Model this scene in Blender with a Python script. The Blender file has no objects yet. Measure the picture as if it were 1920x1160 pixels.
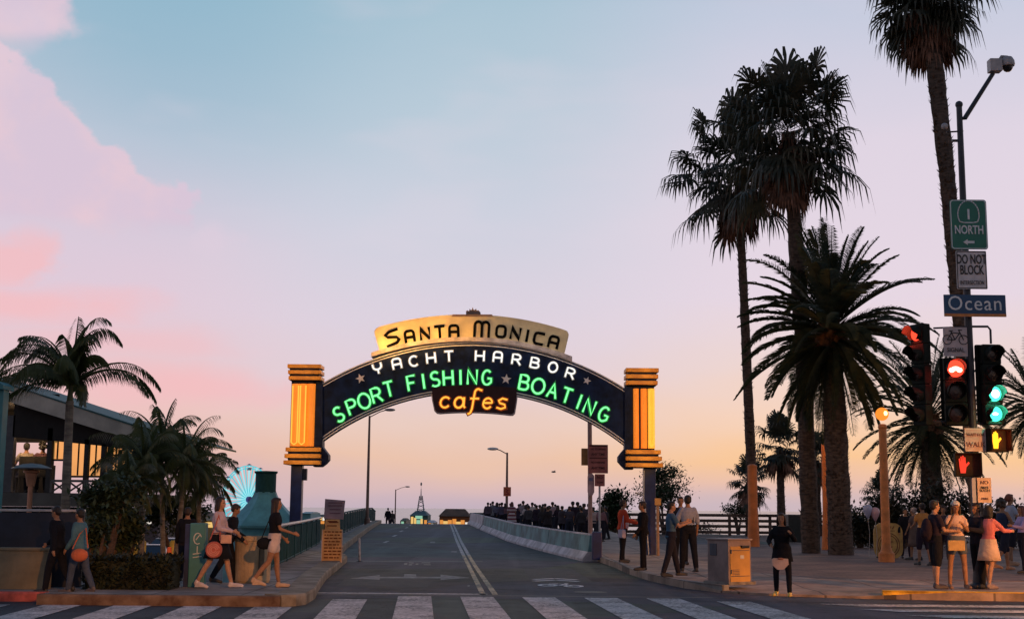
import bpy, bmesh, math, random
from mathutils import Vector, Matrix, Euler
R = math.radians
PI = math.pi
random.seed(7)
scn = bpy.context.scene
col = scn.collection

# ------------------------------------------------------------------ camera
F = 2500.0; CX, CY = 960.0, 580.0; EYE = 1.62
PITCH = math.atan(373.0 / F); ROLL = R(0.5)
cam_d = bpy.data.cameras.new('camera'); cam = bpy.data.objects.new('camera', cam_d); col.objects.link(cam)
cam_d.sensor_width = 36.0; cam_d.lens = 36.0 * F / 1920.0
cam_d.clip_start = 0.1; cam_d.clip_end = 60000
CM = Matrix.Rotation(PI / 2 + PITCH, 3, 'X') @ Matrix.Rotation(ROLL, 3, 'Z')
cam.location = (0, 0, EYE); cam.rotation_euler = CM.to_euler()
scn.camera = cam
scn.view_settings.view_transform = 'Standard'; scn.view_settings.look = 'None'
scn.view_settings.exposure = 0.0; scn.view_settings.gamma = 1.0

def ray(px, py): return CM @ Vector(((px - CX) / F, -(py - CY) / F, -1.0))
def P(px, py, Y):                     # world point seen at a pixel, at distance Y
    d = ray(px, py); t = Y / d.y
    return Vector((d.x * t, Y, EYE + d.z * t))
def G(px, py, z=0.0):                 # ground point seen at a pixel
    d = ray(px, py); t = (z - EYE) / d.z
    return Vector((d.x * t, d.y * t, z))

# ------------------------------------------------------------------ world
def s2l(c):
    r = []
    for v in c:
        v = v / 255.0
        r.append(v / 12.92 if v <= .04045 else ((v + .055) / 1.055) ** 2.4)
    return tuple(r)
world = bpy.data.worlds.new('World'); scn.world = world; world.use_nodes = True
wt = world.node_tree; wt.nodes.clear()
class NB:
    def __init__(s, nt): s.nt = nt
    def n(s, t, **k):
        o = s.nt.nodes.new(t)
        for a, b in k.items(): setattr(o, a, b)
        return o
    def m(s, op, a, b=None, c=None, clamp=False):
        o = s.n('ShaderNodeMath', operation=op, use_clamp=clamp)
        for i, v in enumerate((a, b, c)):
            if v is None: continue
            if isinstance(v, (int, float)): o.inputs[i].default_value = v
            else: s.nt.links.new(v, o.inputs[i])
        return o.outputs[0]
    def ss(s, v, lo, hi):
        o = s.n('ShaderNodeMapRange', interpolation_type='SMOOTHSTEP')
        s.nt.links.new(v, o.inputs[0]); o.inputs[1].default_value = lo; o.inputs[2].default_value = hi
        return o.outputs[0]
    def ramp(s, v, stops, lo, hi):
        a = s.n('ShaderNodeMapRange'); s.nt.links.new(v, a.inputs[0]); a.inputs[1].default_value = lo; a.inputs[2].default_value = hi
        r = s.n('ShaderNodeValToRGB'); s.nt.links.new(a.outputs[0], r.inputs[0])
        e = r.color_ramp.elements
        while len(e) > 1: e.remove(e[-1])
        for i, (p, c) in enumerate(stops):
            q = e[0] if i == 0 else e.new((p - lo) / (hi - lo))
            q.position = (p - lo) / (hi - lo); q.color = (*s2l(c), 1)
        return r.outputs[0]
    def mix(s, f, a, b, bt='MIX'):
        o = s.n('ShaderNodeMix', data_type='RGBA', blend_type=bt)
        for i, v in ((0, f), (6, a), (7, b)):
            if isinstance(v, (int, float)): o.inputs[i].default_value = v
            elif isinstance(v, tuple): o.inputs[i].default_value = (*v[:3], 1)
            else: s.nt.links.new(v, o.inputs[i])
        return o.outputs[2]
W = NB(wt)
tc = W.n('ShaderNodeTexCoord'); sp = W.n('ShaderNodeSeparateXYZ'); wt.links.new(tc.outputs['Generated'], sp.inputs[0])
X_, Y_, Z_ = sp.outputs
az = W.m('MULTIPLY', W.m('ARCTAN2', X_, Y_), 180 / PI)
el = W.m('MULTIPLY', W.m('ARCSINE', Z_), 180 / PI)
def nz(scale, detail, sx=1.0, sz=1.0):
    mp = W.n('ShaderNodeMapping'); mp.inputs['Scale'].default_value = (sx, sx, sz); wt.links.new(tc.outputs['Generated'], mp.inputs[0])
    t = W.n('ShaderNodeTexNoise'); t.inputs['Scale'].default_value = scale; t.inputs['Detail'].default_value = detail
    t.inputs['Roughness'].default_value = .55
    wt.links.new(mp.outputs[0], t.inputs[0]); return W.m('SUBTRACT', t.outputs[0], .5)
n1 = nz(11, 5); n2 = nz(5, 3, 1, 3.2); n3 = nz(26, 4, 1, 1.6)
elw = W.m('ADD', el, W.m('MULTIPLY', n2, 2.2))
azw = W.m('ADD', az, W.m('MULTIPLY', n1, 9.0))
azw = W.m('ADD', azw, W.m('MULTIPLY', n3, 3.6)); azw = W.m('ADD', azw, W.m('MULTIPLY', nz(70, 6), 1.3))
mid = W.ramp(elw, [(-1, (188, 172, 184)), (.15, (198, 178, 190)), (1.0, (217, 186, 186)), (2.1, (235, 195, 172)), (3.6, (234, 204, 192)), (5.6, (227, 207, 214)),
                   (8, (221, 210, 223)), (12.6, (206, 209, 223)), (17, (187, 204, 218)), (21.5, (170, 196, 212)), (35, (96, 134, 168)), (60, (62, 92, 132)), (90, (48, 74, 112))], -1, 90)
rgt = W.ramp(elw, [(-1, (200, 180, 188)), (.2, (206, 184, 190)), (1.0, (234, 192, 174)), (2.3, (252, 201, 150)), (4, (247, 211, 188)), (6, (238, 214, 209)),
                   (9, (231, 215, 227)), (15, (224, 213, 227)), (21, (196, 203, 222)), (35, (104, 132, 166)), (60, (64, 92, 132)), (90, (48, 74, 112))], -1, 90)
lft = W.ramp(elw, [(-1, (200, 175, 182)), (.2, (206, 176, 182)), (2, (228, 184, 178)), (4, (236, 196, 192)), (6, (230, 201, 208)), (8.2, (225, 203, 217)),
                   (11, (219, 203, 219)), (15, (200, 204, 219)), (21, (158, 188, 207)), (35, (96, 134, 168)), (60, (62, 92, 132)), (90, (48, 74, 112))], -1, 90)
sky = W.mix(W.ss(az, -1, 12), mid, rgt)
sky = W.mix(W.ss(az, -6, -17), sky, lft)
def blob(a0, e0, ra, re, soft=.6, A=None, E=None):
    A = A or azw; E = E or elw
    dx = W.m('DIVIDE', W.m('SUBTRACT', A, a0), ra); dy = W.m('DIVIDE', W.m('SUBTRACT', E, e0), re)
    d = W.m('SQRT', W.m('ADD', W.m('MULTIPLY', dx, dx), W.m('MULTIPLY', dy, dy)))
    return W.ss(d, 1 + soft, 1 - soft)
teal = blob(-14.5, 19.8, 7.0, 5.2, .95, az, el)
sky = W.mix(W.m('MULTIPLY', teal, .55), sky, s2l((136, 180, 202)))
# the big cloud bank on the left: bounded by a slanting edge above and a soft flat base
edge = W.m('SUBTRACT', W.m('ADD', W.m('MULTIPLY', el, -1.27), 1.6), azw)     # > 0 left of the slanting edge
edge = W.m('MINIMUM', edge, W.m('SUBTRACT', -14.9, azw))
c1 = W.m('MULTIPLY', W.ss(edge, -.3, .55), W.ss(W.m('ADD', el, W.m('MULTIPLY', n3, 1.2)), 11.0, 12.0))
c1 = W.m('MULTIPLY', c1, W.ss(el, 19.4, 18.2))
c2 = blob(-21.6, 20.6, 2.6, 2.0, .35)
c3 = blob(-12.8, 10.9, 1.5, .75, .6)
cl = W.m('MAXIMUM', c1, c2)
cc = W.mix(W.ss(n1, -.12, .16), s2l((218, 198, 216)), s2l((238, 203, 210)))
sky = W.mix(W.m('MULTIPLY', cl, .94), sky, cc)
sky = W.mix(W.m('MULTIPLY', c3, .5), sky, s2l((224, 206, 221)))
pk = W.m('MAXIMUM', blob(-21.0, 9.7, 1.5, 1.0, .6), blob(-20.2, 7.9, 3.6, .7, .8))
pk = W.m('MAXIMUM', pk, blob(-13.8, 5.0, 4.0, .75, .8))
pk = W.m('MAXIMUM', pk, W.m('MULTIPLY', blob(-16, 6.6, 3.5, .6, .8), .6))
sky = W.mix(W.m('MULTIPLY', pk, .75), sky, s2l((246, 189, 192)))
wsp = W.m('MULTIPLY', W.ss(n2, .02, .22), W.ss(el, 3, 9))
sky = W.mix(W.m('MULTIPLY', wsp, .22), sky, s2l((230, 214, 226)))
back = W.m('MULTIPLY_ADD', W.ss(Y_, -.7, .55), .45, .55)
bg = W.n('ShaderNodeBackground'); wt.links.new(sky, bg.inputs[0]); wt.links.new(back, bg.inputs[1])
wo = W.n('ShaderNodeOutputWorld'); wt.links.new(bg.outputs[0], wo.inputs[0])

# the sun has just gone: only a faint, very soft warm push from the west
sd = bpy.data.lights.new('sun', 'SUN'); sun = bpy.data.objects.new('sun', sd); col.objects.link(sun)
sd.energy = .12; sd.angle = R(20); sd.color = (1, .62, .42)
sun.rotation_euler = (R(85), 0, R(180 - 25))

# ------------------------------------------------------------------ helpers
M = {}
def mat(name, c, rough=.7, var=.12, scale=6, bump=0.0, metal=0.0, emit=None, es=1.0, spec=.5, stretch=None, c2=None, bscale=None, transl=0.0):
    if name in M: return M[name]
    m = bpy.data.materials.new(name); m.use_nodes = True; nt = m.node_tree; b = nt.nodes['Principled BSDF']; N = NB(nt)
    b.inputs['Roughness'].default_value = rough; b.inputs['Metallic'].default_value = metal
    b.inputs['Specular IOR Level'].default_value = spec
    t = N.n('ShaderNodeTexCoord'); mp = N.n('ShaderNodeMapping'); nt.links.new(t.outputs['Object'], mp.inputs[0])
    if stretch: mp.inputs['Scale'].default_value = stretch
    no = N.n('ShaderNodeTexNoise'); no.inputs['Scale'].default_value = scale; no.inputs['Detail'].default_value = 5; no.inputs['Roughness'].default_value = .6
    nt.links.new(mp.outputs[0], no.inputs[0])
    lo = tuple(x * (1 - var * 1.6) for x in c); hi = c2 if c2 else tuple(min(1, x * (1 + var * 1.6)) for x in c)
    f = N.ss(no.outputs[0], .3, .7)
    nt.links.new(N.mix(f, lo, hi), b.inputs['Base Color'])
    if bump:
        n2 = N.n('ShaderNodeTexNoise'); n2.inputs['Scale'].default_value = bscale or scale * 6; n2.inputs['Detail'].default_value = 3
        nt.links.new(mp.outputs[0], n2.inputs[0])
        bp = N.n('ShaderNodeBump'); bp.inputs['Strength'].default_value = bump; bp.inputs['Distance'].default_value = .02
        nt.links.new(n2.outputs[0], bp.inputs['Height']); nt.links.new(bp.outputs[0], b.inputs['Normal'])
    if emit:
        b.inputs['Emission Color'].default_value = (*emit, 1); b.inputs['Emission Strength'].default_value = es
    if transl:
        tr = N.n('ShaderNodeBsdfTranslucent'); tr.inputs[0].default_value = (*[min(1, x * 1.5) for x in c], 1)
        ms = N.n('ShaderNodeMixShader'); ms.inputs[0].default_value = transl
        nt.links.new(b.outputs[0], ms.inputs[1]); nt.links.new(tr.outputs[0], ms.inputs[2])
        nt.links.new(ms.outputs[0], nt.nodes['Material Output'].inputs[0])
    M[name] = m
    return m
def emis(name, c, s):
    if name in M: return M[name]
    m = bpy.data.materials.new(name); m.use_nodes = True; nt = m.node_tree; nt.nodes.clear()
    e = nt.nodes.new('ShaderNodeEmission'); e.inputs[0].default_value = (*c, 1); e.inputs[1].default_value = s
    o = nt.nodes.new('ShaderNodeOutputMaterial'); nt.links.new(e.outputs[0], o.inputs[0]); M[name] = m
    return m

def tag(o, label=None, cat=None, group=None, kind=None):
    if label: o['label'] = label
    if cat: o['category'] = cat
    if group: o['group'] = group
    if kind: o['kind'] = kind
    return o
def empty(name, loc=(0, 0, 0), rz=0.0, label=None, cat=None, group=None):
    o = bpy.data.objects.new(name, None); col.objects.link(o); o.location = loc; o.rotation_euler = (0, 0, rz)
    o.empty_display_size = .2
    return tag(o, label, cat, group)
def build(name, bm, m, parent=None, smooth=False, loc=None):
    me = bpy.data.meshes.new(name)
    bmesh.ops.recalc_face_normals(bm, faces=bm.faces[:])
    if smooth:
        for f in bm.faces: f.smooth = True
    bm.to_mesh(me); bm.free()
    o = bpy.data.objects.new(name, me); col.objects.link(o)
    for x in (m if isinstance(m, (list, tuple)) else [m]): me.materials.append(x)
    if parent: o.parent = parent
    if loc: o.location = loc
    return o
def buildv(name, vs, fs, m, parent=None, smooth=False):
    me = bpy.data.meshes.new(name); me.from_pydata(vs, [], fs); me.update()
    if smooth:
        for f in me.polygons: f.use_smooth = True
    o = bpy.data.objects.new(name, me); col.objects.link(o)
    for x in (m if isinstance(m, (list, tuple)) else [m]): me.materials.append(x)
    if parent: o.parent = parent
    return o
def struct(o): o['kind'] = 'structure'; return o
def NBM(): return bmesh.new()
def box(bm, c, s, rz=0.0, bev=0.0, rot=None):
    mt = Matrix.Translation(c) @ (rot.to_4x4() if rot else Matrix.Rotation(rz, 4, 'Z')) @ Matrix.Diagonal((s[0], s[1], s[2], 1))
    r = bmesh.ops.create_cube(bm, size=1.0, matrix=mt)
    if bev:
        es = list({e for v in r['verts'] for e in v.link_edges})
        bmesh.ops.bevel(bm, geom=es, offset=bev, segments=2, affect='EDGES', profile=.6)
def frame_of(d, up=Vector((0, 0, 1))):
    d = d.normalized()
    if abs(d.dot(up)) > .98: up = Vector((0, 1, 0))
    s = d.cross(up).normalized(); u = s.cross(d).normalized()
    return s, u
def tube(bm, pts, r, n=8, cap=True, ry=None, up=Vector((0, 0, 1)), mi=0):
    pts = [Vector(p) for p in pts]; k = len(pts)
    rs = r if isinstance(r, (list, tuple)) else [r] * k
    rys = ry if isinstance(ry, (list, tuple)) else ([ry] * k if ry else rs)
    rings = []
    s0 = None
    for i, p in enumerate(pts):
        d = (pts[min(i + 1, k - 1)] - pts[max(i - 1, 0)])
        if s0 is None: s, u = frame_of(d, up)
        else:
            d = d.normalized(); s = (s0 - d * s0.dot(d))
            s = s.normalized() if s.length > 1e-6 else frame_of(d, up)[0]
            u = s.cross(d).normalized()
        s0 = s
        rings.append([bm.verts.new(p + s * (rs[i] * math.cos(2 * PI * j / n)) + u * (rys[i] * math.sin(2 * PI * j / n))) for j in range(n)])
    for i in range(k - 1):
        for j in range(n):
            f = bm.faces.new((rings[i][j], rings[i][(j + 1) % n], rings[i + 1][(j + 1) % n], rings[i + 1][j])); f.material_index = mi
    if cap:
        bm.faces.new(rings[0][::-1]).material_index = mi; bm.faces.new(rings[-1]).material_index = mi
def sph(bm, c, r, u=12, v=8, rot=None):
    if not isinstance(r, (list, tuple)): r = (r, r, r)
    mt = Matrix.Translation(c) @ (rot.to_4x4() if rot else Matrix.Identity(4)) @ Matrix.Diagonal((*r, 1))
    bmesh.ops.create_uvsphere(bm, u_segments=u, v_segments=v, radius=1.0, matrix=mt)
def lathe(bm, prof, c=(0, 0, 0), n=16, rz=0.0):
    c = Vector(c); rings = []
    for r, z in prof:
        rings.append([bm.verts.new(c + Vector((max(r, 1e-4) * math.cos(2 * PI * j / n + rz), max(r, 1e-4) * math.sin(2 * PI * j / n + rz), z))) for j in range(n)])
    for i in range(len(prof) - 1):
        for j in range(n): bm.faces.new((rings[i][j], rings[i][(j + 1) % n], rings[i + 1][(j + 1) % n], rings[i + 1][j]))
    bm.faces.new(rings[0][::-1]); bm.faces.new(rings[-1])
def prism(bm, pts, y0, y1):           # polygon in x,z extruded along y
    a = [bm.verts.new((x, y0, z)) for x, z in pts]; b = [bm.verts.new((x, y1, z)) for x, z in pts]
    k = len(pts); bm.faces.new(a); bm.faces.new(b[::-1])
    for i in range(k): bm.faces.new((a[i], b[i], b[(i + 1) % k], a[(i + 1) % k]))
def slab(bm, pts, z0, z1):            # polygon in x,y extruded along z
    a = [bm.verts.new((p[0], p[1], z0)) for p in pts]; b = [bm.verts.new((p[0], p[1], z1 if not callable(z1) else z1(p))) for p in pts]
    k = len(pts); bm.faces.new(a[::-1]); bm.faces.new(b)
    for i in range(k): bm.faces.new((a[i], a[(i + 1) % k], b[(i + 1) % k], b[i]))
def text(name, s, size, m, parent, loc, sx=1.0, ext=.004, rz=0.0, align='CENTER', bold=0.0, spacing=1.0):
    c = bpy.data.curves.new(name, 'FONT'); c.body = s; c.size = size; c.extrude = ext; c.offset = bold
    c.align_x = align; c.align_y = 'CENTER'; c.space_line = .82; c.resolution_u = 3; c.space_character = spacing
    t = bpy.data.objects.new('tmp', c); col.objects.link(t)
    bpy.context.view_layer.update()
    me = bpy.data.meshes.new_from_object(t.evaluated_get(bpy.context.evaluated_depsgraph_get()))
    bpy.data.objects.remove(t); bpy.data.curves.remove(c)
    me.transform(Matrix.Rotation(rz, 4, 'Z') @ Matrix.Rotation(PI / 2, 4, 'X') @ Matrix.Diagonal((sx, 1, 1, 1)))
    me.materials.clear(); me.materials.append(m)
    o = bpy.data.objects.new(name, me); col.objects.link(o); o.parent = parent; o.location = loc
    return o
def copy_tree(o, parent=None):
    c = o.copy(); col.objects.link(c)
    if parent: c.parent = parent
    for ch in KIDS.get(o.name, []) or [x for x in o.children]: copy_tree(ch, c)
    return c
KIDS = {}
def rrect(cx, cz, w, h, r, n=4):
    pts = []
    for (sx, sz, a0) in ((1, 1, 0), (-1, 1, 90), (-1, -1, 180), (1, -1, 270)):
        for i in range(n + 1):
            a = R(a0 + 90 * i / n); pts.append((cx + sx * (w / 2 - r) + r * math.cos(a), cz + sz * (h / 2 - r) + r * math.sin(a)))
    return pts

# ------------------------------------------------------------------ terrain
CREST = 104.0
def zr(y):
    if y < 32: return 0.0
    if y <= CREST:
        t = (y - 32) / (CREST - 32); return .42 * t * t * (3 - 2 * t) if t < .5 else .42 * (t * t * (3 - 2 * t))
    return max(-8.0, .42 - .04 * (y - CREST) - .0006 * (y - CREST) ** 2) if y < 230 else -8.0
def lerp(a, b, t): return a + (b - a) * t
def pl(tab, y):
    if y <= tab[0][0]: return tab[0][1]
    for (a, b), (c, d) in zip(tab, tab[1:]):
        if y <= c: return lerp(b, d, (y - a) / (c - a))
    return tab[-1][1]
RAIL = [(26.5, -5.15), (33, -5.7), (52, -7.25), (98, -10.3), (230, -18)]      # left railing line X(Y)
BARR = [(42, 2.25), (50, 1.2), (61, -.1), (83, -1.9), (CREST, -3.3), (230, -11.5)]  # right barrier foot X(Y)
asphalt = mat('asphalt', (.036, .047, .05), .62, .2, .55, .5, bscale=60, spec=.26)
# worn asphalt with patches and cracks
nt = asphalt.node_tree; N = NB(nt); b = nt.nodes['Principled BSDF']
t = N.n('ShaderNodeTexCoord'); v = N.n('ShaderNodeTexVoronoi', feature='DISTANCE_TO_EDGE'); v.inputs['Scale'].default_value = .33
wn = N.n('ShaderNodeTexNoise'); wn.inputs['Scale'].default_value = 1.4; wn.inputs['Detail'].default_value = 6
nt.links.new(t.outputs['Object'], wn.inputs[0])
va = N.n('ShaderNodeVectorMath', operation='ADD'); vs_ = N.n('ShaderNodeVectorMath', operation='SCALE'); vs_.inputs['Scale'].default_value = 1.5
nt.links.new(wn.outputs['Color'], vs_.inputs[0]); nt.links.new(t.outputs['Object'], va.inputs[0]); nt.links.new(vs_.outputs[0], va.inputs[1])
nt.links.new(va.outputs[0], v.inputs['Vector'])
crack = N.ss(v.outputs['Distance'], .012, .0)
fine = N.n('ShaderNodeTexNoise'); fine.inputs['Scale'].default_value = 45; fine.inputs['Detail'].default_value = 2; nt.links.new(t.outputs['Object'], fine.inputs[0])
old = b.inputs['Base Color'].links[0].from_socket
grain = N.mix(N.ss(fine.outputs[0], .35, .7), old, (.08, .086, .083))
grain2 = N.mix(.35, old, grain)
nt.links.new(N.mix(N.m('MULTIPLY', crack, .8), grain2, (.012, .012, .014)), b.inputs['Base Color'])
nt.links.new(N.m('MULTIPLY_ADD', wn.outputs[0], .25, .58), b.inputs['Roughness'])
concrete = mat('concrete', (.27, .25, .23), .8, .24, 1.3, .35, bscale=30)
paving = mat('plaza_paving', (.19, .115, .09), .75, .25, .7, .3, bscale=12)  # reddened: some lamp warmth is put into the paving colour
faint_p = mat('faded_road_paint', (.22, .22, .215), .7, .35, 5)
def joints(m, w, h, mortar, dark=.35, off=0.0):
    # slab joints, gum spots and stains over a paving colour
    nt = m.node_tree; N = NB(nt); b = nt.nodes['Principled BSDF']; t = N.n('ShaderNodeTexCoord'); old = b.inputs['Base Color'].links[0].from_socket
    br = N.n('ShaderNodeTexBrick'); br.offset = off; br.inputs['Scale'].default_value = 1.0; br.inputs['Brick Width'].default_value = w; br.inputs['Row Height'].default_value = h
    br.inputs['Mortar Size'].default_value = mortar; br.inputs['Color1'].default_value = (1, 1, 1, 1); br.inputs['Color2'].default_value = (.78, .78, .78, 1); br.inputs['Mortar'].default_value = (dark, dark, dark, 1)
    nt.links.new(t.outputs['Object'], br.inputs[0])
    c = N.mix(1.0, old, br.outputs['Color'], 'MULTIPLY')
    v = N.n('ShaderNodeTexVoronoi'); v.inputs['Scale'].default_value = 2.2; nt.links.new(t.outputs['Object'], v.inputs['Vector'])
    c = N.mix(N.m('MULTIPLY', N.ss(v.outputs['Distance'], .1, .06), .55), c, (.03, .03, .03))
    s = N.n('ShaderNodeTexNoise'); s.inputs['Scale'].default_value = .5; s.inputs['Detail'].default_value = 7; s.inputs['Roughness'].default_value = .7; nt.links.new(t.outputs['Object'], s.inputs[0])
    nt.links.new(N.mix(N.m('MULTIPLY', N.ss(s.outputs[0], .52, .68), .5), c, (.05, .045, .04)), b.inputs['Base Color'])
warmc = mat('lamp_warmed_concrete', (.36, .26, .2), .8, .24, 1.3, .35, bscale=30)  # concrete again, with the street lamp's warm light put into the tint
joints(concrete, 1.5, 1.5, .022); joints(warmc, 1.5, 1.5, .022); joints(paving, .62, .31, .02, .45, .5)
# oil stains and tyre-worn tracks on the asphalt
nt = asphalt.node_tree; N = NB(nt); b = nt.nodes['Principled BSDF']; t = N.n('ShaderNodeTexCoord'); old = b.inputs['Base Color'].links[0].from_socket
s = N.n('ShaderNodeTexNoise'); s.inputs['Scale'].default_value = .9; s.inputs['Detail'].default_value = 8; s.inputs['Roughness'].default_value = .72; nt.links.new(t.outputs['Object'], s.inputs[0])
c = N.mix(N.m('MULTIPLY', N.ss(s.outputs[0], .52, .62), .7), old, (.013, .014, .015))
mp = N.n('ShaderNodeMapping'); mp.inputs['Scale'].default_value = (1.1, .035, 1); nt.links.new(t.outputs['Object'], mp.inputs[0])
s2 = N.n('ShaderNodeTexNoise'); s2.inputs['Scale'].default_value = 1.0; s2.inputs['Detail'].default_value = 4; nt.links.new(mp.outputs[0], s2.inputs[0])
c = N.mix(N.m('MULTIPLY', N.ss(s2.outputs[0], .48, .66), .6), c, (.1, .105, .1))
v = N.n('ShaderNodeTexVoronoi'); v.inputs['Scale'].default_value = .16; nt.links.new(t.outputs['Object'], v.inputs['Vector'])
nt.links.new(N.mix(.5, c, v.outputs['Color'], 'SOFT_LIGHT'), b.inputs['Base Color'])
hs = N.n('ShaderNodeHueSaturation'); hs.inputs['Saturation'].default_value = .55; nt.links.new(b.inputs['Base Color'].links[0].from_socket, hs.inputs['Color']); nt.links.new(hs.outputs[0], b.inputs['Base Color'])
kerbm = mat('kerb_concrete', (.36, .27, .16), .8, .4, 2.2, .4, c2=(.30, .26, .2))
redk = mat('red_kerb', (.42, .09, .07), .7, .3, 3)
orangek = mat('orange_kerb', (.30, .11, .04), .75, .5, 2.5, c2=(.22, .15, .1))
yelk = mat('yellow_kerb', (.75, .4, .03), .7, .3, 3)
white_p = mat('white_road_paint', (.58, .54, .53), .7, .2, 3, .3, c2=(.7, .66, .65))
yel_p = mat('yellow_road_paint', (.62, .5, .3), .7, .2, 3)
dirt = mat('ground', (.06, .055, .05), .9, .3, .5)
# worn paint: flakes show the asphalt
for pm in (white_p, yel_p):
    nt = pm.node_tree; N = NB(nt); b = nt.nodes['Principled BSDF']; t = N.n('ShaderNodeTexCoord')
    a = N.n('ShaderNodeTexNoise'); a.inputs['Scale'].default_value = 14; a.inputs['Detail'].default_value = 8; a.inputs['Roughness'].default_value = .75
    nt.links.new(t.outputs['Object'], a.inputs[0])
    a2 = N.n('ShaderNodeTexNoise'); a2.inputs['Scale'].default_value = 1.1; nt.links.new(t.outputs['Object'], a2.inputs[0])
    w_ = N.m('ADD', a.outputs[0], N.m('MULTIPLY', a2.outputs[0], .35))
    nt.links.new(N.mix(N.m('MULTIPLY', N.ss(w_, .655, .76), .92), b.inputs['Base Color'].links[0].from_socket, (.075, .08, .08)), b.inputs['Base Color'])

def hg(x, y):
    top = -.06
    if y <= 24: return top
    rx = pl(RAIL, y) - .4
    def fall(y, a, b, z0, z1):
        t = max(0, min(1, (y - a) / (b - a))); return z0 + (z1 - z0) * (t * t * (3 - 2 * t))
    if x < rx - .1:
        z = fall(y, 29, 33, top, -1.5)
        if y > 95: z = fall(y, 95, 130, -1.5, -12)
    else:
        z = top + (zr(y) if y < CREST and x < 14 else 0) - (.1 if y > 30 else 0)
        if y > 84 and x > pl(BARR, y) + 5.5: z = fall(y, 84, 112, z, -12)
        elif y > CREST: z = fall(y, CREST, 125, .2, -12)
    if y > 130: z = fall(y, 130, 420, -12, -15)
    return z
def grid(xs, ys, fz):
    vs = [(x if not callable(x) else x(y), y, fz(x if not callable(x) else x(y), y)) for y in ys for x in xs]
    k = len(xs); fs = [(j * k + i, j * k + i + 1, (j + 1) * k + i + 1, (j + 1) * k + i) for j in range(len(ys) - 1) for i in range(k - 1)]
    return vs, fs
xs = [-30000, -6000, -1500, -500, -250, -120, -70] + [-50 + 1.0 * i for i in range(91)] + [60, 80, 120, 250, 500, 1500, 6000, 30000]
ys = [-2000, -400, -80, -30, 0, 12] + [22 + 1.5 * i for i in range(78)] + [145, 160, 180, 220, 300, 420, 900, 3000, 12000, 40000]
struct(buildv('ground', *grid(xs, ys, hg), dirt, smooth=True))
sea_m = mat('sea', (.3, .29, .36), .2, .1, .02, .12, bscale=.35, spec=.7)
struct(buildv('sea', *grid([-40000, -4000, -400, 0, 400, 4000, 40000], [190, 400, 1000, 3000, 10000, 45000], lambda x, y: -13.3), sea_m))

# road: the cross street and the ramp up to the bridge are sheets 4 mm above one another
struct(buildv('road', *grid([-90, -20, 0, 20, 90], [-25, 0, 15, 26.2], lambda x, y: 0.0), asphalt))
ysr = [24.5 + i * 2.5 for i in range(33)] + [106, 108, 112, 118, 126, 140, 160, 190, 230]
struct(buildv('bridge_road', *grid([lambda y: pl(RAIL, y) - .3, lambda y: (pl(RAIL, y) + pl(BARR, y)) / 2, lambda y: pl(BARR, y) + .3, lambda y: (pl(BARR, y) + 5.5 if y > 70 else 12)], ysr,
       lambda x, y: zr(y) + .004), asphalt))

def px2(pts, z): return [(G(a, b_, z).x, G(a, b_, z).y) for a, b_ in pts]
# ---- left pavement with its kerb
KL = [(-26, 23.05), (-7.85, 23.05), (-7.75, 22.35), (-3.75, 22.3)] + [(-3.55, 22.5), (-3.45, 22.9)]
nose = [(-3.5, 24.3), (-3.75, 26.5), (-4.15, 30.5), (-4.55, 36), (-4.85, 40.2), (-5.05, 41.4), (-5.35, 41.9)]
line = [(pl(RAIL, y) + o, y) for y, o in ((44, 1.05), (50, 1.0), (60, .95), (75, .85), (90, .8), (103, .75))]
left_out = KL + nose + line
left_in = [(pl(RAIL, y) - .35, y) for y in (103, 90, 75, 60, 44, 33, 26.5)] + [(-26, 26.5)]
bm = NBM(); slab(bm, left_out + left_in, -.3, lambda p: zr(p[1]) + .15)
struct(build('left_pavement', bm, concrete))
def kerb_strip(name, pts, w, m, h=.16, flat=False):
    """kerb stone run: a real step standing 6 mm proud of the pavement, outer side first"""
    vs = []; fs = []
    for i, (x, y) in enumerate(pts):
        a = Vector(pts[max(0, i - 1)]); b_ = Vector(pts[min(len(pts) - 1, i + 1)]); d = (b_ - a).normalized(); nrm = Vector((-d.y, d.x))
        z = zr(y)
        o = Vector((x, y)) - nrm * .03; o2 = Vector((x, y)) - nrm * .012; i_ = Vector((x, y)) + nrm * w
        vs += [(o.x, o.y, -.05), (o.x, o.y, z + h * .8), (o2.x, o2.y, z + h), (i_.x, i_.y, z + h), (i_.x, i_.y, z - .05)]
    k = len(pts)
    for i in range(k - 1):
        for j in range(4): fs.append((i * 5 + j, i * 5 + j + 1, i * 5 + 6 + j, i * 5 + 5 + j))
    fs.append((0, 1, 2, 3, 4)); fs.append(tuple((k - 1) * 5 + j for j in (4, 3, 2, 1, 0)))
    return struct(buildv(name, vs, fs, m))
kerb_strip('kerb_red', KL[:2], .16, redk)
kerb_strip('kerb_orange', KL[2:4], .2, orangek, .17)
kerb_strip('kerb_left_corner', KL[3:] + nose, .45, kerbm, .19)
kerb_strip('kerb_bridge', line, .4, kerbm, .26)
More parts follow.
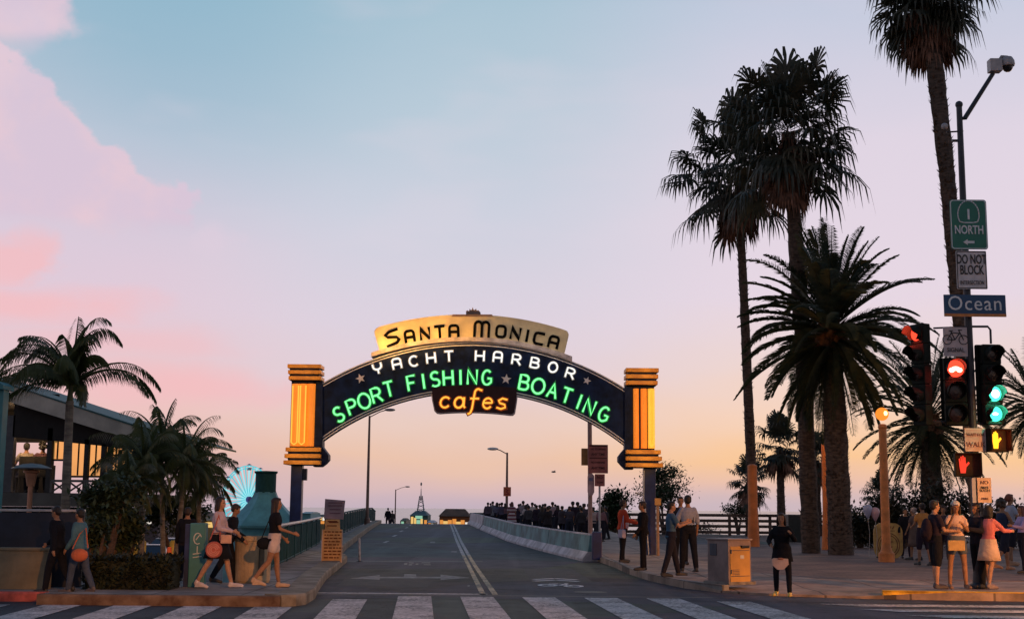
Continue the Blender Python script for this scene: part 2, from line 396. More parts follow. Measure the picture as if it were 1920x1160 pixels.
# ---- right pavement
KR = [(pl(BARR, 43) + .55, 43), (2.95, 38), (3.0, 34.5), (3.25, 31), (3.65, 28.5), (4.2, 27), (5.0, 26.2), (6.6, 25.6), (8.2, 25.3), (9.6, 25.2), (40, 25.2)]
bk = [(40, 29.2), (11, 29.6), (6.8, 30.0), (5.9, 33), (5.4, 43), (5.6, 60), (5.6, 78), (pl(BARR, 78) + .6, 78), (pl(BARR, 61) + .6, 61), (pl(BARR, 50) + .6, 50)]
bm = NBM(); slab(bm, KR + bk, -.3, lambda p: zr(p[1]) * (1 if p[0] < 5.6 else 1) + (.15 if not (4.1 < p[0] < 6.7 and p[1] < 27.5) else .05))
struct(build('right_pavement', bm, warmc))
bm = NBM(); slab(bm, [(6.82, 30.02), (60, 29.22), (60, 84), (5.62, 84), (5.62, 60), (5.42, 43), (5.92, 33)], -.3, .145)
struct(build('plaza', bm, paving))
kerb_strip('kerb_right', [(-1 * 0 + x, y) for x, y in KR[:6]][::-1], -.18, concrete, .16)
kerb_strip('kerb_yellow', [(7.0, 25.5), KR[8], KR[9], (24, 25.2)][::-1], -.2, yelk, .165)

# ---- road markings
def mark(name, polys, m, z=.009):
    bm = NBM()
    for p in polys:
        vs = [bm.verts.new((q[0], q[1], (zr(q[1]) if q[1] > 26 else 0) + z)) for q in p]
        bm.faces.new(vs)
    o = build(name, bm, m)
    for f in o.data.polygons:
        if f.normal.z < 0: f.flip()
    return struct(o)
st = []
SL = -.066
for k in range(-9, 6):
    x0 = -2.04 + 1.145 * k; w = .61
    y1 = 25.15; y0 = 12.5
    if x0 < -3.9: y1 = 22.2
    elif x0 < -2.9: y1 = 24.2
    if x0 > 3: y1 = 24.8 - (x0 - 3) * .5
    xa = lambda y: x0 + SL * (y - 24.9)
    st.append([(xa(y0), y0), (xa(y0) + w, y0), (xa(y1) + w, y1), (xa(y1), y1)])
mark('crosswalk', st, white_p)
st = []
for k in range(5):
    y = 23.5 - 1.2 * k; x0 = 6.0 + .4 * k
    st.append([(x0, y), (30, y), (30, y + .55), (x0 - .55, y + .55)])
mark('side_crosswalk', st, white_p)
mark('stop_line', [[(-3.9, 25.75), (-.42, 25.75), (-.42, 26.05), (-3.9, 26.05)]], white_p)
def lane(pts, w):
    out = []
    g = [G(a, b_, 0) for a, b_ in pts]
    ys_ = [g[0].y + (g[-1].y - g[0].y) * i / 24 for i in range(25)]
    tab = [(q.y, q.x) for q in g]
    for a, b_ in zip(ys_, ys_[1:]):
        out.append([(pl(tab, a) - w / 2, a), (pl(tab, a) + w / 2, a), (pl(tab, b_) + w / 2, b_), (pl(tab, b_) - w / 2, b_)])
    return out
def lane2(tab, w, y0, y1, n=24):
    out = []
    for i in range(n):
        a = lerp(y0, y1, i / n); b_ = lerp(y0, y1, (i + 1) / n)
        out.append([(pl(tab, a) - w / 2, a), (pl(tab, a) + w / 2, a), (pl(tab, b_) + w / 2, b_), (pl(tab, b_) - w / 2, b_)])
    return out
LA = [(25.8, -.50), (38, -1.14), (62, -2.45), (104, -4.62)]; LB = [(25.8, -.27), (38, -.96), (62, -2.27), (104, -4.42)]
mark('centre_line_left', lane2(LA, .11, 25.8, 46), yel_p); mark('centre_line_right', lane2(LB, .11, 25.8, 46), yel_p)
mark('centre_line_far', lane2(LA, .12, 46, 104) + lane2(LB, .12, 46, 104), white_p)
ds = []
for k in range(6):
    y = 58 + 9 * k; x = lerp(-5.4, -7.4, (y - 58) / 45)
    ds.append([(x - .07, y), (x + .07, y), (x + .03, y + 2.4), (x - .11, y + 2.4)])
mark('lane_dashes', ds, white_p)
# turn arrow, seen very flat
ar = []
def pp(pts): return [px2([p], 0)[0] for p in pts]
ar.append(pp([(700, 1084), (850, 1084), (850, 1081), (700, 1081)]))
ar.append(pp([(655, 1084), (712, 1087), (712, 1078)]))
ar.append(pp([(882, 1083), (826, 1087), (826, 1077)]))
ar.append(pp([(757, 1082), (781, 1082), (780, 1076), (758, 1076)]))
mark('turn_arrow', ar, faint_p)
wr = []
for x0, x1, y0, y1 in ((757, 763, 1056, 1059), (766, 775, 1055, 1056.5), (766, 772, 1058, 1060), (779, 784, 1057, 1059), (790, 806, 1055, 1056), (794, 807, 1058.5, 1059.6), (806, 815, 1021, 1023), (845, 856, 1036, 1038), (866, 871, 1046, 1048), (876, 880, 1097, 1099)):
    wr.append(pp([(x0, y1), (x1, y1 + .4), (x1 + 1, y0), (x0 + 1, y0)]))
mark('worn_paint_marks', wr, faint_p)
# bicycle pictogram with chevrons, flat on the road
def ringpoly(cx, cy, r, w, n=18, sy=1.0):
    o = []
    for i in range(n):
        a, b_ = 2 * PI * i / n, 2 * PI * (i + 1) / n
        o.append([(cx + (r - w) * math.cos(a), cy + (r - w) * math.sin(a) * sy), (cx + r * math.cos(a), cy + r * math.sin(a) * sy), (cx + r * math.cos(b_), cy + r * math.sin(b_) * sy), (cx + (r - w) * math.cos(b_), cy + (r - w) * math.sin(b_) * sy)])
    return o
def stick(a, b_, w):
    a = Vector(a); b_ = Vector(b_); d = (b_ - a).normalized(); n_ = Vector((-d.y, d.x)) * w / 2
    return [tuple(a - n_), tuple(b_ - n_), tuple(b_ + n_), tuple(a + n_)]
bc = G(1048, 1097, 0); bx, by = bc.x, bc.y
bk_ = ringpoly(bx - .24, by, .22, .085, sy=2.0) + ringpoly(bx + .3, by - .25, .22, .085, sy=2.0)
for a, b_ in (((-.22, 0), (-.08, .5)), ((-.2, .62), (.0, .62)), ((-.08, .5), (.14, .42)), ((.14, .42), (.02, -.1)), ((-.22, 0), (.02, -.1)), ((.26, -.25), (.14, .42)), ((.14, .42), (.2, .75))):
    bk_.append(stick((bx + a[0], by + a[1]), (bx + b_[0], by + b_[1]), .085))
for s_ in (-1, 1):
    for dy in (1.6, 2.3): bk_.append(stick((bx, by + dy + .5), (bx + s_ * .5, by + dy), .17))
mark('bicycle_marking', bk_, mat('bright_road_paint', (.8, .77, .75), .7, .1, 3))
# seams and patches on the road
seam = mat('tar_seam', (.018, .018, .02), .5)
mark('asphalt_patch', [[(-3.6, 28.2), (-1.7, 28.1), (-1.75, 33.5), (-3.9, 33.6)], [(.5, 30), (1.9, 30.1), (1.7, 37), (.35, 37)], [(-.9, 16), (1.2, 16), (1.1, 19.2), (-.95, 19.1)]], mat('patched_asphalt', (.028, .03, .032), .7, .3, 3, .4, bscale=50), .0065)
mark('manhole_cover', [[(1.6 + .33 * math.cos(R(20 * i)), 26.9 + .33 * math.sin(R(20 * i))) for i in range(18)]], mat('cast_iron', (.05, .048, .045), .5, .3, 20, .5), .008)
mark('tar_seam', [pp([(640, 1053), (905, 1053.5), (905, 1052.6), (640, 1052.2)]), [(-3.9, 25.45), (4.2, 25.45), (4.2, 25.62), (-3.9, 25.62)]], seam, .007)
# ------------------------------------------------------------------ the arch sign
SY = 44.0
def S(px, py): p = P(px, py, SY); return (p.x, p.z)
def circ(a, b_, c):
    ax, ay = a; bx, by = b_; cx, cy = c
    d = 2 * (ax * (by - cy) + bx * (cy - ay) + cx * (ay - by))
    ux = ((ax * ax + ay * ay) * (by - cy) + (bx * bx + by * by) * (cy - ay) + (cx * cx + cy * cy) * (ay - by)) / d
    uy = ((ax * ax + ay * ay) * (cx - bx) + (bx * bx + by * by) * (ax - cx) + (cx * cx + cy * cy) * (bx - ax)) / d
    return ux, uy, math.hypot(ax - ux, ay - uy)
def arcpts(a, b_, c, n=40, off=0.0):
    ux, uy, r = circ(a, b_, c); a0 = math.atan2(a[1] - uy, a[0] - ux); a1 = math.atan2(c[1] - uy, c[0] - ux); r += off
    return [(ux + r * math.cos(lerp(a0, a1, i / n)), uy + r * math.sin(lerp(a0, a1, i / n))) for i in range(n + 1)]
navy = mat('navy_enamel', (.005, .014, .05), .55, .35, 3, spec=.2)
navy2 = mat('navy_post_paint', (.008, .024, .11), .4, .2, 3)
orange_d = mat('orange_enamel', (.9, .34, .04), .45, .2, 2.5)
orange_l = mat('lit_orange_flute', (.7, .22, .03), .4, .1, 2, emit=(1, .26, .02), es=.55)
yellow_l = mat('lit_yellow_flute', (.8, .45, .05), .4, .1, 2, emit=(1, .42, .04), es=.75)
cream = mat('cream_panel', (.68, .56, .36), .5, .12, 1.2)
greym = mat('grey_trim', (.46, .4, .42), .5, .2, 4)
trimw = mat('pale_trim', (.8, .76, .78), .5, .1, 4)
black = mat('black_paint', (.01, .01, .012), .4)
black_b = mat('black_letters', (.002, .002, .003), .8, spec=.1)
tube_w = emis('white_neon', (1, .98, .92), 1.35); tube_w2 = emis('cool_white_neon', (.85, .97, 1.0), 1.7)
tube_g = emis('green_neon', (.22, 1.0, .34), 1.5); tube_o = emis('orange_neon', (1.0, .42, .05), 1.5); tube_y = emis('yellow_neon', (1.0, .52, .07), 1.15)
paint_g = mat('green_letter_paint', (.04, .4, .12), .5, .05); paint_w = mat('white_letter_paint', (.5, .5, .48), .5, .05); paint_o = mat('orange_letter_paint', (.45, .12, .02), .5, .05)
starm = mat('star_paint', (.75, .7, .72), .5, .1)

arch = empty('arch_sign', (P(885, 900, SY).x, SY, 0), 0, 'neon arch sign with fluted orange end columns over the pier road', 'sign')
AX = arch.location.x
def au(o): o.location = (o.location.x - AX, o.location.y - SY, o.location.z); return o
A0, A1, A2 = S(605, 720), S(886, 643), S(1173, 730)
B0, B1, B2 = S(601, 831), S(808.8, 741.3), S(1173, 837)
top = arcpts(A0, A1, A2); bot = arcpts(B0, B1, B2)
xl = S(590, 780)[0]; xr = S(1186, 780)[0]
def band_mesh(bm, up, lo, y0, y1):
    k = len(up)
    f = [[bm.verts.new((x, y, z)) for x, z in arr] for arr in (up, lo) for y in (y0, y1)]
    u0, u1, l0, l1 = f
    for i in range(k - 1):
        bm.faces.new((u0[i], u0[i + 1], l0[i + 1], l0[i])); bm.faces.new((u1[i], l1[i], l1[i + 1], u1[i + 1]))
        bm.faces.new((u0[i], u1[i], u1[i + 1], u0[i + 1])); bm.faces.new((l0[i], l0[i + 1], l1[i + 1], l1[i]))
    bm.faces.new((u0[0], l0[0], l1[0], u1[0])); bm.faces.new((u0[-1], u1[-1], l1[-1], l0[-1]))
tl = [(xl, A0[1] - .28)] + top + [(xr, A2[1] - .28)]; bl = [(xl, B0[1] - .1)] + bot + [(xr, B2[1] - .1)]
bm = NBM(); band_mesh(bm, tl, bl, SY - .22, SY + .22); au(build('arch_panel', bm, navy, arch))
bm = NBM()
for d0, d1 in ((0.0, -.035), (-.085, -.115)):
    band_mesh(bm, arcpts(A0, A1, A2, 40, d0), arcpts(A0, A1, A2, 40, d1), SY - .24 + .006 * (d0 < -.01), SY - .222)
for d0, d1 in ((.035, 0), (.115, .085)):
    a = arcpts(B0, B1, B2, 60, d0); c = arcpts(B0, B1, B2, 60, d1)
    band_mesh(bm, a, c, SY - .24 + .006 * (d0 > .05), SY - .222)
au(build('trim', bm, trimw, arch))
# grey ledge
L0, L1, L2 = S(698, 671), S(886, 642), S(1072, 679)
up = arcpts(S(698, 663), S(886, 634), S(1072, 670), 30)
lo = arcpts(L0, L1, L2, 30)
bm = NBM(); band_mesh(bm, up, lo, SY - .34, SY + .3); au(build('ledge', bm, greym, arch))
# cream panel
tp = arcpts(S(712, 614), S(887, 591), S(1056, 619), 30)
pts = [S(713, 659)] + [S(704, 629), S(703, 622), S(706, 617)] + tp + [S(1063, 622), S(1066, 628), S(1065, 634), S(1058, 664)]
ledge_in = arcpts(S(713, 664), S(886, 640), S(1058, 671), 30)
poly = pts + ledge_in[::-1][1:-1]
bm = NBM(); prism(bm, poly, SY - .2, SY + .16); au(build('name_panel', bm, cream, arch))
bm = NBM()
prism(bm, [S(848, 595), S(849, 591), S(923, 591), S(924, 595)], SY - .22, SY + .18)
cr = [(874, 591), (874, 584), (877, 582), (878, 584), (880, 583), (881, 579), (883, 582), (885, 581), (886.5, 576), (888, 581), (890, 582), (893, 579), (894, 583), (897, 582), (899, 584), (901, 586), (901, 591)]
prism(bm, [S(*q) for q in cr], SY - .1, SY + .1)
au(build('finial', bm, mat('finial_metal', (.25, .16, .12), .6), arch))
# cafes panel
cf = [S(809, 738), S(811, 752), S(815, 771), S(819, 775)] + arcpts(S(825, 776), S(890, 774), S(956, 779), 12) + [S(962, 779), S(966, 775), S(969, 756), S(971, 741)]
bm = NBM(); prism(bm, cf, SY - .27, SY + .1); au(build('lower_panel', bm, greym, arch))
cx_, cz_ = S(889.5, 757)
cf2 = [(cx_ + (x - cx_) * .975, cz_ + (z - cz_) * .91 + (.0 if z < cz_ else .02)) for x, z in cf] + [S(968, 728), S(890, 722), S(812, 726)]
bm = NBM(); prism(bm, cf2, SY - .285, SY - .272); au(build('lower_panel_face', bm, mat('brown_panel', (.028, .012, .016), .5, spec=.2), arch))

# stroke font ------------------------------------------------------------
def arc(cx, cy, rx, ry, a0, a1, n=8): return [(cx + rx * math.cos(R(lerp(a0, a1, i / n))), cy + ry * math.sin(R(lerp(a0, a1, i / n)))) for i in range(n + 1)]
GL = {
 'A': [[(0, 0), (.5, 1), (1, 0)], [(.19, .36), (.81, .36)]],
 'a': [[(0, 0), (0, .72)] + arc(.3, .72, .3, .28, 180, 90, 4) + arc(.7, .72, .3, .28, 90, 0, 4) + [(1, 0)], [(0, .42), (1, .42)]],   # round-shouldered A
 'B': [[(0, 0), (0, 1), (.5, 1)] + arc(.55, .76, .35, .24, 90, -90, 6) + [(0, .52)], [(.5, .52)] + arc(.6, .26, .4, .26, 90, -90, 6) + [(0, 0)]],
 'C': [arc(.55, .5, .55, .5, 50, 310, 14)],
 'c': [[(1, .98), (.3, .98)] + arc(.3, .7, .3, .28, 90, 180, 3) + [(0, .3)] + arc(.3, .3, .3, .28, 180, 270, 3) + [(1, .02)]],      # squared C
 'F': [[(0, 0), (0, 1), (.85, 1)], [(0, .52), (.7, .52)]],
 'G': [arc(.52, .5, .5, .5, 50, 300, 14) + [(1.0, .2), (1.0, .45), (.6, .45)]],
 'H': [[(0, 0), (0, 1)], [(1, 0), (1, 1)], [(0, .5), (1, .5)]],
 'I': [[(.5, 0), (.5, 1)]],
 'm': [[(0, 0), (0, .75)] + arc(.25, .75, .25, .25, 180, 0, 6) + [(.5, 0)], [(.5, .75)] + arc(.75, .75, .25, .25, 180, 0, 6) + [(1, 0)]],
 'N': [[(0, 0), (0, 1), (1, 0), (1, 1)]],
 'O': [arc(.5, .5, .52, .5, 0, 360, 20)],
 'o': [[(0, .3)] + [(0, .7)] + arc(.3, .72, .3, .28, 180, 90, 3) + arc(.7, .72, .3, .28, 90, 0, 3) + arc(.7, .28, .3, .28, 0, -90, 3) + arc(.3, .28, .3, .28, -90, -180, 3)],
 'P': [[(0, 0), (0, 1), (.5, 1)] + arc(.55, .74, .4, .26, 90, -90, 6) + [(0, .48)]],
 'R': [[(0, 0), (0, 1), (.5, 1)] + arc(.55, .74, .4, .26, 90, -90, 6) + [(0, .48)], [(.5, .48), (1, 0)]],
 'S': [arc(.5, .74, .42, .26, 40, 270, 9) + arc(.5, .25, .45, .25, 90, -140, 9)],
 's': [[(1, .98), (.35, .9), (.02, .72), (.2, .58), (.85, .48), (1, .3), (.8, .12), (.05, .0)]],
 'T': [[(0, 1), (1, 1)], [(.5, 0), (.5, 1)]],
 'Y': [[(0, 1)] + arc(.5, .72, .5, .32, 180, 360, 8) + [(1, 1)], [(.5, .4), (.5, 0)]],
 '1c': [arc(.5, .27, .45, .27, 40, 320, 12)],
 '1a': [arc(.45, .27, .42, .27, 0, 360, 14), [(.88, .54), (.9, .1), (1.05, 0)]],
 '1f': [[(1.15, .95)] + arc(.75, .82, .3, .2, 50, 180, 6) + [(.4, 0), (.3, -.22), (.05, -.3)], [(.1, .52), (.95, .52)]],
 '1e': [[(.05, .28), (.9, .3)] + arc(.5, .27, .43, .27, 10, 325, 12)],
 '1s': [[(.9, .5), (.45, .55), (.15, .42), (.3, .3), (.75, .24), (.85, .1), (.5, 0), (.08, .06)]],
}
def ribbon(bm, pts, w, y0, y1):
    q_ = [pts[0]]
    for p_ in pts[1:]:
        if math.hypot(p_[0] - q_[-1][0], p_[1] - q_[-1][1]) > w * .08: q_.append(p_)
    pts = q_
    k = len(pts)
    L = []; Rr = []
    for i in range(k):
        a = Vector(pts[max(0, i - 1)]); c = Vector(pts[min(k - 1, i + 1)]); p = Vector(pts[i])
        d = (c - a)
        d = d.normalized() if d.length > 1e-9 else Vector((1, 0))
        n_ = Vector((-d.y, d.x))
        if 0 < i < k - 1:
            d0 = (p - a).normalized(); cs = max(.45, d0.dot(d)); n_ = n_ / cs
        L.append(p + n_ * w / 2); Rr.append(p - n_ * w / 2)
    e0 = (Vector(pts[0]) - Vector(pts[1])).normalized() * w * .3; e1 = (Vector(pts[-1]) - Vector(pts[-2])).normalized() * w * .3
    L[0] = L[0] + e0; Rr[0] = Rr[0] + e0; L[-1] = L[-1] + e1; Rr[-1] = Rr[-1] + e1
    vL = [[bm.verts.new((q.x, y, q.y)) for q in L] for y in (y0, y1)]; vR = [[bm.verts.new((q.x, y, q.y)) for q in Rr] for y in (y0, y1)]
    for i in range(k - 1):
        bm.faces.new((vL[0][i], vL[0][i + 1], vR[0][i + 1], vR[0][i])); bm.faces.new((vL[0][i], vL[1][i], vL[1][i + 1], vL[0][i + 1]))
        bm.faces.new((vR[0][i], vR[0][i + 1], vR[1][i + 1], vR[1][i]))
        bm.faces.new((vL[1][i], vR[1][i], vR[1][i + 1], vL[1][i + 1]))
    bm.faces.new((vL[0][0], vR[0][0], vR[1][0], vL[1][0])); bm.faces.new((vL[0][-1], vL[1][-1], vR[1][-1], vR[0][-1]))
PXM = SY / F
def letter(g, px, py, w, h, rot, shear=0.0):
    cx, cz = S(px, py); out = []
    for st in GL[g]:
        o = []
        for (u, v) in st:
            x = (u - .5) * w * PXM + (v - .5) * shear * h * PXM; z = (v - .5) * h * PXM
            o.append((cx + x * math.cos(rot) - z * math.sin(rot), cz + x * math.sin(rot) + z * math.cos(rot)))
        out.append(o)
    return out
def word(name, letters, w, h, Rr, bw, bmat, tw=None, tmat=None, y=SY - .222, shear=0.0, rotk=1.0, d=.02):
    bm = NBM(); bt = NBM()
    for (g, px, py, *ex) in letters:
        ww, hh = (ex + [w, h])[:2] if ex else (w, h)
        rot = -math.atan((px - 886) / Rr) * rotk - R(.5)
        for i, stk in enumerate(letter(g, px, py, ww, hh, rot, shear)):
            ribbon(bm, stk, bw * PXM, y - d - .003 * i, y)
            stk = [q for i_, q in enumerate(stk) if i_ == 0 or math.hypot(q[0] - stk[i_ - 1][0], q[1] - stk[i_ - 1][1]) > .008]
            if tw: tube(bt, [(a, y - .06 - .004 * i, c) for a, c in stk], tw * PXM / 2, 6)
    b_ = au(build(name, bm, bmat, arch))
    if tw: au(build('neon_tube', bt, tmat, arch)) if not name.startswith('x') else None
    else: bt.free()
    return b_
SAN = [('s', 736, 634.5, 25, 29), ('a', 769, 632), ('N', 797.7, 627), ('T', 825, 623.5), ('a', 851.5, 622), ('m', 903.7, 618.5, 27, 28), ('o', 939.4, 623), ('N', 966.7, 626.5), ('I', 988.6, 631), ('c', 1010, 636, 17, 21), ('a', 1037.8, 642.5)]
for w_l in (SAN[:5], SAN[5:]): word('black_lettering', w_l, 16.5, 20.5, 620, 5.0, black_b, y=SY - .2, d=.05)
YA = [('Y', 709.5, 691), ('a', 745, 682), ('C', 776.5, 677.3), ('H', 809, 671.3), ('T', 842.4, 668.2), ('H', 900, 667.5), ('a', 933.5, 669.5), ('R', 968.5, 674.2), ('B', 1003, 680.5), ('O', 1036.4, 688.7), ('R', 1069, 700)]
for w_l in (YA[:5], YA[5:]): word('white_lettering', [(g_, x_, y_ + 1) for g_, x_, y_ in w_l], 15.5, 18.5, 610, 5.2, paint_w, 2.5, tube_w)
GW = [('S', 637, 777.5), ('P', 662, 763), ('O', 684.5, 752.5, 21, 28), ('R', 707.5, 741.5), ('T', 730.5, 730.5),
                  ('F', 774, 719), ('I', 795, 716), ('S', 816.7, 712), ('H', 841, 709.5), ('I', 864, 708.5), ('N', 886, 708), ('G', 913, 709),
                  ('B', 983, 718), ('O', 1009, 725, 22, 28), ('A', 1036, 733), ('T', 1062, 742.5), ('I', 1085.5, 754), ('N', 1104.5, 763.5), ('G', 1131, 777)]
for w_l in (GW[:5], GW[5:12], GW[12:]): word('green_lettering', w_l, 17, 27, 560, 6.8, paint_g, 3.6, tube_g)
word('orange_lettering', [('1c', 836.5, 747, 20, 36), ('1a', 863.4, 747.5, 20, 36), ('1f', 890, 749, 19, 36), ('1e', 916, 749, 19, 36), ('1s', 943, 750, 21, 36)], 20, 36, 900, 7.2, paint_o, 3.6, tube_o, y=SY - .285, shear=.12)
# stars
for (px, py, r) in ((677.4, 710.4, 9.5), (949, 711.8, 10), (1099.8, 714.6, 8)):
    bm = NBM(); cx, cz = S(px, py); pts = []
    for i in range(10):
        a = R(90 + 36 * i - (px - 886) * .1); rr = r * PXM * (1 if i % 2 == 0 else .42); pts.append((cx + rr * math.cos(a), cz + rr * math.sin(a)))
    prism(bm, pts, SY - .245, SY - .222); au(build('star_ornament', bm, starm, arch))
# end columns
def endcol(sgn):
    # sgn -1 left, +1 right. pixel layouts measured on each side
    if sgn < 0: cap = (544, 606, 685, 718); base = (540.5, 605, 839, 875); body = (549, 592, 718, 840)
    else: cap = (1171, 1232, 692, 727); base = (1171, 1236, 843.5, 880); body = (1184, 1226, 727, 844)
    g_ = NBM()
    for (x0, x1, y0, y1), lastw in ((cap, 0), (base, 1)):
        h = (y1 - y0); e = NBM()
        for i in range(3):
            a = y0 + h * (i / 3.0 + .012); c = y0 + h * (i / 3.0 + .235)
            ex = 2.0 * i if lastw else -1.0 * i
            xa = x0 - (ex if sgn < 0 else 0); xb = x1 + (ex if sgn > 0 else 0)
            p, q = S(xa, a), S(xb, c)
            box(e, ((p[0] + q[0]) / 2, SY - .12, (p[1] + q[1]) / 2), (q[0] - p[0], .85, p[1] - q[1]), bev=.012)
        au(build('base_bands' if lastw else 'capital_bands', e, orange_d, arch))
        p, q = S(x0 + 4, y0 + 2), S(x1 - 4, y1 - 2)
        box(g_, ((p[0] + q[0]) / 2, SY - .1, (p[1] + q[1]) / 2), (q[0] - p[0], .72, p[1] - q[1] - .02))
    p, q = S(body[0], body[2] - 2), S(body[1], body[3] + 2)
    box(g_, ((p[0] + q[0]) / 2, SY - .05, (p[1] + q[1]) / 2), (q[0] - p[0] - .02, .5, p[1] - q[1]))
    # navy shoulder with its point under the arch
    if sgn < 0: shp = [(590, 716), (607, 716), (607, 838), (612, 845), (618, 853), (618, 862), (612, 869), (604, 875), (590, 875)]
    else: shp = [(1186, 726), (1170, 726), (1170, 841), (1164, 848), (1158, 856), (1158, 865), (1165, 873), (1172, 880), (1186, 880)]
    prism(g_, [S(*a) for a in shp], SY - .30, SY + .24)
    au(build('column_core', g_, navy, arch))
    def flute(name, x0, x1, m, tm, ys):
        p, q = S(x0, ys[0]), S(x1, ys[1]); bm = NBM()
        cx = (p[0] + q[0]) / 2; w = (q[0] - p[0]) / 2
        prof = [(cx + w * math.cos(a), SY - .3 - .12 * math.sin(a)) for a in [PI * i / 8 for i in range(9)]]
        vs = [[bm.verts.new((x, y, z)) for x, y in prof] for z in (q[1], p[1])]
        for i in range(8): bm.faces.new((vs[0][i], vs[0][i + 1], vs[1][i + 1], vs[1][i]))
        bm.faces.new(vs[0][::-1]); bm.faces.new(vs[1]); bm.faces.new((vs[0][0], vs[1][0], vs[1][-1], vs[0][-1]))
        o = au(build(name, bm, m, arch)); 
        if tm:
            bm = NBM(); r = .022
            a, c = cx - w * .62, cx + w * .62
            tube(bm, [(a, SY - .43, p[1] - .06), (a, SY - .43, q[1] + .12), (cx, SY - .45, q[1] + .05), (c, SY - .43, q[1] + .12), (c, SY - .43, p[1] - .06)], r, 6)
            t_ = build('neon_tube', bm, tm, o)
        return o
    ys_ = (body[2] + 3, body[3] - 3)
    if sgn < 0:
        flute('column_flute', 550, 563.5, orange_l, tube_y, ys_); flute('column_flute', 564.5, 577, orange_l, tube_y, ys_); flute('column_flute', 580.5, 591, orange_l, None, ys_)
    else:
        flute('column_flute', 1185.5, 1196.5, orange_l, None, ys_); flute('column_flute', 1199.5, 1211.5, orange_l, None, ys_); flute('column_flute', 1212.5, 1226.5, yellow_l, tube_y, ys_)
endcol(-1); endcol(1)
for px, pys in ((566, (702, 780, 857)), (1210, (709, 787, 862))):      # light thrown by the neon of the end columns
    for py in pys:
        d = bpy.data.lights.new('column_neon_light', 'POINT'); d.energy = 19; d.color = (1, .5, .14); d.shadow_soft_size = .3
        o = bpy.data.objects.new('column_neon_light', d); col.objects.link(o); p = P(px, py, SY); o.parent = arch; o.location = (p.x - AX, -1.5, p.z)
for (px, w, yt, zb) in ((558, 21, 872, .15), (1217, 22, 878, .12)):
    t_ = P(px, yt, SY); bm = NBM()
    box(bm, (t_.x, SY, (t_.z + zb) / 2), (w * PXM, .36, t_.z - zb), bev=.015); box(bm, (t_.x, SY, zb + .03), (w * PXM + .25, .62, .06))
    au(build('post', bm, navy2, arch))
bm = NBM(); c = P(572, 889, SY); box(bm, (c.x, SY, c.z), (.12, .25, .38), bev=.01); au(build('junction_box', bm, navy, arch))
bm = NBM(); a = P(1206, 882, SY); b_ = P(1212, 1000, SY)
tube(bm, [(a.x, SY - .25, a.z), (a.x - .02, SY - .25, a.z - .9), (b_.x - .08, SY - .25, b_.z + 1.0), (b_.x + .05, SY - .25, .2)], .03, 6)
tube(bm, [(a.x - .3, SY - .3, P(0, 913, SY).z), (a.x, SY - .25, P(0, 918, SY).z)], .03, 6)
au(build('conduit', bm, mat('galvanised', (.4, .42, .45), .45, metal=.5), arch))
# floodlights tucked behind the ledge light the cream panel
for i, (px, py, e_) in enumerate(((724, 650, 26), (775, 640, 20), (825, 634, 15), (880, 631, 9), (935, 634, 2.6), (990, 643, 2.4), (1040, 655, 2.4))):
    d = bpy.data.lights.new('name_panel_flood', 'POINT'); d.energy = e_ * 1.75; d.color = (1, .48, .09) if i < 4 else (1, .78, .5); d.shadow_soft_size = .12
    o = bpy.data.objects.new('name_panel_flood', d); col.objects.link(o); p = P(px, py, SY); o.parent = arch; o.location = (p.x - AX, -.85, p.z + .12)

# ------------------------------------------------------------------ signal pole and its signs
PY = 27.0
dark = mat('dark_pole', (.03, .035, .045), .45, .2, 4, spec=.4)
sgreen = mat('sign_green', (.01, .16, .11), .45, .06); sblue = mat('sign_blue', (.006, .06, .15), .45, .06); swhite = mat('sign_white', (.6, .57, .58), .55, .08)
letw = mat('reflective_white', (.72, .75, .76), .5, .03); sorange = mat('sign_orange_band', (.55, .2, .05), .5)
base = P(1836, 1092, PY)
pole = empty('signal_pole', (base.x, PY, .15), 0, 'tall dark signal pole at the corner with a camera arm on top', 'pole')
bm = NBM(); ztop = P(1803, 200, PY).z - .15
tube(bm, [(0, 0, 0), (0, 0, ztop)], [.1, .06], 12); lathe(bm, [(.2, 0), (.2, .05), (.13, .1), (.11, .3)]); sph(bm, (0, 0, ztop + .04), .08)
build('pole_shaft', bm, dark, pole)
def rel(px, py, y=PY): p = P(px, py, y); return Vector((p.x - base.x, y - PY, p.z - .15))
bm = NBM(); arm0 = rel(1809, 222); arm1 = rel(1862, 138); tube(bm, [(0, 0, arm0.z), arm0, arm1], [.045, .05, .045], 8)
tube(bm, [rel(1806, 246), rel(1775, 248)], .018, 6); tube(bm, [rel(1806, 264), rel(1785, 264)], .03, 6)
build('arm', bm, dark, pole)
bm = NBM(); c = rel(1865, 124); box(bm, c, (.25, .22, .27), bev=.01)
cb = build('camera_housing', bm, mat('grey_housing', (.4, .38, .38), .5), pole)
bm = NBM(); c = rel(1889, 121); lathe(bm, [(.02, .16), (.1, .15), (.14, .08), (.15, 0), (.14, -.04), (.02, -.05)], c); tube(bm, [rel(1870, 118), rel(1878, 106), rel(1889, 107)], .03, 8)
q_ = NBM(); sph(q_, rel(1771, 237), .07); build('small_sensor', q_, M['grey_housing'], pole)
build('dome_cover', bm, M['grey_housing'], cb)
bm = NBM(); sph(bm, c + Vector((0, 0, -.06)), .11); build('dome_lens', bm, mat('smoked_glass', (.02, .02, .02), .1), cb)
bm = NBM()
tube(bm, [rel(1750, 615), rel(1822, 612)], .02, 6); tube(bm, [rel(1822, 612), rel(1852, 612), rel(1857, 618), rel(1858, 644)], .024, 8)
build('bracket', bm, dark, pole); bm = NBM(); tube(bm, [rel(1745, 790), rel(1830, 792), rel(1845, 796)], .03, 6)
build('bracket', bm, dark, pole)
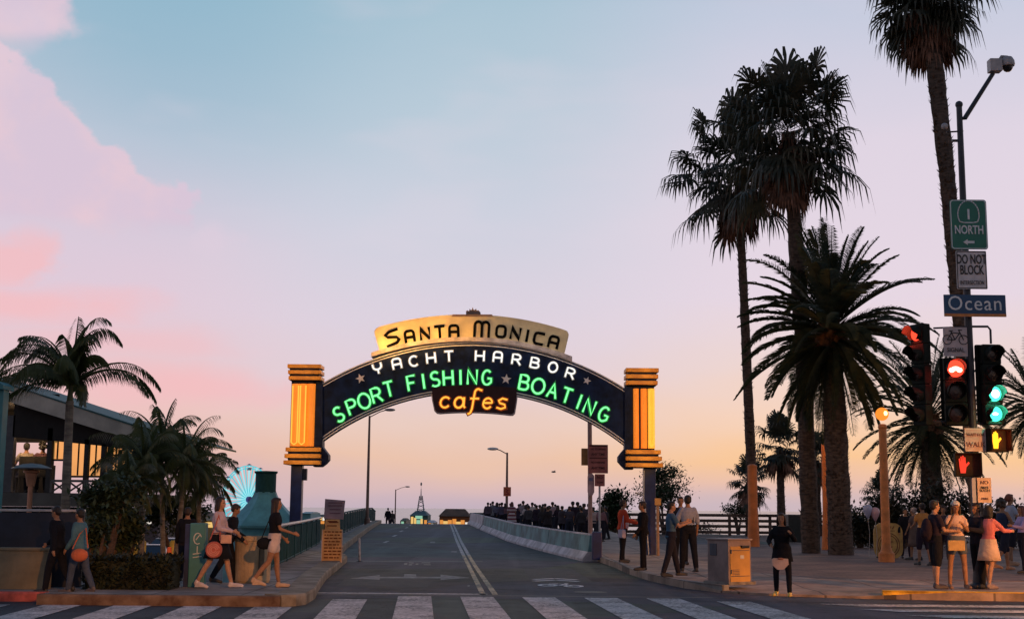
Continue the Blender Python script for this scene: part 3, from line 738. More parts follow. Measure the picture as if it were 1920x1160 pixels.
def sign_plate(name, x0, x1, y0, y1, m, label, cat='sign', yoff=-.16, r=.03, border=None, bevel_m=None):
    a, c = P(x0, y0, PY + yoff), P(x1, y1, PY + yoff); w, h = c.x - a.x, a.z - c.z
    e = empty(name, ((a.x + c.x) / 2, PY + yoff, (a.z + c.z) / 2), 0, label, cat)
    bm = NBM(); prism(bm, rrect(0, 0, w, h, r), 0, .012); build('plate', bm, m, e)
    if border:
        bm = NBM(); o_ = rrect(0, 0, w - .02, h - .02, r); i_ = rrect(0, 0, w - .055, h - .055, r * .8); k = len(o_)
        vo = [bm.verts.new((x, -.004, z)) for x, z in o_]; vi = [bm.verts.new((x, -.004, z)) for x, z in i_]
        for j in range(k): bm.faces.new((vo[j], vo[(j + 1) % k], vi[(j + 1) % k], vi[j]))
        build('border', bm, border, e)
    bm = NBM(); box(bm, (0, .05, 0), (.05, .07, h * .5)); build('clamp', bm, dark, e)
    return e, w, h
e, w, h = sign_plate('route_sign', 1780, 1853, 374, 468, sgreen, 'green route 1 north sign with an arrow near the pole top', border=letw, r=.06)
bm = NBM(); sh = [(-.19, -.02), (-.22, .06)] + [(-.22 + 0 * i, .06) for i in ()] + arc(0, .12, .225, .28, 180, 0, 14) + [(.22, .06), (.19, -.02), (.1, -.04), (-.1, -.04)]
sh = [(x * w / .78, z * h / 1.0 + .08) for x, z in sh]
for a_, b2 in zip(sh, sh[1:] + sh[:1]): ribbon(bm, [a_, b2], .022, -.01, 0)
build('route_shield', bm, letw, e)
text('numeral', '1', .3, letw, e, (0, -.008, .2), bold=.006); text('lettering', 'NORTH', .25, letw, e, (0, -.008, -.12), sx=.68, bold=.004)
bm = NBM(); prism(bm, [(-.13, -.37), (-.04, -.31), (-.04, -.345), (.1, -.345), (.1, -.395), (-.04, -.395), (-.04, -.43)], -.01, 0); build('arrow', bm, letw, e)
e, w, h = sign_plate('regulatory_sign', 1792, 1852, 470, 542, swhite, 'white do not block intersection sign under the green route sign', border=black, r=.02)
text('lettering', 'DO NOT\nBLOCK', .27, black, e, (0, -.008, .1), sx=.56, bold=.005); text('lettering', 'INTERSECTION', .12, black, e, (0, -.008, -.27), sx=.6)
e, w, h = sign_plate('street_name_sign', 1769, 1887, 552, 594, sblue, 'blue street name sign reading Ocean with an orange lower edge', yoff=-.2, r=.01)
text('lettering', 'Ocean', .42, letw, e, (0, -.008, .035), sx=.93, spacing=1.1)
bm = NBM(); box(bm, (0, -.004, -h / 2 + .03), (w, .008, .06)); build('edge_band', bm, sorange, e)
def bike_icon(bm, cx, cz, s, y0, y1):
    for sx in (-1, 1):
        c_ = arc(cx + sx * .3 * s, cz, .17 * s, .17 * s, 0, 360, 14); ribbon(bm, c_, .03 * s, y0, y1)
    for a_, b2 in (((-.3, 0), (-.14, .26)), ((-.14, .26), (.16, .24)), ((.16, .24), (-.02, 0)), ((-.3, 0), (-.02, 0)), ((-.02, 0), (-.16, .32)), ((.3, 0), (.13, .36)), ((-.22, .33), (-.09, .33)), ((.13, .36), (.24, .36))):
        ribbon(bm, [(cx + a_[0] * s, cz + a_[1] * s), (cx + b2[0] * s, cz + b2[1] * s)], .035 * s, y0, y1)
e, w, h = sign_plate('bicycle_signal_sign', 1768, 1815, 613, 668, mat('sign_pinkish_white', (.5, .42, .42), .55, .08), 'small white bicycle signal sign above the red bicycle light', r=.01)
bm = NBM(); bike_icon(bm, 0, .04, .55, -.01, -.001); build('bicycle_symbol', bm, black, e); text('lettering', 'SIGNAL', .125, black, e, (0, -.008, -.17), sx=.85)
e, w, h = sign_plate('crossing_rule_sign', 1808, 1850, 802, 846, mat('sign_dull_pink', (.42, .3, .28), .55, .1), 'weathered do not walk notice left of the orange hand signal', r=.01, border=mat('sign_frame_pale', (.5, .42, .4), .5), yoff=-.14)
text('lettering', 'WAIT FOR', .085, mat('faded_ink', (.12, .03, .03), .6), e, (0, -.008, .1), sx=.9); text('lettering', 'WALK', .15, M['faded_ink'], e, (0, -.008, -.1), sx=.9)
e, w, h = sign_plate('parking_notice', 1832, 1860, 895, 942, mat('sign_tan', (.55, .4, .3), .55, .1), 'small tan notice hanging low on the signal pole', r=.01, yoff=-.3)
text('lettering', 'NO', .1, M['faded_ink'], e, (0, -.008, .15)); text('lettering', 'BIKES\nSKATES', .07, black, e, (0, -.008, .02), sx=.9); text('lettering', 'PARK', .06, M['faded_ink'], e, (0, -.008, -.17))
e, w, h = sign_plate('pale_notice', 1822, 1831, 895, 942, mat('sign_grey_blue', (.35, .37, .42), .55, .08), 'narrow grey notice turned edgewise beside the small tan notice', r=.005, yoff=-.3)

# signal heads
housing = mat('signal_housing', (.014, .018, .015), .7, .2, 4, spec=.1); lens_off = mat('dark_lens', (.02, .01, .01), .25)
red_e = emis('red_lamp', (1.0, .045, .02), 2.6); green_e = emis('green_lamp', (.06, .85, .5), 2.6); bright_g = emis('green_lamp_core', (.75, 1.0, .95), 4); core_r = emis('red_lamp_core', (1, .75, .5), 3.0)
hand_o = emis('orange_hand_lamp', (1.0, .45, .02), 2.2); hand_r = emis('red_hand_lamp', (1.0, .06, .03), 1.1)
def visor(bm, c, r, L, n=14):
    vs = []
    for rr, y in ((r, 0), (r, -L)):
        vs.append([bm.verts.new((c[0] + rr * math.cos(a), c[1] + y * (1 if math.sin(a) > -.2 or y == 0 else .45), c[2] + rr * math.sin(a))) for a in [R(-55 + 290 * i / n) for i in range(n + 1)]])
    vi = [[bm.verts.new(v_.co + Vector(((c[0] - v_.co.x) * .04, 0, (c[2] - v_.co.z) * .04))) for v_ in ring] for ring in vs]
    for i in range(n):
        bm.faces.new((vs[0][i], vs[0][i + 1], vs[1][i + 1], vs[1][i])); bm.faces.new((vi[0][i], vi[1][i], vi[1][i + 1], vi[0][i + 1]))
        bm.faces.new((vs[1][i], vs[1][i + 1], vi[1][i + 1], vi[1][i]))
def disc(bm, c, r, n=20, dome=.02):
    lathe_r = [(r, 0), (r * .7, dome * .6), (r * .3, dome)]
    vs = [[bm.verts.new((c[0] + q * math.cos(2 * PI * i / n), c[1] - d_, c[2] + q * math.sin(2 * PI * i / n))) for i in range(n)] for q, d_ in lathe_r]
    for j in range(2):
        for i in range(n): bm.faces.new((vs[j][i], vs[j][(i + 1) % n], vs[j + 1][(i + 1) % n], vs[j + 1][i]))
    bm.faces.new(vs[2])
def head(x0, x1, y0, y1, n, rz, label, lit, yoff=-.1, w=None):
    a, c = P(x0, y0, PY + yoff), P(x1, y1, PY + yoff); h = a.z - c.z; s = h / n; w = w or min(s * .95, c.x - a.x)
    e = empty('traffic_light', ((a.x + c.x) / 2, PY + yoff, c.z), rz, label, 'traffic light')
    bm = NBM()
    for i in range(n): box(bm, (0, .06, s * (i + .5)), (w, .2, s * .985), bev=.02)
    box(bm, (0, .17, h / 2), (w * .5, .04, h * .9)); build('housing', bm, housing, e)
    if x0 > 1750: bm = NBM(); prism(bm, rrect(0, h / 2, (c.x - a.x) * 1.06, h * 1.01, .04), .165, .18); build('backplate', bm, housing, e)
    for i in range(n):
        bm = NBM(); visor(bm, (0, -.045, s * (n - i - .5)), w * .43, .26); build('visor', bm, housing, e)
        bm = NBM(); disc(bm, (0, -.05, s * (n - i - .5)), w * .4)
        build('lens', bm, lit.get(i, lens_off), e)
        if i in lit:
            d = bpy.data.lights.new('signal_lamp', 'POINT'); d.energy = 22; d.color = (1, .06, .03) if lit[i] is red_e else (.08, 1, .6); d.shadow_soft_size = .08
            o = bpy.data.objects.new('signal_lamp', d); col.objects.link(o); o.parent = e; o.location = (0, -.2, s * (n - i - .5))
    return e, w, s, h
head(1700, 1748, 607, 797, 5, R(-62), 'left traffic light with a red lamp at its top facing up the street', {0: red_e}, w=.36)
e, w, s, h = head(1766, 1818, 670, 797, 3, R(-8), 'middle traffic light with its red bicycle lamp lit', {0: red_e})
bm = NBM(); z0 = h - s * .55
for sx in (-1, 1): sph(bm, (sx * .075, -.085, z0 - .01), (.06, .01, .05), 10, 6)
sph(bm, (0, -.087, z0 + .02), (.09, .008, .045), 10, 6); build('bicycle_symbol', bm, core_r, e)
e, w, s, h = head(1834, 1888, 645, 795, 4, R(5), 'right traffic light with two green lamps lit', {2: green_e, 3: green_e})
bm = NBM(); sph(bm, (.02, -.075, s * 1.5), (.085, .01, .085), 12, 8); sph(bm, (0, -.075, s * .5), (.06, .01, .03), 12, 8); build('lamp_core', bm, bright_g, e)
hand = [(-.3, -.95), (.3, -.95), (.42, -.3), (.85, .15), (.7, .32), (.38, .05), (.34, .8), (.2, .84), (.17, .25), (.12, .98), (-.03, 1.0), (-.05, .25), (-.12, .92), (-.27, .88), (-.24, .2), (-.35, .7), (-.48, .64), (-.42, -.2)]
def pedhead(x0, x1, y0, y1, rz, label, hm, px, yoff=-.12):
    a, c = P(x0, y0, PY + yoff), P(x1, y1, PY + yoff); w, h = c.x - a.x, a.z - c.z
    e = empty('pedestrian_signal', ((a.x + c.x) / 2, PY + yoff, (a.z + c.z) / 2), rz, label, 'pedestrian signal')
    bm = NBM(); box(bm, (0, .1, 0), (w, .24, h), bev=.02); build('housing', bm, housing, e)
    bm = NBM()
    for dx, dz, sx, sz in ((0, h / 2 - .015, w, .02), (-w / 2 + .01, 0, .02, h - .04), (w / 2 - .01, 0, .02, h - .04)): box(bm, (dx, -.09, dz), (sx, .14, sz))
    build('visor', bm, housing, e)
    bm = NBM(); prism(bm, [(px + x * h * .33, z * h * .38) for x, z in hand], -.04, -.025); build('hand_symbol', bm, hm, e)
    d = bpy.data.lights.new('hand_lamp', 'POINT'); d.energy = 11 if hm is hand_o else 4; d.color = (1, .07, .01); d.shadow_soft_size = .06
    o = bpy.data.objects.new('hand_lamp', d); col.objects.link(o); o.parent = e; o.location = (px, -.16, 0)
    return e
pedhead(1847, 1893, 803, 847, R(14), 'pedestrian signal with a glowing orange hand', hand_o, -.06)
pedhead(1790, 1840, 848, 893, R(-14), 'lower pedestrian signal with a red hand', hand_r, -.1)
# ------------------------------------------------------------------ trees
leaf_d = mat('palm_leaf', (.04, .07, .03), .6, .4, 1.6, transl=.18, c2=(.09, .085, .035)); leaf_k = mat('fan_leaf', (.035, .058, .038), .6, .4, 1.1, transl=.16, c2=(.085, .075, .045))
dead = mat('dead_frond', (.19, .1, .065), .85, .35, 3); bark = mat('palm_bark', (.075, .05, .036), .9, .35, 5, .6, stretch=(1, 1, 3), bscale=14)
leaf_q = mat('feather_leaf', (.075, .11, .035), .5, .4, 1.4, transl=.22, c2=(.12, .14, .05)); bark_p = mat('smooth_bark', (.16, .14, .11), .8, .25, 3, .3, stretch=(1, 1, 5))
leaf_b = mat('bush_leaf', (.045, .07, .03), .6, .4, 3, transl=.1)
class LB:
    def __init__(s): s.v = []; s.f = []
    def strip(s, pts, ws, side):
        b0 = len(s.v)
        for p, w in zip(pts, ws): s.v.append(p + side * w); s.v.append(p - side * w)
        for i in range(len(pts) - 1): a = b0 + 2 * i; s.f.append((a, a + 1, a + 3, a + 2))
    def build(s, name, m, parent): return buildv(name, [tuple(v) for v in s.v], s.f, m, parent)
def fanleaf(L, rnd, base, d, pet, fr, droop, nseg=15, spread=125, hang=0.0):
    d = d.normalized(); s, u = frame_of(d)
    pts = [base + d * pet * t + Vector((0, 0, -droop * .25 * pet * t * t)) for t in (0, .5, 1)]
    L.strip(pts, [.03, .022, .016], s)
    hub = pts[-1]; d2 = (pts[-1] - pts[-2]).normalized(); s, u = frame_of(d2)
    tw = rnd.uniform(-.5, .5)
    for i in range(nseg):
        a = R(lerp(-spread, spread, i / (nseg - 1)) + rnd.uniform(-4, 4)); ln = fr * (1 - .28 * abs(a) / R(spread)) * rnd.uniform(.85, 1.1)
        dd = (d2 * math.cos(a) + s * math.sin(a) + u * (.25 * math.cos(a) + tw * math.sin(a) * .5)).normalized()
        p1 = hub + dd * ln * .5; dn = Vector((0, 0, -1))
        p2 = hub + dd * ln * .82 + dn * ln * droop * .22; p3 = p2 + (dd * .35 + dn * (.5 + droop)).normalized() * ln * (.3 + hang * rnd.random())
        sd = dd.cross(u)
        sd = sd.normalized() if sd.length > .1 else s
        L.strip([hub, p1, p2, p3], [.008, .05 * fr + .014, .034 * fr + .01, .004], sd)
def trunk_mesh(name, pts, rs, m, parent, n=14, boots=0, rnd=None):
    bm = NBM(); pts = [Vector(p) for p in pts]
    # resample for an uneven ringed outline
    P_, R_ = [], []
    for i in range(len(pts) - 1):
        k = max(2, int((pts[i + 1] - pts[i]).length / .28))
        for j in range(k):
            t = j / k; P_.append(pts[i].lerp(pts[i + 1], t)); R_.append(lerp(rs[i], rs[i + 1], t) * (rnd.uniform(.93, 1.07) if rnd else 1))
    P_.append(pts[-1]); R_.append(rs[-1]); tube(bm, P_, R_, n)
    if boots:
        for i in range(boots):
            t = rnd.random(); q = t * (len(P_) - 1); j = int(q); p = P_[j].lerp(P_[min(j + 1, len(P_) - 1)], q - j); a = rnd.random() * 2 * PI
            r = R_[j]; o = Vector((math.cos(a), math.sin(a), 0)); sd = Vector((-o.y, o.x, 0)) * .06
            v = [bm.verts.new(p + o * r * .9 + sd), bm.verts.new(p + o * r * .9 - sd), bm.verts.new(p + o * (r + .09) + Vector((0, 0, .14)))]
            bm.faces.new(v)
            v2 = bm.verts.new(p + o * r * .8 + Vector((0, 0, -.12))); bm.faces.new((v[0], v2, v[1]))
    return build(name, bm, m, parent, smooth=False)
def fan_palm(base, top, r0, r1, label, seed, n=70, pet=1.35, fr=.95, skirt=2.0, skr=1.0, skn=60, boots=300, group='fan palms', hang=.5, mid=None, emin=-38):
    rnd = random.Random(seed); e = empty('fan_palm', base, 0, label, 'palm', group); base = Vector(base); T = Vector(top) - base
    pts = [(0, 0, -.1)] + ([Vector(mid) - base] if mid else []) + [T]
    rr = [r0] + ([lerp(r0, r1, .5)] if mid else []) + [r1]
    trunk_mesh('trunk', pts, rr, bark, e, boots=boots, rnd=rnd)
    L = LB()
    for i in range(n):
        a = i * 2.39996 + rnd.uniform(-.5, .5); t = (i + .5) / n; elv = R(lerp(82, emin, t ** .85) + rnd.uniform(-17, 17))
        d = Vector((math.cos(a) * math.cos(elv), math.sin(a) * math.cos(elv), math.sin(elv)))
        fanleaf(L, rnd, T + Vector((0, 0, .35 * math.sin(elv))) + d * .1, d, pet * (rnd.uniform(.72, 1.3) if i % 4 else rnd.uniform(.3, .7)), fr * rnd.uniform(.85, 1.12), lerp(.15, 1.0, t), hang=hang * t)
    L.build('crown', leaf_k, e)
    if skirt:
        L = LB()
        for i in range(skn):
            a = rnd.random() * 2 * PI; t = rnd.random(); elv = R(lerp(-48, -82, t) + rnd.uniform(-8, 8)); z = -rnd.random() * skirt * .62
            d = Vector((math.cos(a) * math.cos(elv), math.sin(a) * math.cos(elv), math.sin(elv)))
            k = 1 - .45 * (-z / (skirt * .62))
            fanleaf(L, rnd, T + Vector((0, 0, z + .1)) + Vector((math.cos(a), math.sin(a), 0)) * .25, d, skr * .75 * k, .75, .6, nseg=9, spread=50, hang=.5)
        L.build('dead_skirt', dead, e)
    return e
def frond(L, rnd, base, d, length, droop, n=34, ll=.38, lw=.018, vang=.45, hangl=.0, dn=None):
    d = d.normalized(); p = base.copy(); pts = [p.copy()]; k = 14; dirs = []
    for i in range(k):
        t = i / k; d = (d + Vector((0, 0, -droop * (.25 + 1.3 * t) / k))).normalized(); dirs.append(d.copy()); p = p + d * length / k; pts.append(p.copy())
    dirs.append(d)
    s, u = frame_of(dirs[0]); L.strip(pts, [.035 * (1 - i / k) + .008 for i in range(k + 1)], s)
    L.strip(pts, [.03 * (1 - i / k) + .006 for i in range(k + 1)], u)
    for i in range(n):
        t = .08 + .92 * (i + rnd.random() * .6) / n; q = t * k; j = min(k - 1, int(q)); b0 = pts[j].lerp(pts[j + 1], q - j); dd = dirs[j]; s, u = frame_of(dd)
        l_ = ll * (math.sin(PI * min(1, .12 + t * .86)) ** .5) * rnd.uniform(.8, 1.1)
        for sg in (-1, 1):
            ld = (dd * .62 + s * sg * .8 + u * vang * rnd.uniform(.4, 1.1)).normalized()
            if hangl: ld = (ld * (1 - hangl) + Vector((0, 0, -1)) * hangl * 1.2).normalized()
            m1 = b0 + ld * l_ * .5; e1 = b0 + (ld + Vector((0, 0, -.25))).normalized() * l_
            sd = ld.cross(dd); sd = sd.normalized() if sd.length > .05 else u
            sd = (sd + dd * .5).normalized()
            L.strip([b0, m1, e1], [lw * .6, lw, .002], sd)
def date_palm(base, top, r0, r1, label, seed, n=95, length=3.5, n_leaf=40, emin=-62):
    rnd = random.Random(seed); e = empty('date_palm', base, 0, label, 'palm', 'date palms'); base = Vector(base); T = Vector(top) - base
    trunk_mesh('trunk', [(0, 0, -.1), T * .08, T * .5, T * .93, T], [r0 * 1.12, r0 * 1.02, r0, r1 * .95, r1 * 1.15], bark, e, 18, boots=700, rnd=rnd)
    bm = NBM(); sph(bm, T + Vector((0, 0, -.1)), (r1 * 1.55, r1 * 1.55, .8), 16, 10)
    for v in bm.verts: v.co += Vector((rnd.uniform(-.08, .08), rnd.uniform(-.08, .08), rnd.uniform(-.08, .08)))
    for i in range(160):
        a = rnd.random() * 2 * PI; o = Vector((math.cos(a), math.sin(a), 0)); z = rnd.uniform(-.8, .6); r = r1 * 1.5 * math.sqrt(max(.1, 1 - (z / .9) ** 2)); b0 = T + o * r * .8 + Vector((0, 0, z)); sd = Vector((-o.y, o.x, 0)) * .09
        bm.faces.new([bm.verts.new(b0 + sd), bm.verts.new(b0 - sd), bm.verts.new(b0 + o * .35 + Vector((0, 0, .3)))])
    build('frond_bases', bm, mat('cut_frond_base', (.17, .08, .035), .85, .35, 5), e)
    L = LB()
    for i in range(n):
        a = i * 2.39996 + rnd.uniform(-.4, .4); t = (i + .5) / n; elv = R(lerp(86, emin, t ** .9) + rnd.uniform(-11, 11))
        d = Vector((math.cos(a) * math.cos(elv), math.sin(a) * math.cos(elv), math.sin(elv)))
        frond(L, rnd, T + Vector((0, 0, .4 * math.sin(elv) + .2)) + d * .3, d, length * rnd.uniform(.85, 1.1) * (1 if elv > -.3 else .85), rnd.uniform(.85, 1.35) * (.8 + .35 * t), n=n_leaf, ll=.48, lw=.025)
    L.build('crown', leaf_d, e)
    return e
def g0(px, py, z=.15): q = G(px, py, z); return q
# tall fan palm, left of pair (A), right of pair (B), the one cut by the frame top (C)
b_ = g0(1415, 1022); t_ = P(1383, 318, b_.y); fan_palm(b_, t_, .23, .16, 'tall slender fan palm, left of the touching pair with hanging dead fronds', 3, n=82, pet=2.05, fr=1.15, skirt=3.3, skr=1.35, skn=75, mid=P(1395, 560, b_.y), boots=260, hang=.7)
b_ = g0(1521, 1036); t_ = P(1478, 250, b_.y); fan_palm(b_, t_, .33, .26, 'tall fan palm with the highest full crown, right of the touching pair', 5, n=98, pet=1.85, fr=1.1, skirt=3.2, skr=1.15, skn=85, mid=P(1505, 640, b_.y), boots=300, hang=.6)
b_ = g0(1840, 1050); t_ = P(1738, -10, b_.y + 4); fan_palm(b_, t_, .2, .33, 'leaning thick fan palm cut off by the top of the picture', 8, n=105, pet=1.35, fr=1.0, skirt=2.9, skr=1.0, skn=110, mid=P(1776, 330, b_.y + 2.5), boots=900, hang=.6)
b_ = g0(1577, 1039); t_ = P(1560, 640, b_.y); date_palm(b_, t_, .4, .36, 'large date palm with a wide arching crown and thick dark trunk', 11, n=130, length=3.5, n_leaf=78)
b_ = g0(1752, 1020); t_ = P(1742, 800, b_.y); date_palm(b_, t_, .5, .42, 'date palm standing dark behind the traffic lights', 12, n=90, length=3.6, n_leaf=44)
b_ = g0(1935, 1012); t_ = P(1940, 770, b_.y); date_palm(b_, t_, .45, .4, 'date palm at the right edge behind the signals', 13, n=70, length=3.3, n_leaf=40)
# small fan palms by the fence
for px, py, tx, ty, sc, sd, lb in ((1466, 1008, 1462, 838, 1.0, 21, 'short fan palm with a ragged brown trunk left of the thick palms'), (1404, 1004, 1404, 905, .8, 22, 'small fan palm tucked behind the orange lit trunk'),
                                   (1536, 1004, 1530, 862, .9, 23, 'short fan palm between the two dark palm trunks'), (1622, 1006, 1655, 930, .8, 24, 'low fan palm behind the globe lamp')):
    b_ = g0(px, py); t_ = P(tx, ty, b_.y); fan_palm(b_, t_, .24 * sc, .2 * sc, lb, sd, n=46, pet=.95 * sc, fr=.8 * sc, skirt=1.2, skr=.7 * sc, skn=22, boots=160, group='short fan palms by the fence', hang=.1)
def leafcloud(L, rnd, c, r, n, ls, clumps=9):
    c = Vector(c); cs = []
    for i in range(clumps):
        v = Vector((rnd.gauss(0, 1), rnd.gauss(0, 1), rnd.gauss(0, 1))).normalized() * rnd.random() ** .4
        cs.append((c + Vector((v.x * r[0] * .72, v.y * r[1] * .72, v.z * r[2] * .72)), rnd.uniform(.3, .55)))
    for i in range(n):
        cc, k = cs[rnd.randrange(clumps)]
        v = Vector((rnd.gauss(0, .5), rnd.gauss(0, .5), rnd.gauss(0, .5))); p = cc + Vector((v.x * r[0] * k, v.y * r[1] * k, v.z * r[2] * k))
        d = Vector((rnd.gauss(0, 1), rnd.gauss(0, 1), rnd.gauss(0, .7))).normalized(); s, u = frame_of(d); l_ = ls * rnd.uniform(.6, 1.4)
        L.strip([p, p + d * l_ * .5, p + d * l_], [.02 * ls, .3 * ls, .02 * ls], s)
def bush(name, base, cz, r, n, ls, label, cat, seed, m=None, clumps=9, group=None):
    rnd = random.Random(seed); e = empty(name, base, 0, label, cat, group); bm = NBM()
    for i in range(5):
        a = rnd.random() * 6.28; tube(bm, [(0, 0, -.2), (math.cos(a) * r[0] * .2, math.sin(a) * r[1] * .2, cz * .5), (math.cos(a) * r[0] * .5, math.sin(a) * r[1] * .5, cz)], [.09, .06, .02], 6)
    build('trunk', bm, bark, e); L = LB(); leafcloud(L, rnd, (0, 0, cz), r, n, ls, clumps); L.build('crown', m or leaf_b, e); return e
q = P(1245, 915, 82); bush('tree', (q.x, 82, 0), 3.0, (1.9, 1.5, 1.5), 6500, .17, 'bushy dark tree behind the right foot of the arch', 'tree', 31, clumps=14)
q = P(1150, 945, 80); bush('shrub', (q.x, 80, 0), 1.7, (1.2, 1.0, 1.2), 3600, .22, 'spiky green shrub behind the railing left of the bushy tree', 'shrub', 32)
q = P(1384, 962, 90); bush('shrub', (q.x, 90, 0), 1.6, (1.1, 1.0, .8), 2000, .16, 'small round far shrub above the fence left of the orange trunk', 'shrub', 33)
q = P(1300, 985, 88); bush('shrub', (q.x, 88, -1.2), 1.4, (2.2, 1.0, .7), 2000, .16, 'low shrub seen through the rails of the fence', 'shrub', 34)
for i, (px, w_, h_, lb) in enumerate(((1690, 1.7, 1.9, 'dark shrub behind the globe lamp post'), (1790, 1.9, 2.1, 'dark shrub behind the signal pole'), (1610, 1.0, 1.1, 'low dark shrub right of the thick palm trunk'), (1890, 1.6, 1.4, 'dark shrub at the right edge behind the crowd'))):
    q = P(px, 970, 56); bush('shrub', (q.x, 56, .1), h_ * .75, (w_, 1.0, h_ * .72), 5200, .17, lb, 'shrub', 40 + i, m=leaf_k, group='shrubs behind the plaza')

# left side: feather palms, bushes, clipped hedge
def feather(base, top, r0, r1, label, seed, specs, trunkm=None, ll=.5, nl=34, lw=.02, hang=.45, gr='feather palms by the terrace', bend=None):
    rnd = random.Random(seed); e = empty('feather_palm', base, 0, label, 'palm', gr); base = Vector(base); T = Vector(top) - base
    trunk_mesh('trunk', [(0, 0, -.1), T * .5, T], [r0, (r0 + r1) / 2, r1], trunkm or bark_p, e, 12, rnd=rnd)
    bm = NBM(); tube(bm, [T, T + Vector((0, 0, .45))], [r1 * .9, .03], 8); build('crownshaft', bm, leaf_q, e)
    L = LB()
    for (a, ev, ln, dr) in specs:
        a = R(a + rnd.uniform(-4, 4)); ev = R(ev); d = Vector((math.cos(a) * math.cos(ev), math.sin(a) * math.cos(ev), math.sin(ev)))
        frond(L, rnd, T + Vector((0, 0, .35)), d, ln, dr, n=nl, ll=ll, lw=lw, vang=.1, hangl=hang)
    L.build('crown', leaf_q, e); return e
b_ = P(122, 1000, 29); t_ = P(131, 752, 29)
specs = [(180, 66, 2.0, 3.1), (170, 58, 2.2, 3.0), (190, 52, 2.3, 2.9), (200, 66, 2.0, 3.3), (150, 66, 2.0, 3.1), (178, 74, 1.9, 3.2), (184, 40, 2.2, 2.6), (165, 70, 1.7, 3.4), (186, 24, 2.3, 2.2), (175, 12, 2.2, 2.0), (160, 25, 2.5, 1.7), (215, 20, 2.3, 1.7),
         (0, 42, 2.3, 2.5), (-14, 34, 2.1, 2.3), (16, 38, 2.2, 2.7), (75, 76, 1.2, .5), (80, 84, 1.55, .15), (20, 84, 1.9, 4.2), (5, 82, 2.0, 4.4), (-40, 80, 1.8, 4.0), (60, 70, 1.6, 3.6), (-80, 50, 1.9, 2.6), (-120, 40, 2.0, 2.6), (100, 30, 2.0, 2.2), (130, 72, 1.5, 1.6), (-150, 70, 1.7, 2.4), (-30, 82, 2.1, 3.6), (195, 34, 2.2, 3.0)]
feather((b_.x, 29, .0), t_, .105, .085, 'tallest feather palm in front of the terrace roof, fronds drooping both ways', 51, specs, nl=46, ll=.42)
def ring_specs(rnd, n, ln): return [(i * 137.5, lerp(80, -28, (i + .5) / n) + rnd.uniform(-8, 8), ln * rnd.uniform(.8, 1.15), rnd.uniform(1.8, 2.6)) for i in range(n)]
rnd = random.Random(77)
for (bx_, tx_, ty_, Y, ln, lb) in ((268, 268, 897, 31, 1.5, 'feather palm left of the short cluster by the car park'), (312, 302, 864, 33, 1.6, 'feather palm rising highest in the short cluster'), (322, 346, 893, 32, 1.6, 'feather palm right of the short cluster, its fronds hanging toward the big wheel'),
                                   (240, 238, 935, 30, 1.05, 'low feather palm beside the dark bush'), (372, 374, 925, 34, 1.3, 'slim feather palm behind the teal pillar')):
    b_ = P(bx_, 1060, Y); t_ = P(tx_, ty_, Y); feather((b_.x, Y, -.8), t_, .07, .055, lb, 60 + bx_, ring_specs(rnd, 30, ln * .92), nl=34, ll=.34, gr='short feather palms by the car park', lw=.013)
for i, (px, py, Y, r, n, lb) in enumerate(((200, 940, 28, (.72, .5, .7), 3600, 'dense dark shrub at the end of the terrace wall'), (232, 990, 28.5, (.6, .5, .5), 2400, 'dark shrub above the hedge under the short palms'), (176, 1000, 26.5, (.4, .4, .5), 900, 'dark shrub behind the woman in the denim jacket'),
                                           (335, 965, 36, (1.1, .6, .6), 3000, 'leafy shrub under the short palms by the car park'))):
    q = P(px, py, Y); bush('shrub', (q.x, Y, -.4), q.z + .4, r, n, .13, lb, 'shrub', 70 + i, clumps=8, group='shrubs left of the bridge')
rnd = random.Random(5); L = LB(); a, c = P(160, 1050, 24.1), P(322, 1050, 24.1)
e = empty('hedge', ((a.x + c.x) / 2, 24.1, 0), 0, 'low clipped dark hedge behind the orange kerb', 'hedge')
w_ = c.x - a.x
for i in range(4200):
    x = rnd.uniform(-w_ / 2, w_ / 2); y = rnd.uniform(-.05, .8); z = rnd.uniform(.1, .66)
    if rnd.random() < .7: 
        if rnd.random() < .55: y = rnd.uniform(-.08, .04)
        else: z = rnd.uniform(.6, .7)
    d = Vector((rnd.gauss(0, 1), rnd.gauss(0, 1), rnd.gauss(0, 1))).normalized(); s, u = frame_of(d); L.strip([Vector((x, y, z)), Vector((x, y, z)) + d * .06, Vector((x, y, z)) + d * .11], [.004, .03, .003], s)
hl = L.build('foliage', mat('hedge_leaf', (.012, .02, .01), .7, .4, 4), e); bm = NBM(); box(bm, (0, .36, .33), (w_ - .05, .78, .62)); build('twig_core', bm, M['hedge_leaf'], e)

# ------------------------------------------------------------------ left: walls, terrace building
teal = mat('teal_paint', (.04, .2, .22), .5, .12, 2); teal_l = mat('light_teal_paint', (.09, .33, .4), .6, .15, 2); teal_d = mat('dark_teal_paint', (.015, .075, .085), .75, .15, 2, spec=.2); steel = mat('pale_metal', (.5, .46, .44), .4, .1, 5)
wallc = mat('stucco_wall', (.22, .18, .11), .85, .2, 1.2, .3)
a, c = P(-60, 1030, 23.9), P(91, 1030, 23.9)
e = empty('low_wall', ((a.x + c.x) / 2, 23.9, .1), 0, 'low tan concrete wall behind the red kerb', 'wall')
bm = NBM(); box(bm, (0, .12, (a.z - .12) / 2), (c.x - a.x, .25, a.z - .1), bev=.01); build('wall_body', bm, wallc, e)
bm = NBM(); box(bm, (0, .12, a.z - .08), (c.x - a.x + .03, .3, .05), bev=.01); build('coping', bm, wallc, e)
a, c = P(-60, 955, 24.6), P(158, 955, 24.6)
e = empty('terrace_screen', ((a.x + c.x) / 2, 24.6, .05), 0, 'dark navy screen with a pale top rail above the low wall', 'fence')
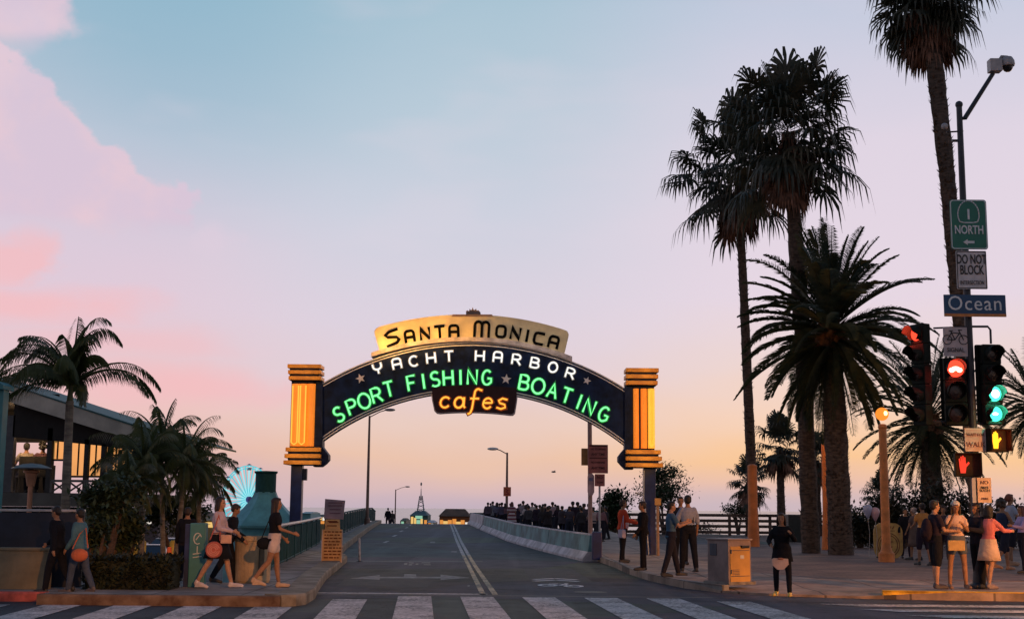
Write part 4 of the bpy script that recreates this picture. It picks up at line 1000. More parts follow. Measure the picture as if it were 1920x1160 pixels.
bm = NBM(); box(bm, (0, 0, a.z / 2 - .04), (c.x - a.x, .04, a.z - .1))
for i in range(6): box(bm, (lerp(-1, 1, i / 5) * (c.x - a.x) / 2 * .98, .03, a.z / 2), (.05, .06, a.z - .04))
build('screen_panel', bm, mat('navy_canvas', (.012, .016, .03), .6, .2, 3), e)
bm = NBM(); box(bm, (0, 0, a.z - .05), (c.x - a.x + .04, .08, .045), bev=.01); build('top_rail', bm, steel, e)
BY = 34.0
def Q(px, py, Y=BY): return P(px, py, Y)
O = Q(150, 950)
rest = empty('terrace_restaurant', (O.x, BY, -1.0), 0, 'open restaurant terrace under a sloping grey roof with glowing windows', 'building')
def r_(p): return (p.x - O.x, p.z + 1.0)
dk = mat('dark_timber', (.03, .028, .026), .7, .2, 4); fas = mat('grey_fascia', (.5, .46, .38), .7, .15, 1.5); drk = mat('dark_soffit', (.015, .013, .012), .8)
tl_, tr_ = Q(30, 724), Q(338, 824); bl_, br_ = Q(30, 756), Q(338, 852)
bm = NBM()
pr = [r_(tl_), r_(tr_), r_(Q(341, 838)), r_(br_), r_(bl_)]
prism(bm, [(x, z) for x, z in pr], -.4, .0 - .2)
fb = build('fascia', bm, fas, rest)
bm = NBM(); a, c = r_(tl_), r_(tr_); prism(bm, [(a[0] - 1.5, a[1] + .5), (a[0], a[1] + .02), (c[0], c[1] + .02), (c[0], c[1] - .03), (a[0], a[1] - .02), (a[0] - 1.5, a[1] + .3)], -.42, 7.0)
build('roof', bm, mat('teal_roof', (.03, .11, .11), .6, .15, 2), rest)
bm = NBM(); a, c = r_(bl_), r_(br_)
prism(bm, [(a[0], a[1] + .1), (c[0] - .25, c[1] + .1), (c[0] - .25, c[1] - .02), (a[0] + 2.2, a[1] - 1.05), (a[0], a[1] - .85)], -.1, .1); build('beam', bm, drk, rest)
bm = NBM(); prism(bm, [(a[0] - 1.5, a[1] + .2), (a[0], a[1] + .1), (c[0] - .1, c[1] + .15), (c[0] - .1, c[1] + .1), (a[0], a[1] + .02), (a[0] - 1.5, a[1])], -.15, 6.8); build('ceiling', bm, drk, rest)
fl = r_(Q(0, 922))[1]
bm = NBM(); x0 = r_(Q(-60, 900))[0]; x1 = r_(Q(255, 900))[0]; box(bm, ((x0 + x1) / 2, 3.4, fl - .18), (x1 - x0, 7.0, .34)); build('floor_slab', bm, mat('slab_edge', (.11, .105, .09), .8, .2, 1.5), rest)
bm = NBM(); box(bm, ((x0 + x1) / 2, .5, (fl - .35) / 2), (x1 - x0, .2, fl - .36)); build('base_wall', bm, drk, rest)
for px, w_ in ((20, 22), (97, 9), (165, 8), (196, 8), (209, 6), (226, 5), (130, 7)):
    bm = NBM(); p = r_(Q(px, 780 + px * .31)); h0 = p[1] + .1; box(bm, (p[0], -.02, (h0 + fl) / 2), (w_ / F * BY, .16, h0 - fl)); build('column', bm, dk if px != 20 else mat('grey_column', (.09, .09, .095), .7), rest)
glass = bpy.data.materials.new('amber_glass'); glass.use_nodes = True; nt = glass.node_tree; nt.nodes.clear(); N = NB(nt)
tr = N.n('ShaderNodeBsdfTransparent'); tr.inputs[0].default_value = (.95, .74, .44, 1); gl = N.n('ShaderNodeBsdfGlossy'); gl.inputs['Roughness'].default_value = .05; ms = N.n('ShaderNodeMixShader'); ms.inputs[0].default_value = .04
em = N.n('ShaderNodeEmission'); em.inputs[0].default_value = (1, .62, .22, 1); em.inputs[1].default_value = .22; ad = N.n('ShaderNodeAddShader'); tn = N.n('ShaderNodeTexNoise'); tn.inputs['Scale'].default_value = 1.3
nt.links.new(N.m('MULTIPLY', tn.outputs[0], .22), em.inputs[1])
nt.links.new(tr.outputs[0], ms.inputs[1]); nt.links.new(gl.outputs[0], ms.inputs[2]); nt.links.new(ms.outputs[0], ad.inputs[0]); nt.links.new(em.outputs[0], ad.inputs[1])
oo = N.n('ShaderNodeOutputMaterial'); nt.links.new(ad.outputs[0], oo.inputs[0])
for xa, xb, ya, yb in ((99, 119, 806, 862), (133, 162, 815, 893), (167, 193, 822, 893), (197, 208, 828, 890), (211, 225, 828, 885), (228, 252, 835, 880)):
    a, c = r_(Q(xa, ya, BY + .2)), r_(Q(xb, yb, BY + .2)); w_, h_ = c[0] - a[0], a[1] - c[1]
    bm = NBM(); cx, cz = (a[0] + c[0]) / 2, (a[1] + c[1]) / 2
    for dx, dz, sx, sz in ((0, h_ / 2, w_, .04), (0, -h_ / 2, w_, .05)): box(bm, (cx + dx, .18, cz + dz), (sx, .06, sz))
    f_ = build('window', bm, dk, rest); bm = NBM(); box(bm, (cx, .2, cz), (w_, .012, h_ - .05)); build('pane', bm, glass, f_)
    bm = NBM(); box(bm, (cx, .19, cz), (.03, .05, h_ - .06)); build('mullion', bm, dk, f_)
bm = NBM(); hr = r_(Q(0, 900))[1]
ra, rb = r_(Q(99, 900))[0], r_(Q(256, 900))[0]
box(bm, ((ra + rb) / 2, -.1, hr), (rb - ra, .06, .06)); n_ = 5
for i in range(n_):
    xa_, xb_ = lerp(ra, rb, i / n_), lerp(ra, rb, (i + 1) / n_)
    tube(bm, [(xa_, -.1, fl), (xb_, -.1, hr)], .025, 5); tube(bm, [(xa_, -.12, hr), (xb_, -.12, fl)], .025, 5); box(bm, (xa_, -.1, (hr + fl) / 2), (.05, .05, hr - fl))
build('deck_railing', bm, mat('grey_timber', (.14, .13, .12), .7), rest)
bm = NBM()
for i in range(7): sph(bm, (lerp(ra, rb, (i + .5) / 7), 2.2, r_(Q(99 + 157 * (i + .5) / 7, 795 + 157 * (i + .5) / 7 * .31))[1]), .035, 8, 6)
build('string_lights', bm, emis('string_bulb', (1, .6, .25), 1.6), rest)
# interior wall of the first bay with a hatch lit by the sky behind
bm = NBM(); a, c = r_(Q(32, 745, BY + 3)), r_(Q(97, 925, BY + 3)); h0, h1 = r_(Q(32, 829, BY + 3)), r_(Q(88, 872, BY + 3))
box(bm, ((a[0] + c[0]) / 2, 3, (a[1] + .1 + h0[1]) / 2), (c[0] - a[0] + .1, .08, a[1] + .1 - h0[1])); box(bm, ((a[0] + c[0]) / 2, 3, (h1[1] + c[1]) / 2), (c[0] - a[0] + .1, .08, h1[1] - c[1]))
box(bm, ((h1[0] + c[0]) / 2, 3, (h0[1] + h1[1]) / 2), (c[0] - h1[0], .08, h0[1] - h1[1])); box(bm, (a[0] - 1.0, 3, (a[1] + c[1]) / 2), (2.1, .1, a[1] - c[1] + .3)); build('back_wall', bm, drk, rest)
lampw = emis('warm_bulb', (1, .55, .2), 2.2)
for px, py in ((64, 777), (61, 798), (2, 797)):
    p = P(px, py, BY + 1.0); e = empty('pendant_lamp', p, 0, {777: 'upper pendant lamp under the terrace roof', 798: 'lower pendant lamp under the terrace roof', 797: 'amber lamp at the left edge of the terrace'}[py], 'lamp', 'pendant lamps in the terrace')
    bm = NBM(); lathe(bm, [(.09, 0), (.11, .03), (.06, .1), (.02, .13)]); tube(bm, [(0, 0, .12), (0, 0, .7)], .008, 5); build('shade', bm, dk, e); bm = NBM(); sph(bm, (0, 0, -.01), (.075, .075, .055)); build('bulb', bm, lampw, e)
    d = bpy.data.lights.new('pendant_light', 'POINT'); d.energy = 30; d.color = (1, .6, .3); d.shadow_soft_size = .08; o = bpy.data.objects.new('pendant_light', d); col.objects.link(o); o.parent = e; o.location = (0, 0, -.15)
# patio heater
p = P(55, 950, 29.5); e = empty('patio_heater', (p.x, 29.5, .0), 0, 'tall patio heater with a round metal hood on the terrace', 'heater'); zt = P(55, 868, 29.5).z
bm = NBM(); lathe(bm, [(.43, zt - .12), (.42, zt - .1), (.2, zt - .02), (.02, zt), (.01, zt)], n=24); build('hood', bm, mat('heater_hood', (.13, .12, .12), .4, metal=.4), e)
bm = NBM(); lathe(bm, [(.08, zt - .5), (.13, zt - .22), (.17, zt - .2), (.16, zt - .16), (.05, zt - .13)], n=16); build('burner', bm, mat('heater_copper', (.45, .22, .13), .4, metal=.3), e)
bm = NBM(); tube(bm, [(0, 0, 0), (0, 0, zt - .48)], .055, 10); lathe(bm, [(.25, 0), (.25, .3), (.2, .5), (.05, .55)]); build('column', bm, M['heater_copper'], e)
# teal post at the left edge
p = P(-6, 900, 27); bm = NBM(); zt = P(0, 722, 27).z; box(bm, (0, 0, zt / 2), (.16, .3, zt), bev=.01)
prism(bm, [(-.6, zt + .02), (.0, zt + .06), (.12, zt - .02), (.12, zt - .1), (-.6, zt - .1)], -.3, .3)
o = build('teal_post', bm, teal, loc=(p.x, 27, 0)); tag(o, 'pale teal post standing at the left edge of the picture', 'post')
o = None
# teal pillar with white marks
a, c = P(357, 980, 24.9), P(382, 1096, 24.9); w_ = c.x - a.x; h_ = a.z - .15
e = empty('information_pillar', ((a.x + c.x) / 2, 24.9, .15), R(4), 'teal painted pillar with faint white marks left of the walking woman', 'pillar')
bm = NBM(); box(bm, (0, .12, h_ / 2), (w_, .24, h_), bev=.015); build('body', bm, teal, e); bm = NBM(); box(bm, (-w_ / 2 - .05, .16, h_ / 2 - .01), (.09, .2, h_ - .02)); build('side_panel', bm, navy2, e)
bm = NBM()
for st_ in (arc(0, h_ - .28, .07, .1, 20, 300, 8), [(-.03, h_ - .3), (.03, h_ - .22)], [(0, h_ - .42), (0, h_ - .56)], [(-.07, h_ - .56), (.07, h_ - .54)], [(-.07, h_ - .62), (.08, h_ - .6)]): ribbon(bm, st_, .018, -.006, -.001)
build('white_marks', bm, mat('chalk_white', (.5, .55, .55), .7), e)
# concrete bin / planter
p = G(467, 1093, .15); e = empty('concrete_bin', (p.x, p.y + .3, .15), 0, 'round concrete litter bin between the two walking women', 'bin'); r0 = 34 / F * p.y; zt = P(467, 1005, p.y).z - .15
bm = NBM(); lathe(bm, [(r0 * .9, 0), (r0 * .97, .05), (r0, zt - .1), (r0 * 1.04, zt - .08), (r0 * 1.04, zt), (r0 * .8, zt), (r0 * .75, zt - .12)], n=28); build('shell', bm, mat('tan_aggregate', (.42, .31, .18), .85, .1, 5, .4), e)
bm = NBM(); box(bm, (r0 * .62, -r0 * .82, zt * .48), (.1, .06, zt * .62), rz=R(40), bev=.02); build('slot', bm, mat('shadowed_slot', (.1, .08, .05), .9), e)
# kiosk with the flared roof behind the railing
KY = 45; p = P(495, 1000, KY); e = empty('flared_roof_kiosk', (p.x, KY, -1.6), 0, 'teal kiosk with a concave flared roof and a round drum on top', 'kiosk')
zz = lambda y: P(500, y, KY).z + 1.6
k = KY / F
bm = NBM(); prof = []
for i in range(15): t = i / 14; prof.append(((21 + 56 * (1 - t) ** 1.45) * k, zz(984) + (zz(922) - zz(984)) * t))
lathe(bm, [(prof[0][0], prof[0][1] - .08)] + prof, n=8, rz=R(22.5)); build('roof', bm, teal_l, e)
bm = NBM(); lathe(bm, [(20 * k, zz(922) - .02), (19.2 * k, zz(918)), (19.2 * k, zz(888)), (21.5 * k, zz(886)), (21.5 * k, zz(883)), (.02, zz(882))], n=20); build('drum', bm, teal_d, e)
bm = NBM(); lathe(bm, [(73 * k, 0), (73 * k, zz(986))], n=8, rz=R(22.5)); build('wall', bm, teal_l, e)

# ------------------------------------------------------------------ bridge railing
def railing(name, ys_, label, endx=0):
    x0, y0 = pl(RAIL, ys_[0]), ys_[0]; e = empty(name, (x0, y0, 0), 0, label, 'railing', 'dark railings along the left side of the bridge')
    pts = [(pl(RAIL, y) - x0, y - y0, zr(y) + .15) for y in ys_]
    bm = NBM()
    for a, c in zip(pts, pts[1:]):
        a = Vector(a); c = Vector(c); L_ = (c - a).length; n_ = max(1, int(L_ / .13))
        for i in range(n_):
            q = a.lerp(c, (i + .5) / n_); box(bm, q + Vector((0, 0, .5)), (.03, .03, .84))
        tube(bm, [a + Vector((0, 0, .08)), c + Vector((0, 0, .08))], .03, 6)
    build('bars', bm, teal_d, e)
    bm = NBM()
    for a, c in zip(pts, pts[1:]):
        a = Vector(a); c = Vector(c); n_ = Vector((-(c - a).y, (c - a).x, 0)).normalized() * .008
        vs = [bm.verts.new(q + s2 + Vector((0, 0, z))) for q, z in ((a, .1), (c, .1), (c, .93), (a, .93)) for s2 in (n_, -n_)]
        for f in ((0, 2, 4, 6), (1, 7, 5, 3), (0, 1, 3, 2), (4, 5, 7, 6)): bm.faces.new([vs[i] for i in f])
    build('mesh_infill', bm, mat('railing_mesh', (.012, .04, .05), .95, .2, 3, spec=.05), e)
    bm = NBM()
    for a, c in zip(pts, pts[1:]):
        a = Vector(a); c = Vector(c); n_ = max(1, int((c - a).length / 2.4))
        for i in range(n_): q = a.lerp(c, i / n_); bm = NBM(); box(bm, q + Vector((0, 0, .5)), (.08, .08, 1.0)); build('post', bm, teal_d, e)
    bm = NBM(); tube(bm, [Vector(q) + Vector((0, 0, 1.0)) for q in pts], .045, 8); build('top_rail', bm, steel if ys_[0] < 40 else teal_d, e)
    return e
railing('bridge_railing', [31.5, 36, 41, 46, 51], 'near dark railing with a pale handrail beside the walking woman')
railing('bridge_railing', [54, 62, 70, 78, 86, 94, 100, CREST, 110], 'far dark railing climbing to the crest of the bridge')
# concrete barrier segments, right
cb_u = mat('barrier_teal', (.1, .22, .23), .7, .3, 1.2); cb_l = mat('barrier_whitewash', (.62, .56, .58), .75, .3, 1.6, c2=(.7, .64, .66))
def barrier(y0, y1, label, upper):
    n = max(2, int((y1 - y0) / 3)); ysb = [lerp(y0, y1, i / n) for i in range(n + 1)]; x0 = pl(BARR, y0)
    e = empty('concrete_barrier', (x0, y0, zr(y0)), 0, label, 'barrier', 'concrete barriers along the road')
    def run(prof, m, nm, inset=0):
        vs = []; fs = []; k = len(prof)
        for y in ysb:
            for (dx, z) in prof: vs.append((pl(BARR, y) + dx - x0, y - y0 , zr(y) - zr(y0) + z))
        for i in range(n):
            for j in range(k): fs.append((i * k + j, i * k + (j + 1) % k, (i + 1) * k + (j + 1) % k, (i + 1) * k + j))
        fs.append(tuple(range(k))[::-1]); fs.append(tuple(n * k + j for j in range(k)))
        return buildv(nm, vs, fs, m, e)
    run([(0, -.05), (0, .08), (.17, .3), (.43, .3), (.6, .08), (.6, -.05)], cb_l, 'foot')
    run([(.17, .3), (.235, .8), (.36, .8), (.43, .3)], upper, 'upper_face'); run([(.225, .8), (.225, .84), (.37, .84), (.37, .8)], cb_l, 'cap')
    return e
for y0, y1, lb, m_ in ((42, 49.9, 'nearest concrete barrier segment with a teal upper face', cb_u), (50, 57.9, 'second concrete barrier segment from the near end', cb_u), (58, 67.9, 'third concrete barrier segment from the near end', cb_u), (68, 82, 'fourth concrete barrier segment, whiter at its far end', cb_u), (83.2, CREST, 'farthest all white concrete barrier at the bridge crest', cb_l)):
    e = barrier(y0, y1, lb, m_)
# scuffed slots along the barrier foot
o = NBM()
rnd = random.Random(9)
p = (pl(BARR, 41.7) + .3, 41.6); bm = NBM(); box(bm, (0, 0, .42), (.3, .3, .84), bev=.02); o.free()
o = build('barrier_end_cap', bm, navy2, loc=(p[0] + .12, p[1], .1)); tag(o, 'dark navy end post closing the near end of the barrier', 'post')
# white flexible post at the pavement nose
p = G(674, 1053, 0); e = empty('delineator_post', (p.x, p.y, 0), 0, 'slim white flexible post on the road by the kerb nose', 'bollard'); bm = NBM(); tube(bm, [(0, 0, .02), (-.02, 0, .7)], .035, 8)
build('post', bm, mat('worn_white', (.4, .42, .45), .6, .3, 8), e); bm = NBM(); lathe(bm, [(.1, 0), (.1, .03), (.04, .05)]); build('foot', bm, black, e)

# ------------------------------------------------------------------ plaza fence
wood = mat('weathered_wood', (.1, .065, .05), .85, .3, 3, .3)
e = empty('rail_fence', (5.6, 80, .1), 0, 'weathered wooden rail fence along the bluff edge', 'fence')
for i in range(16): bm = NBM(); box(bm, (.2 + i * 2.4, 0, .6), (.16, .16, 1.3), bev=.01); build('post', bm, wood, e)
bm = NBM()
for z in (.25, .6, .92, 1.24): box(bm, (18.2, -.09, z), (36.6, .05, .17))
build('rails', bm, wood, e)
# lamps ------------------------------------------------------------------
olamp = mat('lamp_post_orange_lit', (.7, .22, .05), .55, .15, 3)  # the globe's orange light on the post is put into this colour
def globe_lamp(px, pyb, Y, pyt, label, lit=True):
    p = P(px, pyb, Y); zt = P(px, pyt, Y).z; e = empty('globe_lamp', (p.x, Y, .145), 0, label, 'street lamp', 'globe lamps on the plaza')
    h = zt - .145; bm = NBM(); lathe(bm, [(.24, 0), (.24, .25), (.17, .32), (.135, .5), (.115, h - .45), (.14, h - .4), (.12, h - .32), (.06, h - .3)], n=16); build('post', bm, olamp, e)
    if lit:
        bm = NBM(); sph(bm, (0, 0, h), .2, 16, 12); build('globe', bm, emis('globe_glow', (1, .26, .03), 1.25), e)
        bm = NBM(); sph(bm, (.05, -.14, h + .01), .08, 12, 8); build('lamp_core', bm, emis('globe_core', (1, .8, .3), 3.0), e)
        d = bpy.data.lights.new('globe_light', 'POINT'); d.energy = 130; d.color = (1, .5, .16); d.shadow_soft_size = .2; o = bpy.data.objects.new('globe_light', d); col.objects.link(o); o.parent = e; o.location = (0, 0, h + .35)
    return e
globe_lamp(1661, 1000, 40.5, 776, 'orange globe street lamp with its lamp lit, left of the signals')
globe_lamp(1566, 1020, 50, 800, 'globe lamp hidden behind the thick date palm trunk', True)
def cobra(px, pyb, pyt, Y, zb, ax, ay, label, m, lit=False, r=.09, kink=True):
    p = P(px, pyt, Y); q = P(ax, ay, Y); e = empty('street_lamp', (p.x, Y, zb), 0, label, 'street lamp', 'street lamps along the bridge')
    h = p.z - zb; bm = NBM(); tube(bm, [(0, 0, 0), (0, 0, h)], [r, r * .6], 8); lathe(bm, [(r * 1.8, 0), (r * 1.6, .4), (r, .5)]); build('post', bm, m, e)
    dx, dz = q.x - p.x, q.z - p.z; bm = NBM(); tube(bm, [(0, 0, h - .1), (dx * .5, 0, h + dz * .65), (dx * .85, 0, h + dz)], .035, 6); build('arm', bm, m, e)
    bm = NBM(); sph(bm, (dx, 0, h + dz), (.38, .14, .1), 10, 6); build('lamp_head', bm, mat('lamp_head_grey', (.3, .26, .24), .5) if not lit else mat('pale_lamp_head', (.85, .8, .72), .4), e)
    return e
brn = mat('brown_pole', (.2, .12, .09), .6); 
cobra(693, 975, 779, 88, .5, 731, 768, 'tall street lamp on the left side of the bridge', brn, r=.11)
cobra(742, 985, 917, 190, -4.5, 764, 912, 'distant street lamp beyond the crest, left of the pier roof', brn, r=.12)
cobra(951, 965, 848, 86, .4, 924, 841, 'street lamp with a pale head above the left end of the crowd', brn, lit=True, r=.1)
p = P(951, 921, 85.7); e = empty('orange_sign', p, 0, 'small square orange sign on the crowd street lamp', 'sign'); bm = NBM(); box(bm, (0, 0, 0), (.48, .03, .58), bev=.004); build('plate', bm, mat('orange_sign_paint', (.6, .14, .06), .5), e)
bm = NBM(); ribbon(bm, [(-.1, .15), (.05, .1), (-.05, 0), (.08, -.12)], .06, -.03, -.018); ribbon(bm, [(-.14, -.16), (.14, -.16)], .05, -.03, -.018); build('sign_marks', bm, mat('deep_red', (.3, .02, .02), .5), e)
# sign cluster near the right foot of the arch
PY2 = 52; q = P(1107, 1000, PY2); e = empty('sign_post', (q.x, PY2, .2), 0, 'pinkish post rising behind the arch with a stack of notices', 'post'); bm = NBM(); zt = P(1107, 770, PY2).z; tube(bm, [(0, 0, 0), (-.03, 0, zt)], .085, 10); build('shaft', bm, mat('pinkish_post', (.4, .24, .2), .6), e)
rust = mat('rusty_sign', (.4, .13, .11), .6, .15, 3); ink = mat('dark_ink', (.06, .01, .01), .6)
def plate(x0, x1, y0, y1, Y, m, label, lines=(), name='notice_sign', bar=None):
    a, c = P(x0, y0, Y), P(x1, y1, Y); w_, h_ = c.x - a.x, a.z - c.z; e = empty(name, ((a.x + c.x) / 2, Y, (a.z + c.z) / 2), 0, label, 'sign')
    bm = NBM(); prism(bm, rrect(0, 0, w_, h_, .02), 0, .03); build('plate', bm, m, e)
    for s_, sz, z, sx in lines: text('lettering', s_, sz, ink, e, (0, -.006, z * h_), sx=sx, bold=.003)
    if bar:
        bm = NBM()
        for z, t_ in bar: bm = NBM(); box(bm, (0, -.004, z * h_), (w_ * .88, .01, t_ * h_)); build('printed_bar', bm, ink, e)
    return e
plate(1103, 1140, 833, 887, PY2 - .15, rust, 'large rust red parking notice beside the arch, two panels', (('NO STOPPING', .1, .34, .9), ('ANY TIME', .13, .16, .9), ('NO PARKING', .1, -.12, .9), ('ANY TIME', .13, -.32, .9)), bar=((0.03, .03), (.46, .05)))
plate(1090, 1104, 840, 872, PY2 + .12, mat('ochre_sign', (.42, .2, .06), .6), 'small ochre board seen behind the rust red notice')
plate(1115, 1134, 888, 911, PY2 - .4, rust, 'small dark red notice under the large parking notice', (('NO', .14, .22, 1), ('TOW', .1, -.2, 1)))
q = P(1125, 1035, PY2 - .5); bm = NBM(); tube(bm, [(0, 0, 0), (0, 0, P(1125, 888, PY2 - .5).z - .15)], .04, 8); o = build('slim_post', bm, mat('galvanised', (.3, .3, .32), .5), loc=(q.x, PY2 - .3, .15)); tag(o, 'slim grey post carrying the small dark red notice', 'post')
q = P(1108, 908, PY2 - .2); e = empty('banner_sign', q, 0, 'white round topped paddle sign under the rust red notice', 'sign'); bm = NBM(); pr = [(-.13, -.28), (-.13, .28)] + arc(0, .3, .13, .13, 180, 0, 8) + [(.13, .28), (.13, -.28), (.06, -.42), (-.06, -.42)]; prism(bm, pr, 0, .03); build('plate', bm, mat('pinkish_plastic', (.55, .36, .36), .5, .2, 3), e)
bm = NBM(); box(bm, (0, -.01, .2), (.16, .01, .12)); build('blue_panel', bm, mat('faded_blue', (.2, .2, .32), .5), e)
q = P(1233, 940, 43.3); e = empty('push_button_post', (q.x, 43.3, .12), 0, 'thin post with a small orange plate by the right foot of the arch', 'post'); bm = NBM(); tube(bm, [(0, 0, 0), (0, 0, q.z - .1)], .05, 8); build('shaft', bm, mat('orange_lit_post', (.42, .24, .12), .5), e); bm = NBM(); box(bm, (0, -.07, q.z - .12), (.2, .02, .22), bev=.01); build('plate', bm, mat('orange_plate', (.75, .38, .1), .5), e)
# A-frame board with a cardboard sign on top
a = P(622, 1036, 36.5); e = empty('sandwich_board', (a.x, 36.5, .15), R(6), 'yellow lit sandwich board with rows of writing on the left pavement', 'signboard')
amber = mat('amber_board', (.75, .4, .14), .6, .15, 3); sc = 36.5 / F
zt = P(0 + 622, 973, 36.5).z - .15; zm = P(622, 992, 36.5).z - .15
bm = NBM(); prism(bm, [(-19 * sc, 0), (-18 * sc, zm), (18 * sc, zm), (19 * sc, 0)], 0, .03); prism(bm, [(-14 * sc, zm + .003), (-13 * sc, zt), (13 * sc, zt), (14 * sc, zm + .003)], 0, .03)
box(bm, (0, .3, zm * .45), (.5, .03, zm * .9), rot=Matrix.Rotation(R(-14), 3, 'X')); build('board', bm, amber, e)
bm = NBM(); rnd = random.Random(3)
for i in range(9):
    z = zm * (.93 - .098 * i); x = -.21
    while x < .2:
        w_ = rnd.uniform(.04, .12); box(bm, (x + w_ / 2, -.006, z), (w_, .01, .035)); x += w_ + .025
for z in (zm + .1, zm + .19, zt - .05): box(bm, (rnd.uniform(-.03, .03), -.006, z), (.26, .01, .03))
build('writing', bm, mat('brown_ink', (.2, .05, .01), .7), e)
bm = NBM()
for x in (-18.3 * sc, 18.3 * sc): box(bm, (x, -.008, zm * .5), (.025, .02, zm))
build('edge_strip', bm, mat('pale_edge', (.7, .5, .35), .6), e)
a, c = P(609, 936, 36.7), P(647, 973, 36.7); bm = NBM(); w_, h_ = c.x - a.x, a.z - c.z
prism(bm, [(-w_ / 2 + .02, h_ / 2 + .02), (w_ / 2, h_ / 2 - .02), (w_ / 2 - .04, -h_ / 2), (-w_ / 2, -h_ / 2 + .02)], 0, .04); e = empty('placard', ((a.x + c.x) / 2, 36.6, (a.z + c.z) / 2), R(-3), 'mauve cardboard placard perched on the yellow sandwich board', 'placard'); build('card', bm, mat('mauve_card', (.36, .25, .28), .7, .12, 3), e)
bm = NBM()
for z in (.18, .1, .0, -.1): box(bm, (.02, -.008, z), (.38 if z > .05 else .3, .008, .03))
build('writing', bm, mat('mauve_ink', (.2, .1, .13), .7), e)
# utility cabinet
p = G(1374, 1096, .15); e = empty('utility_cabinet', (p.x, p.y + .4, .15), R(34), 'grey steel utility cabinet with yellow lamplight tinted into its right face', 'cabinet'); s_ = .62; h_ = P(1374, 1012, p.y).z - .15
bm = NBM(); box(bm, (0, 0, h_ / 2), (s_, s_, h_), bev=.015); box(bm, (0, 0, h_ + .01), (s_ + .05, s_ + .05, .035), bev=.01); build('body', bm, mat('cabinet_grey', (.22, .165, .15), .5, .15, 2.5), e)
bm = NBM(); box(bm, (-s_ / 2 - .006, .13, h_ * .78), (.012, .2, .24), bev=.004); build('vent', bm, mat('vent_dark', (.06, .07, .09), .5), e)
bm = NBM(); box(bm, (0, -s_ / 2 - .006, h_ * .46), (s_ * .86, .012, h_ * .8), bev=.004); dr = build('door', bm, mat('cabinet_door_lamplit', (.5, .27, .06), .5, .1, 2), e)  # door colour carries the yellow lamplight falling on this face
bm = NBM(); box(bm, (.12, -s_ / 2 - .03, h_ * .85), (.2, .05, .05), bev=.01); build('handle', bm, black, dr)
bm = NBM()
for z in (.12, .94): box(bm, (0, -s_ / 2 - .014, h_ * .46 + (z - .5) * h_ * .7), (s_ * .8, .006, .012))
for i in range(5): box(bm, (-.12, -s_ / 2 - .016, h_ * .2 + i * .03), (.18, .006, .01))
for zz_ in (.25, .7): tube(bm, [(-s_ * .41, -s_ / 2 - .02, h_ * zz_), (-s_ * .41, -s_ / 2 - .02, h_ * zz_ + .08)], .012, 6)
build('seams', bm, M['vent_dark'], dr)
bm = NBM(); box(bm, (.05, -s_ / 2 - .016, h_ * .62), (.1, .006, .07)); build('sticker', bm, mat('sticker_white', (.5, .5, .48), .6), dr)
bm = NBM(); slab(bm, [(-s_ / 2 - .06, -s_ / 2 - .06), (s_ / 2 + .06, -s_ / 2 - .06), (s_ / 2 + .06, s_ / 2 + .06), (-s_ / 2 - .06, s_ / 2 + .06)], 0, .06); build('plinth', bm, mat('plinth_concrete', (.2, .18, .16), .85, .25, 5), e)
# dark bin by the palm trunks
p = g0(1492, 1018); e = empty('litter_bin', (p.x, p.y, .145), 0, 'dark square litter bin left of the second palm trunk', 'bin'); h_ = P(1492, 964, p.y).z - .145
bm = NBM(); box(bm, (0, 0, h_ / 2), (.78, .7, h_ - .1), bev=.03); build('body', bm, mat('bin_green', (.02, .028, .025), .5), e); bm = NBM(); box(bm, (0, 0, h_ - .03), (.84, .76, .07), bev=.02); build('lid', bm, mat('bin_lid', (.1, .1, .1), .5), e)
p = G(1061, 1010, .3); e = empty('litter_bin', (p.x + .3, 66, zr(66) + .15), 0, 'round navy bin with a pale lid among the crowd', 'bin')
bm = NBM(); lathe(bm, [(.26, 0), (.32, .1), (.32, .95), (.3, 1.0)], n=16); build('body', bm, navy2, e); bm = NBM(); lathe(bm, [(.34, 1.0), (.34, 1.1), (.2, 1.25), (.02, 1.3)], n=16); build('lid', bm, mat('pale_lid', (.5, .45, .45), .5), e)
# round topped gold board
p = G(1667, 1046, .145); e = empty('painted_board', (p.x, p.y, .145), R(8), 'round cornered gold painted board with a ring emblem near the globe lamp', 'signboard'); w_ = 56 / F * p.y; h_ = P(1667, 980, p.y).z - .145
bm = NBM(); prism(bm, [(x, z) for x, z in rrect(0, h_ / 2, w_, h_, w_ * .3, 6)], 0, .05); build('board', bm, mat('gold_board', (.42, .27, .08), .55, .2, 3), e)
bm = NBM(); cz = h_ * .38
for r_q in (.38, .31): ribbon(bm, arc(0, cz, w_ * r_q, w_ * r_q, 0, 360, 26), .025, -.008, -.001)
ribbon(bm, [(0, cz - .12), (0, cz + .2)], .03, -.012, -.001); ribbon(bm, [(-.1, cz - .06)] + arc(0, cz, .12, .12, 200, 340, 6) + [(.1, cz - .06)], .03, -.016, -.001); ribbon(bm, [(-.14, cz + .1), (.14, cz + .1)], .025, -.02, -.001)
for x in (-.15, -.05, .05, .15): ribbon(bm, [(x, h_ * .84), (x + .04, h_ * .9)], .035, -.008, -.001)
ribbon(bm, [(-.22, h_ * .78), (.22, h_ * .78)], .02, -.008, -.001)
build('emblem', bm, mat('board_brown', (.16, .06, .02), .6), e)
bm = NBM(); box(bm, (0, .35, h_ * .35), (.4, .04, h_ * .75), rot=Matrix.Rotation(R(25), 3, 'X')); build('rear_prop', bm, dark, e)
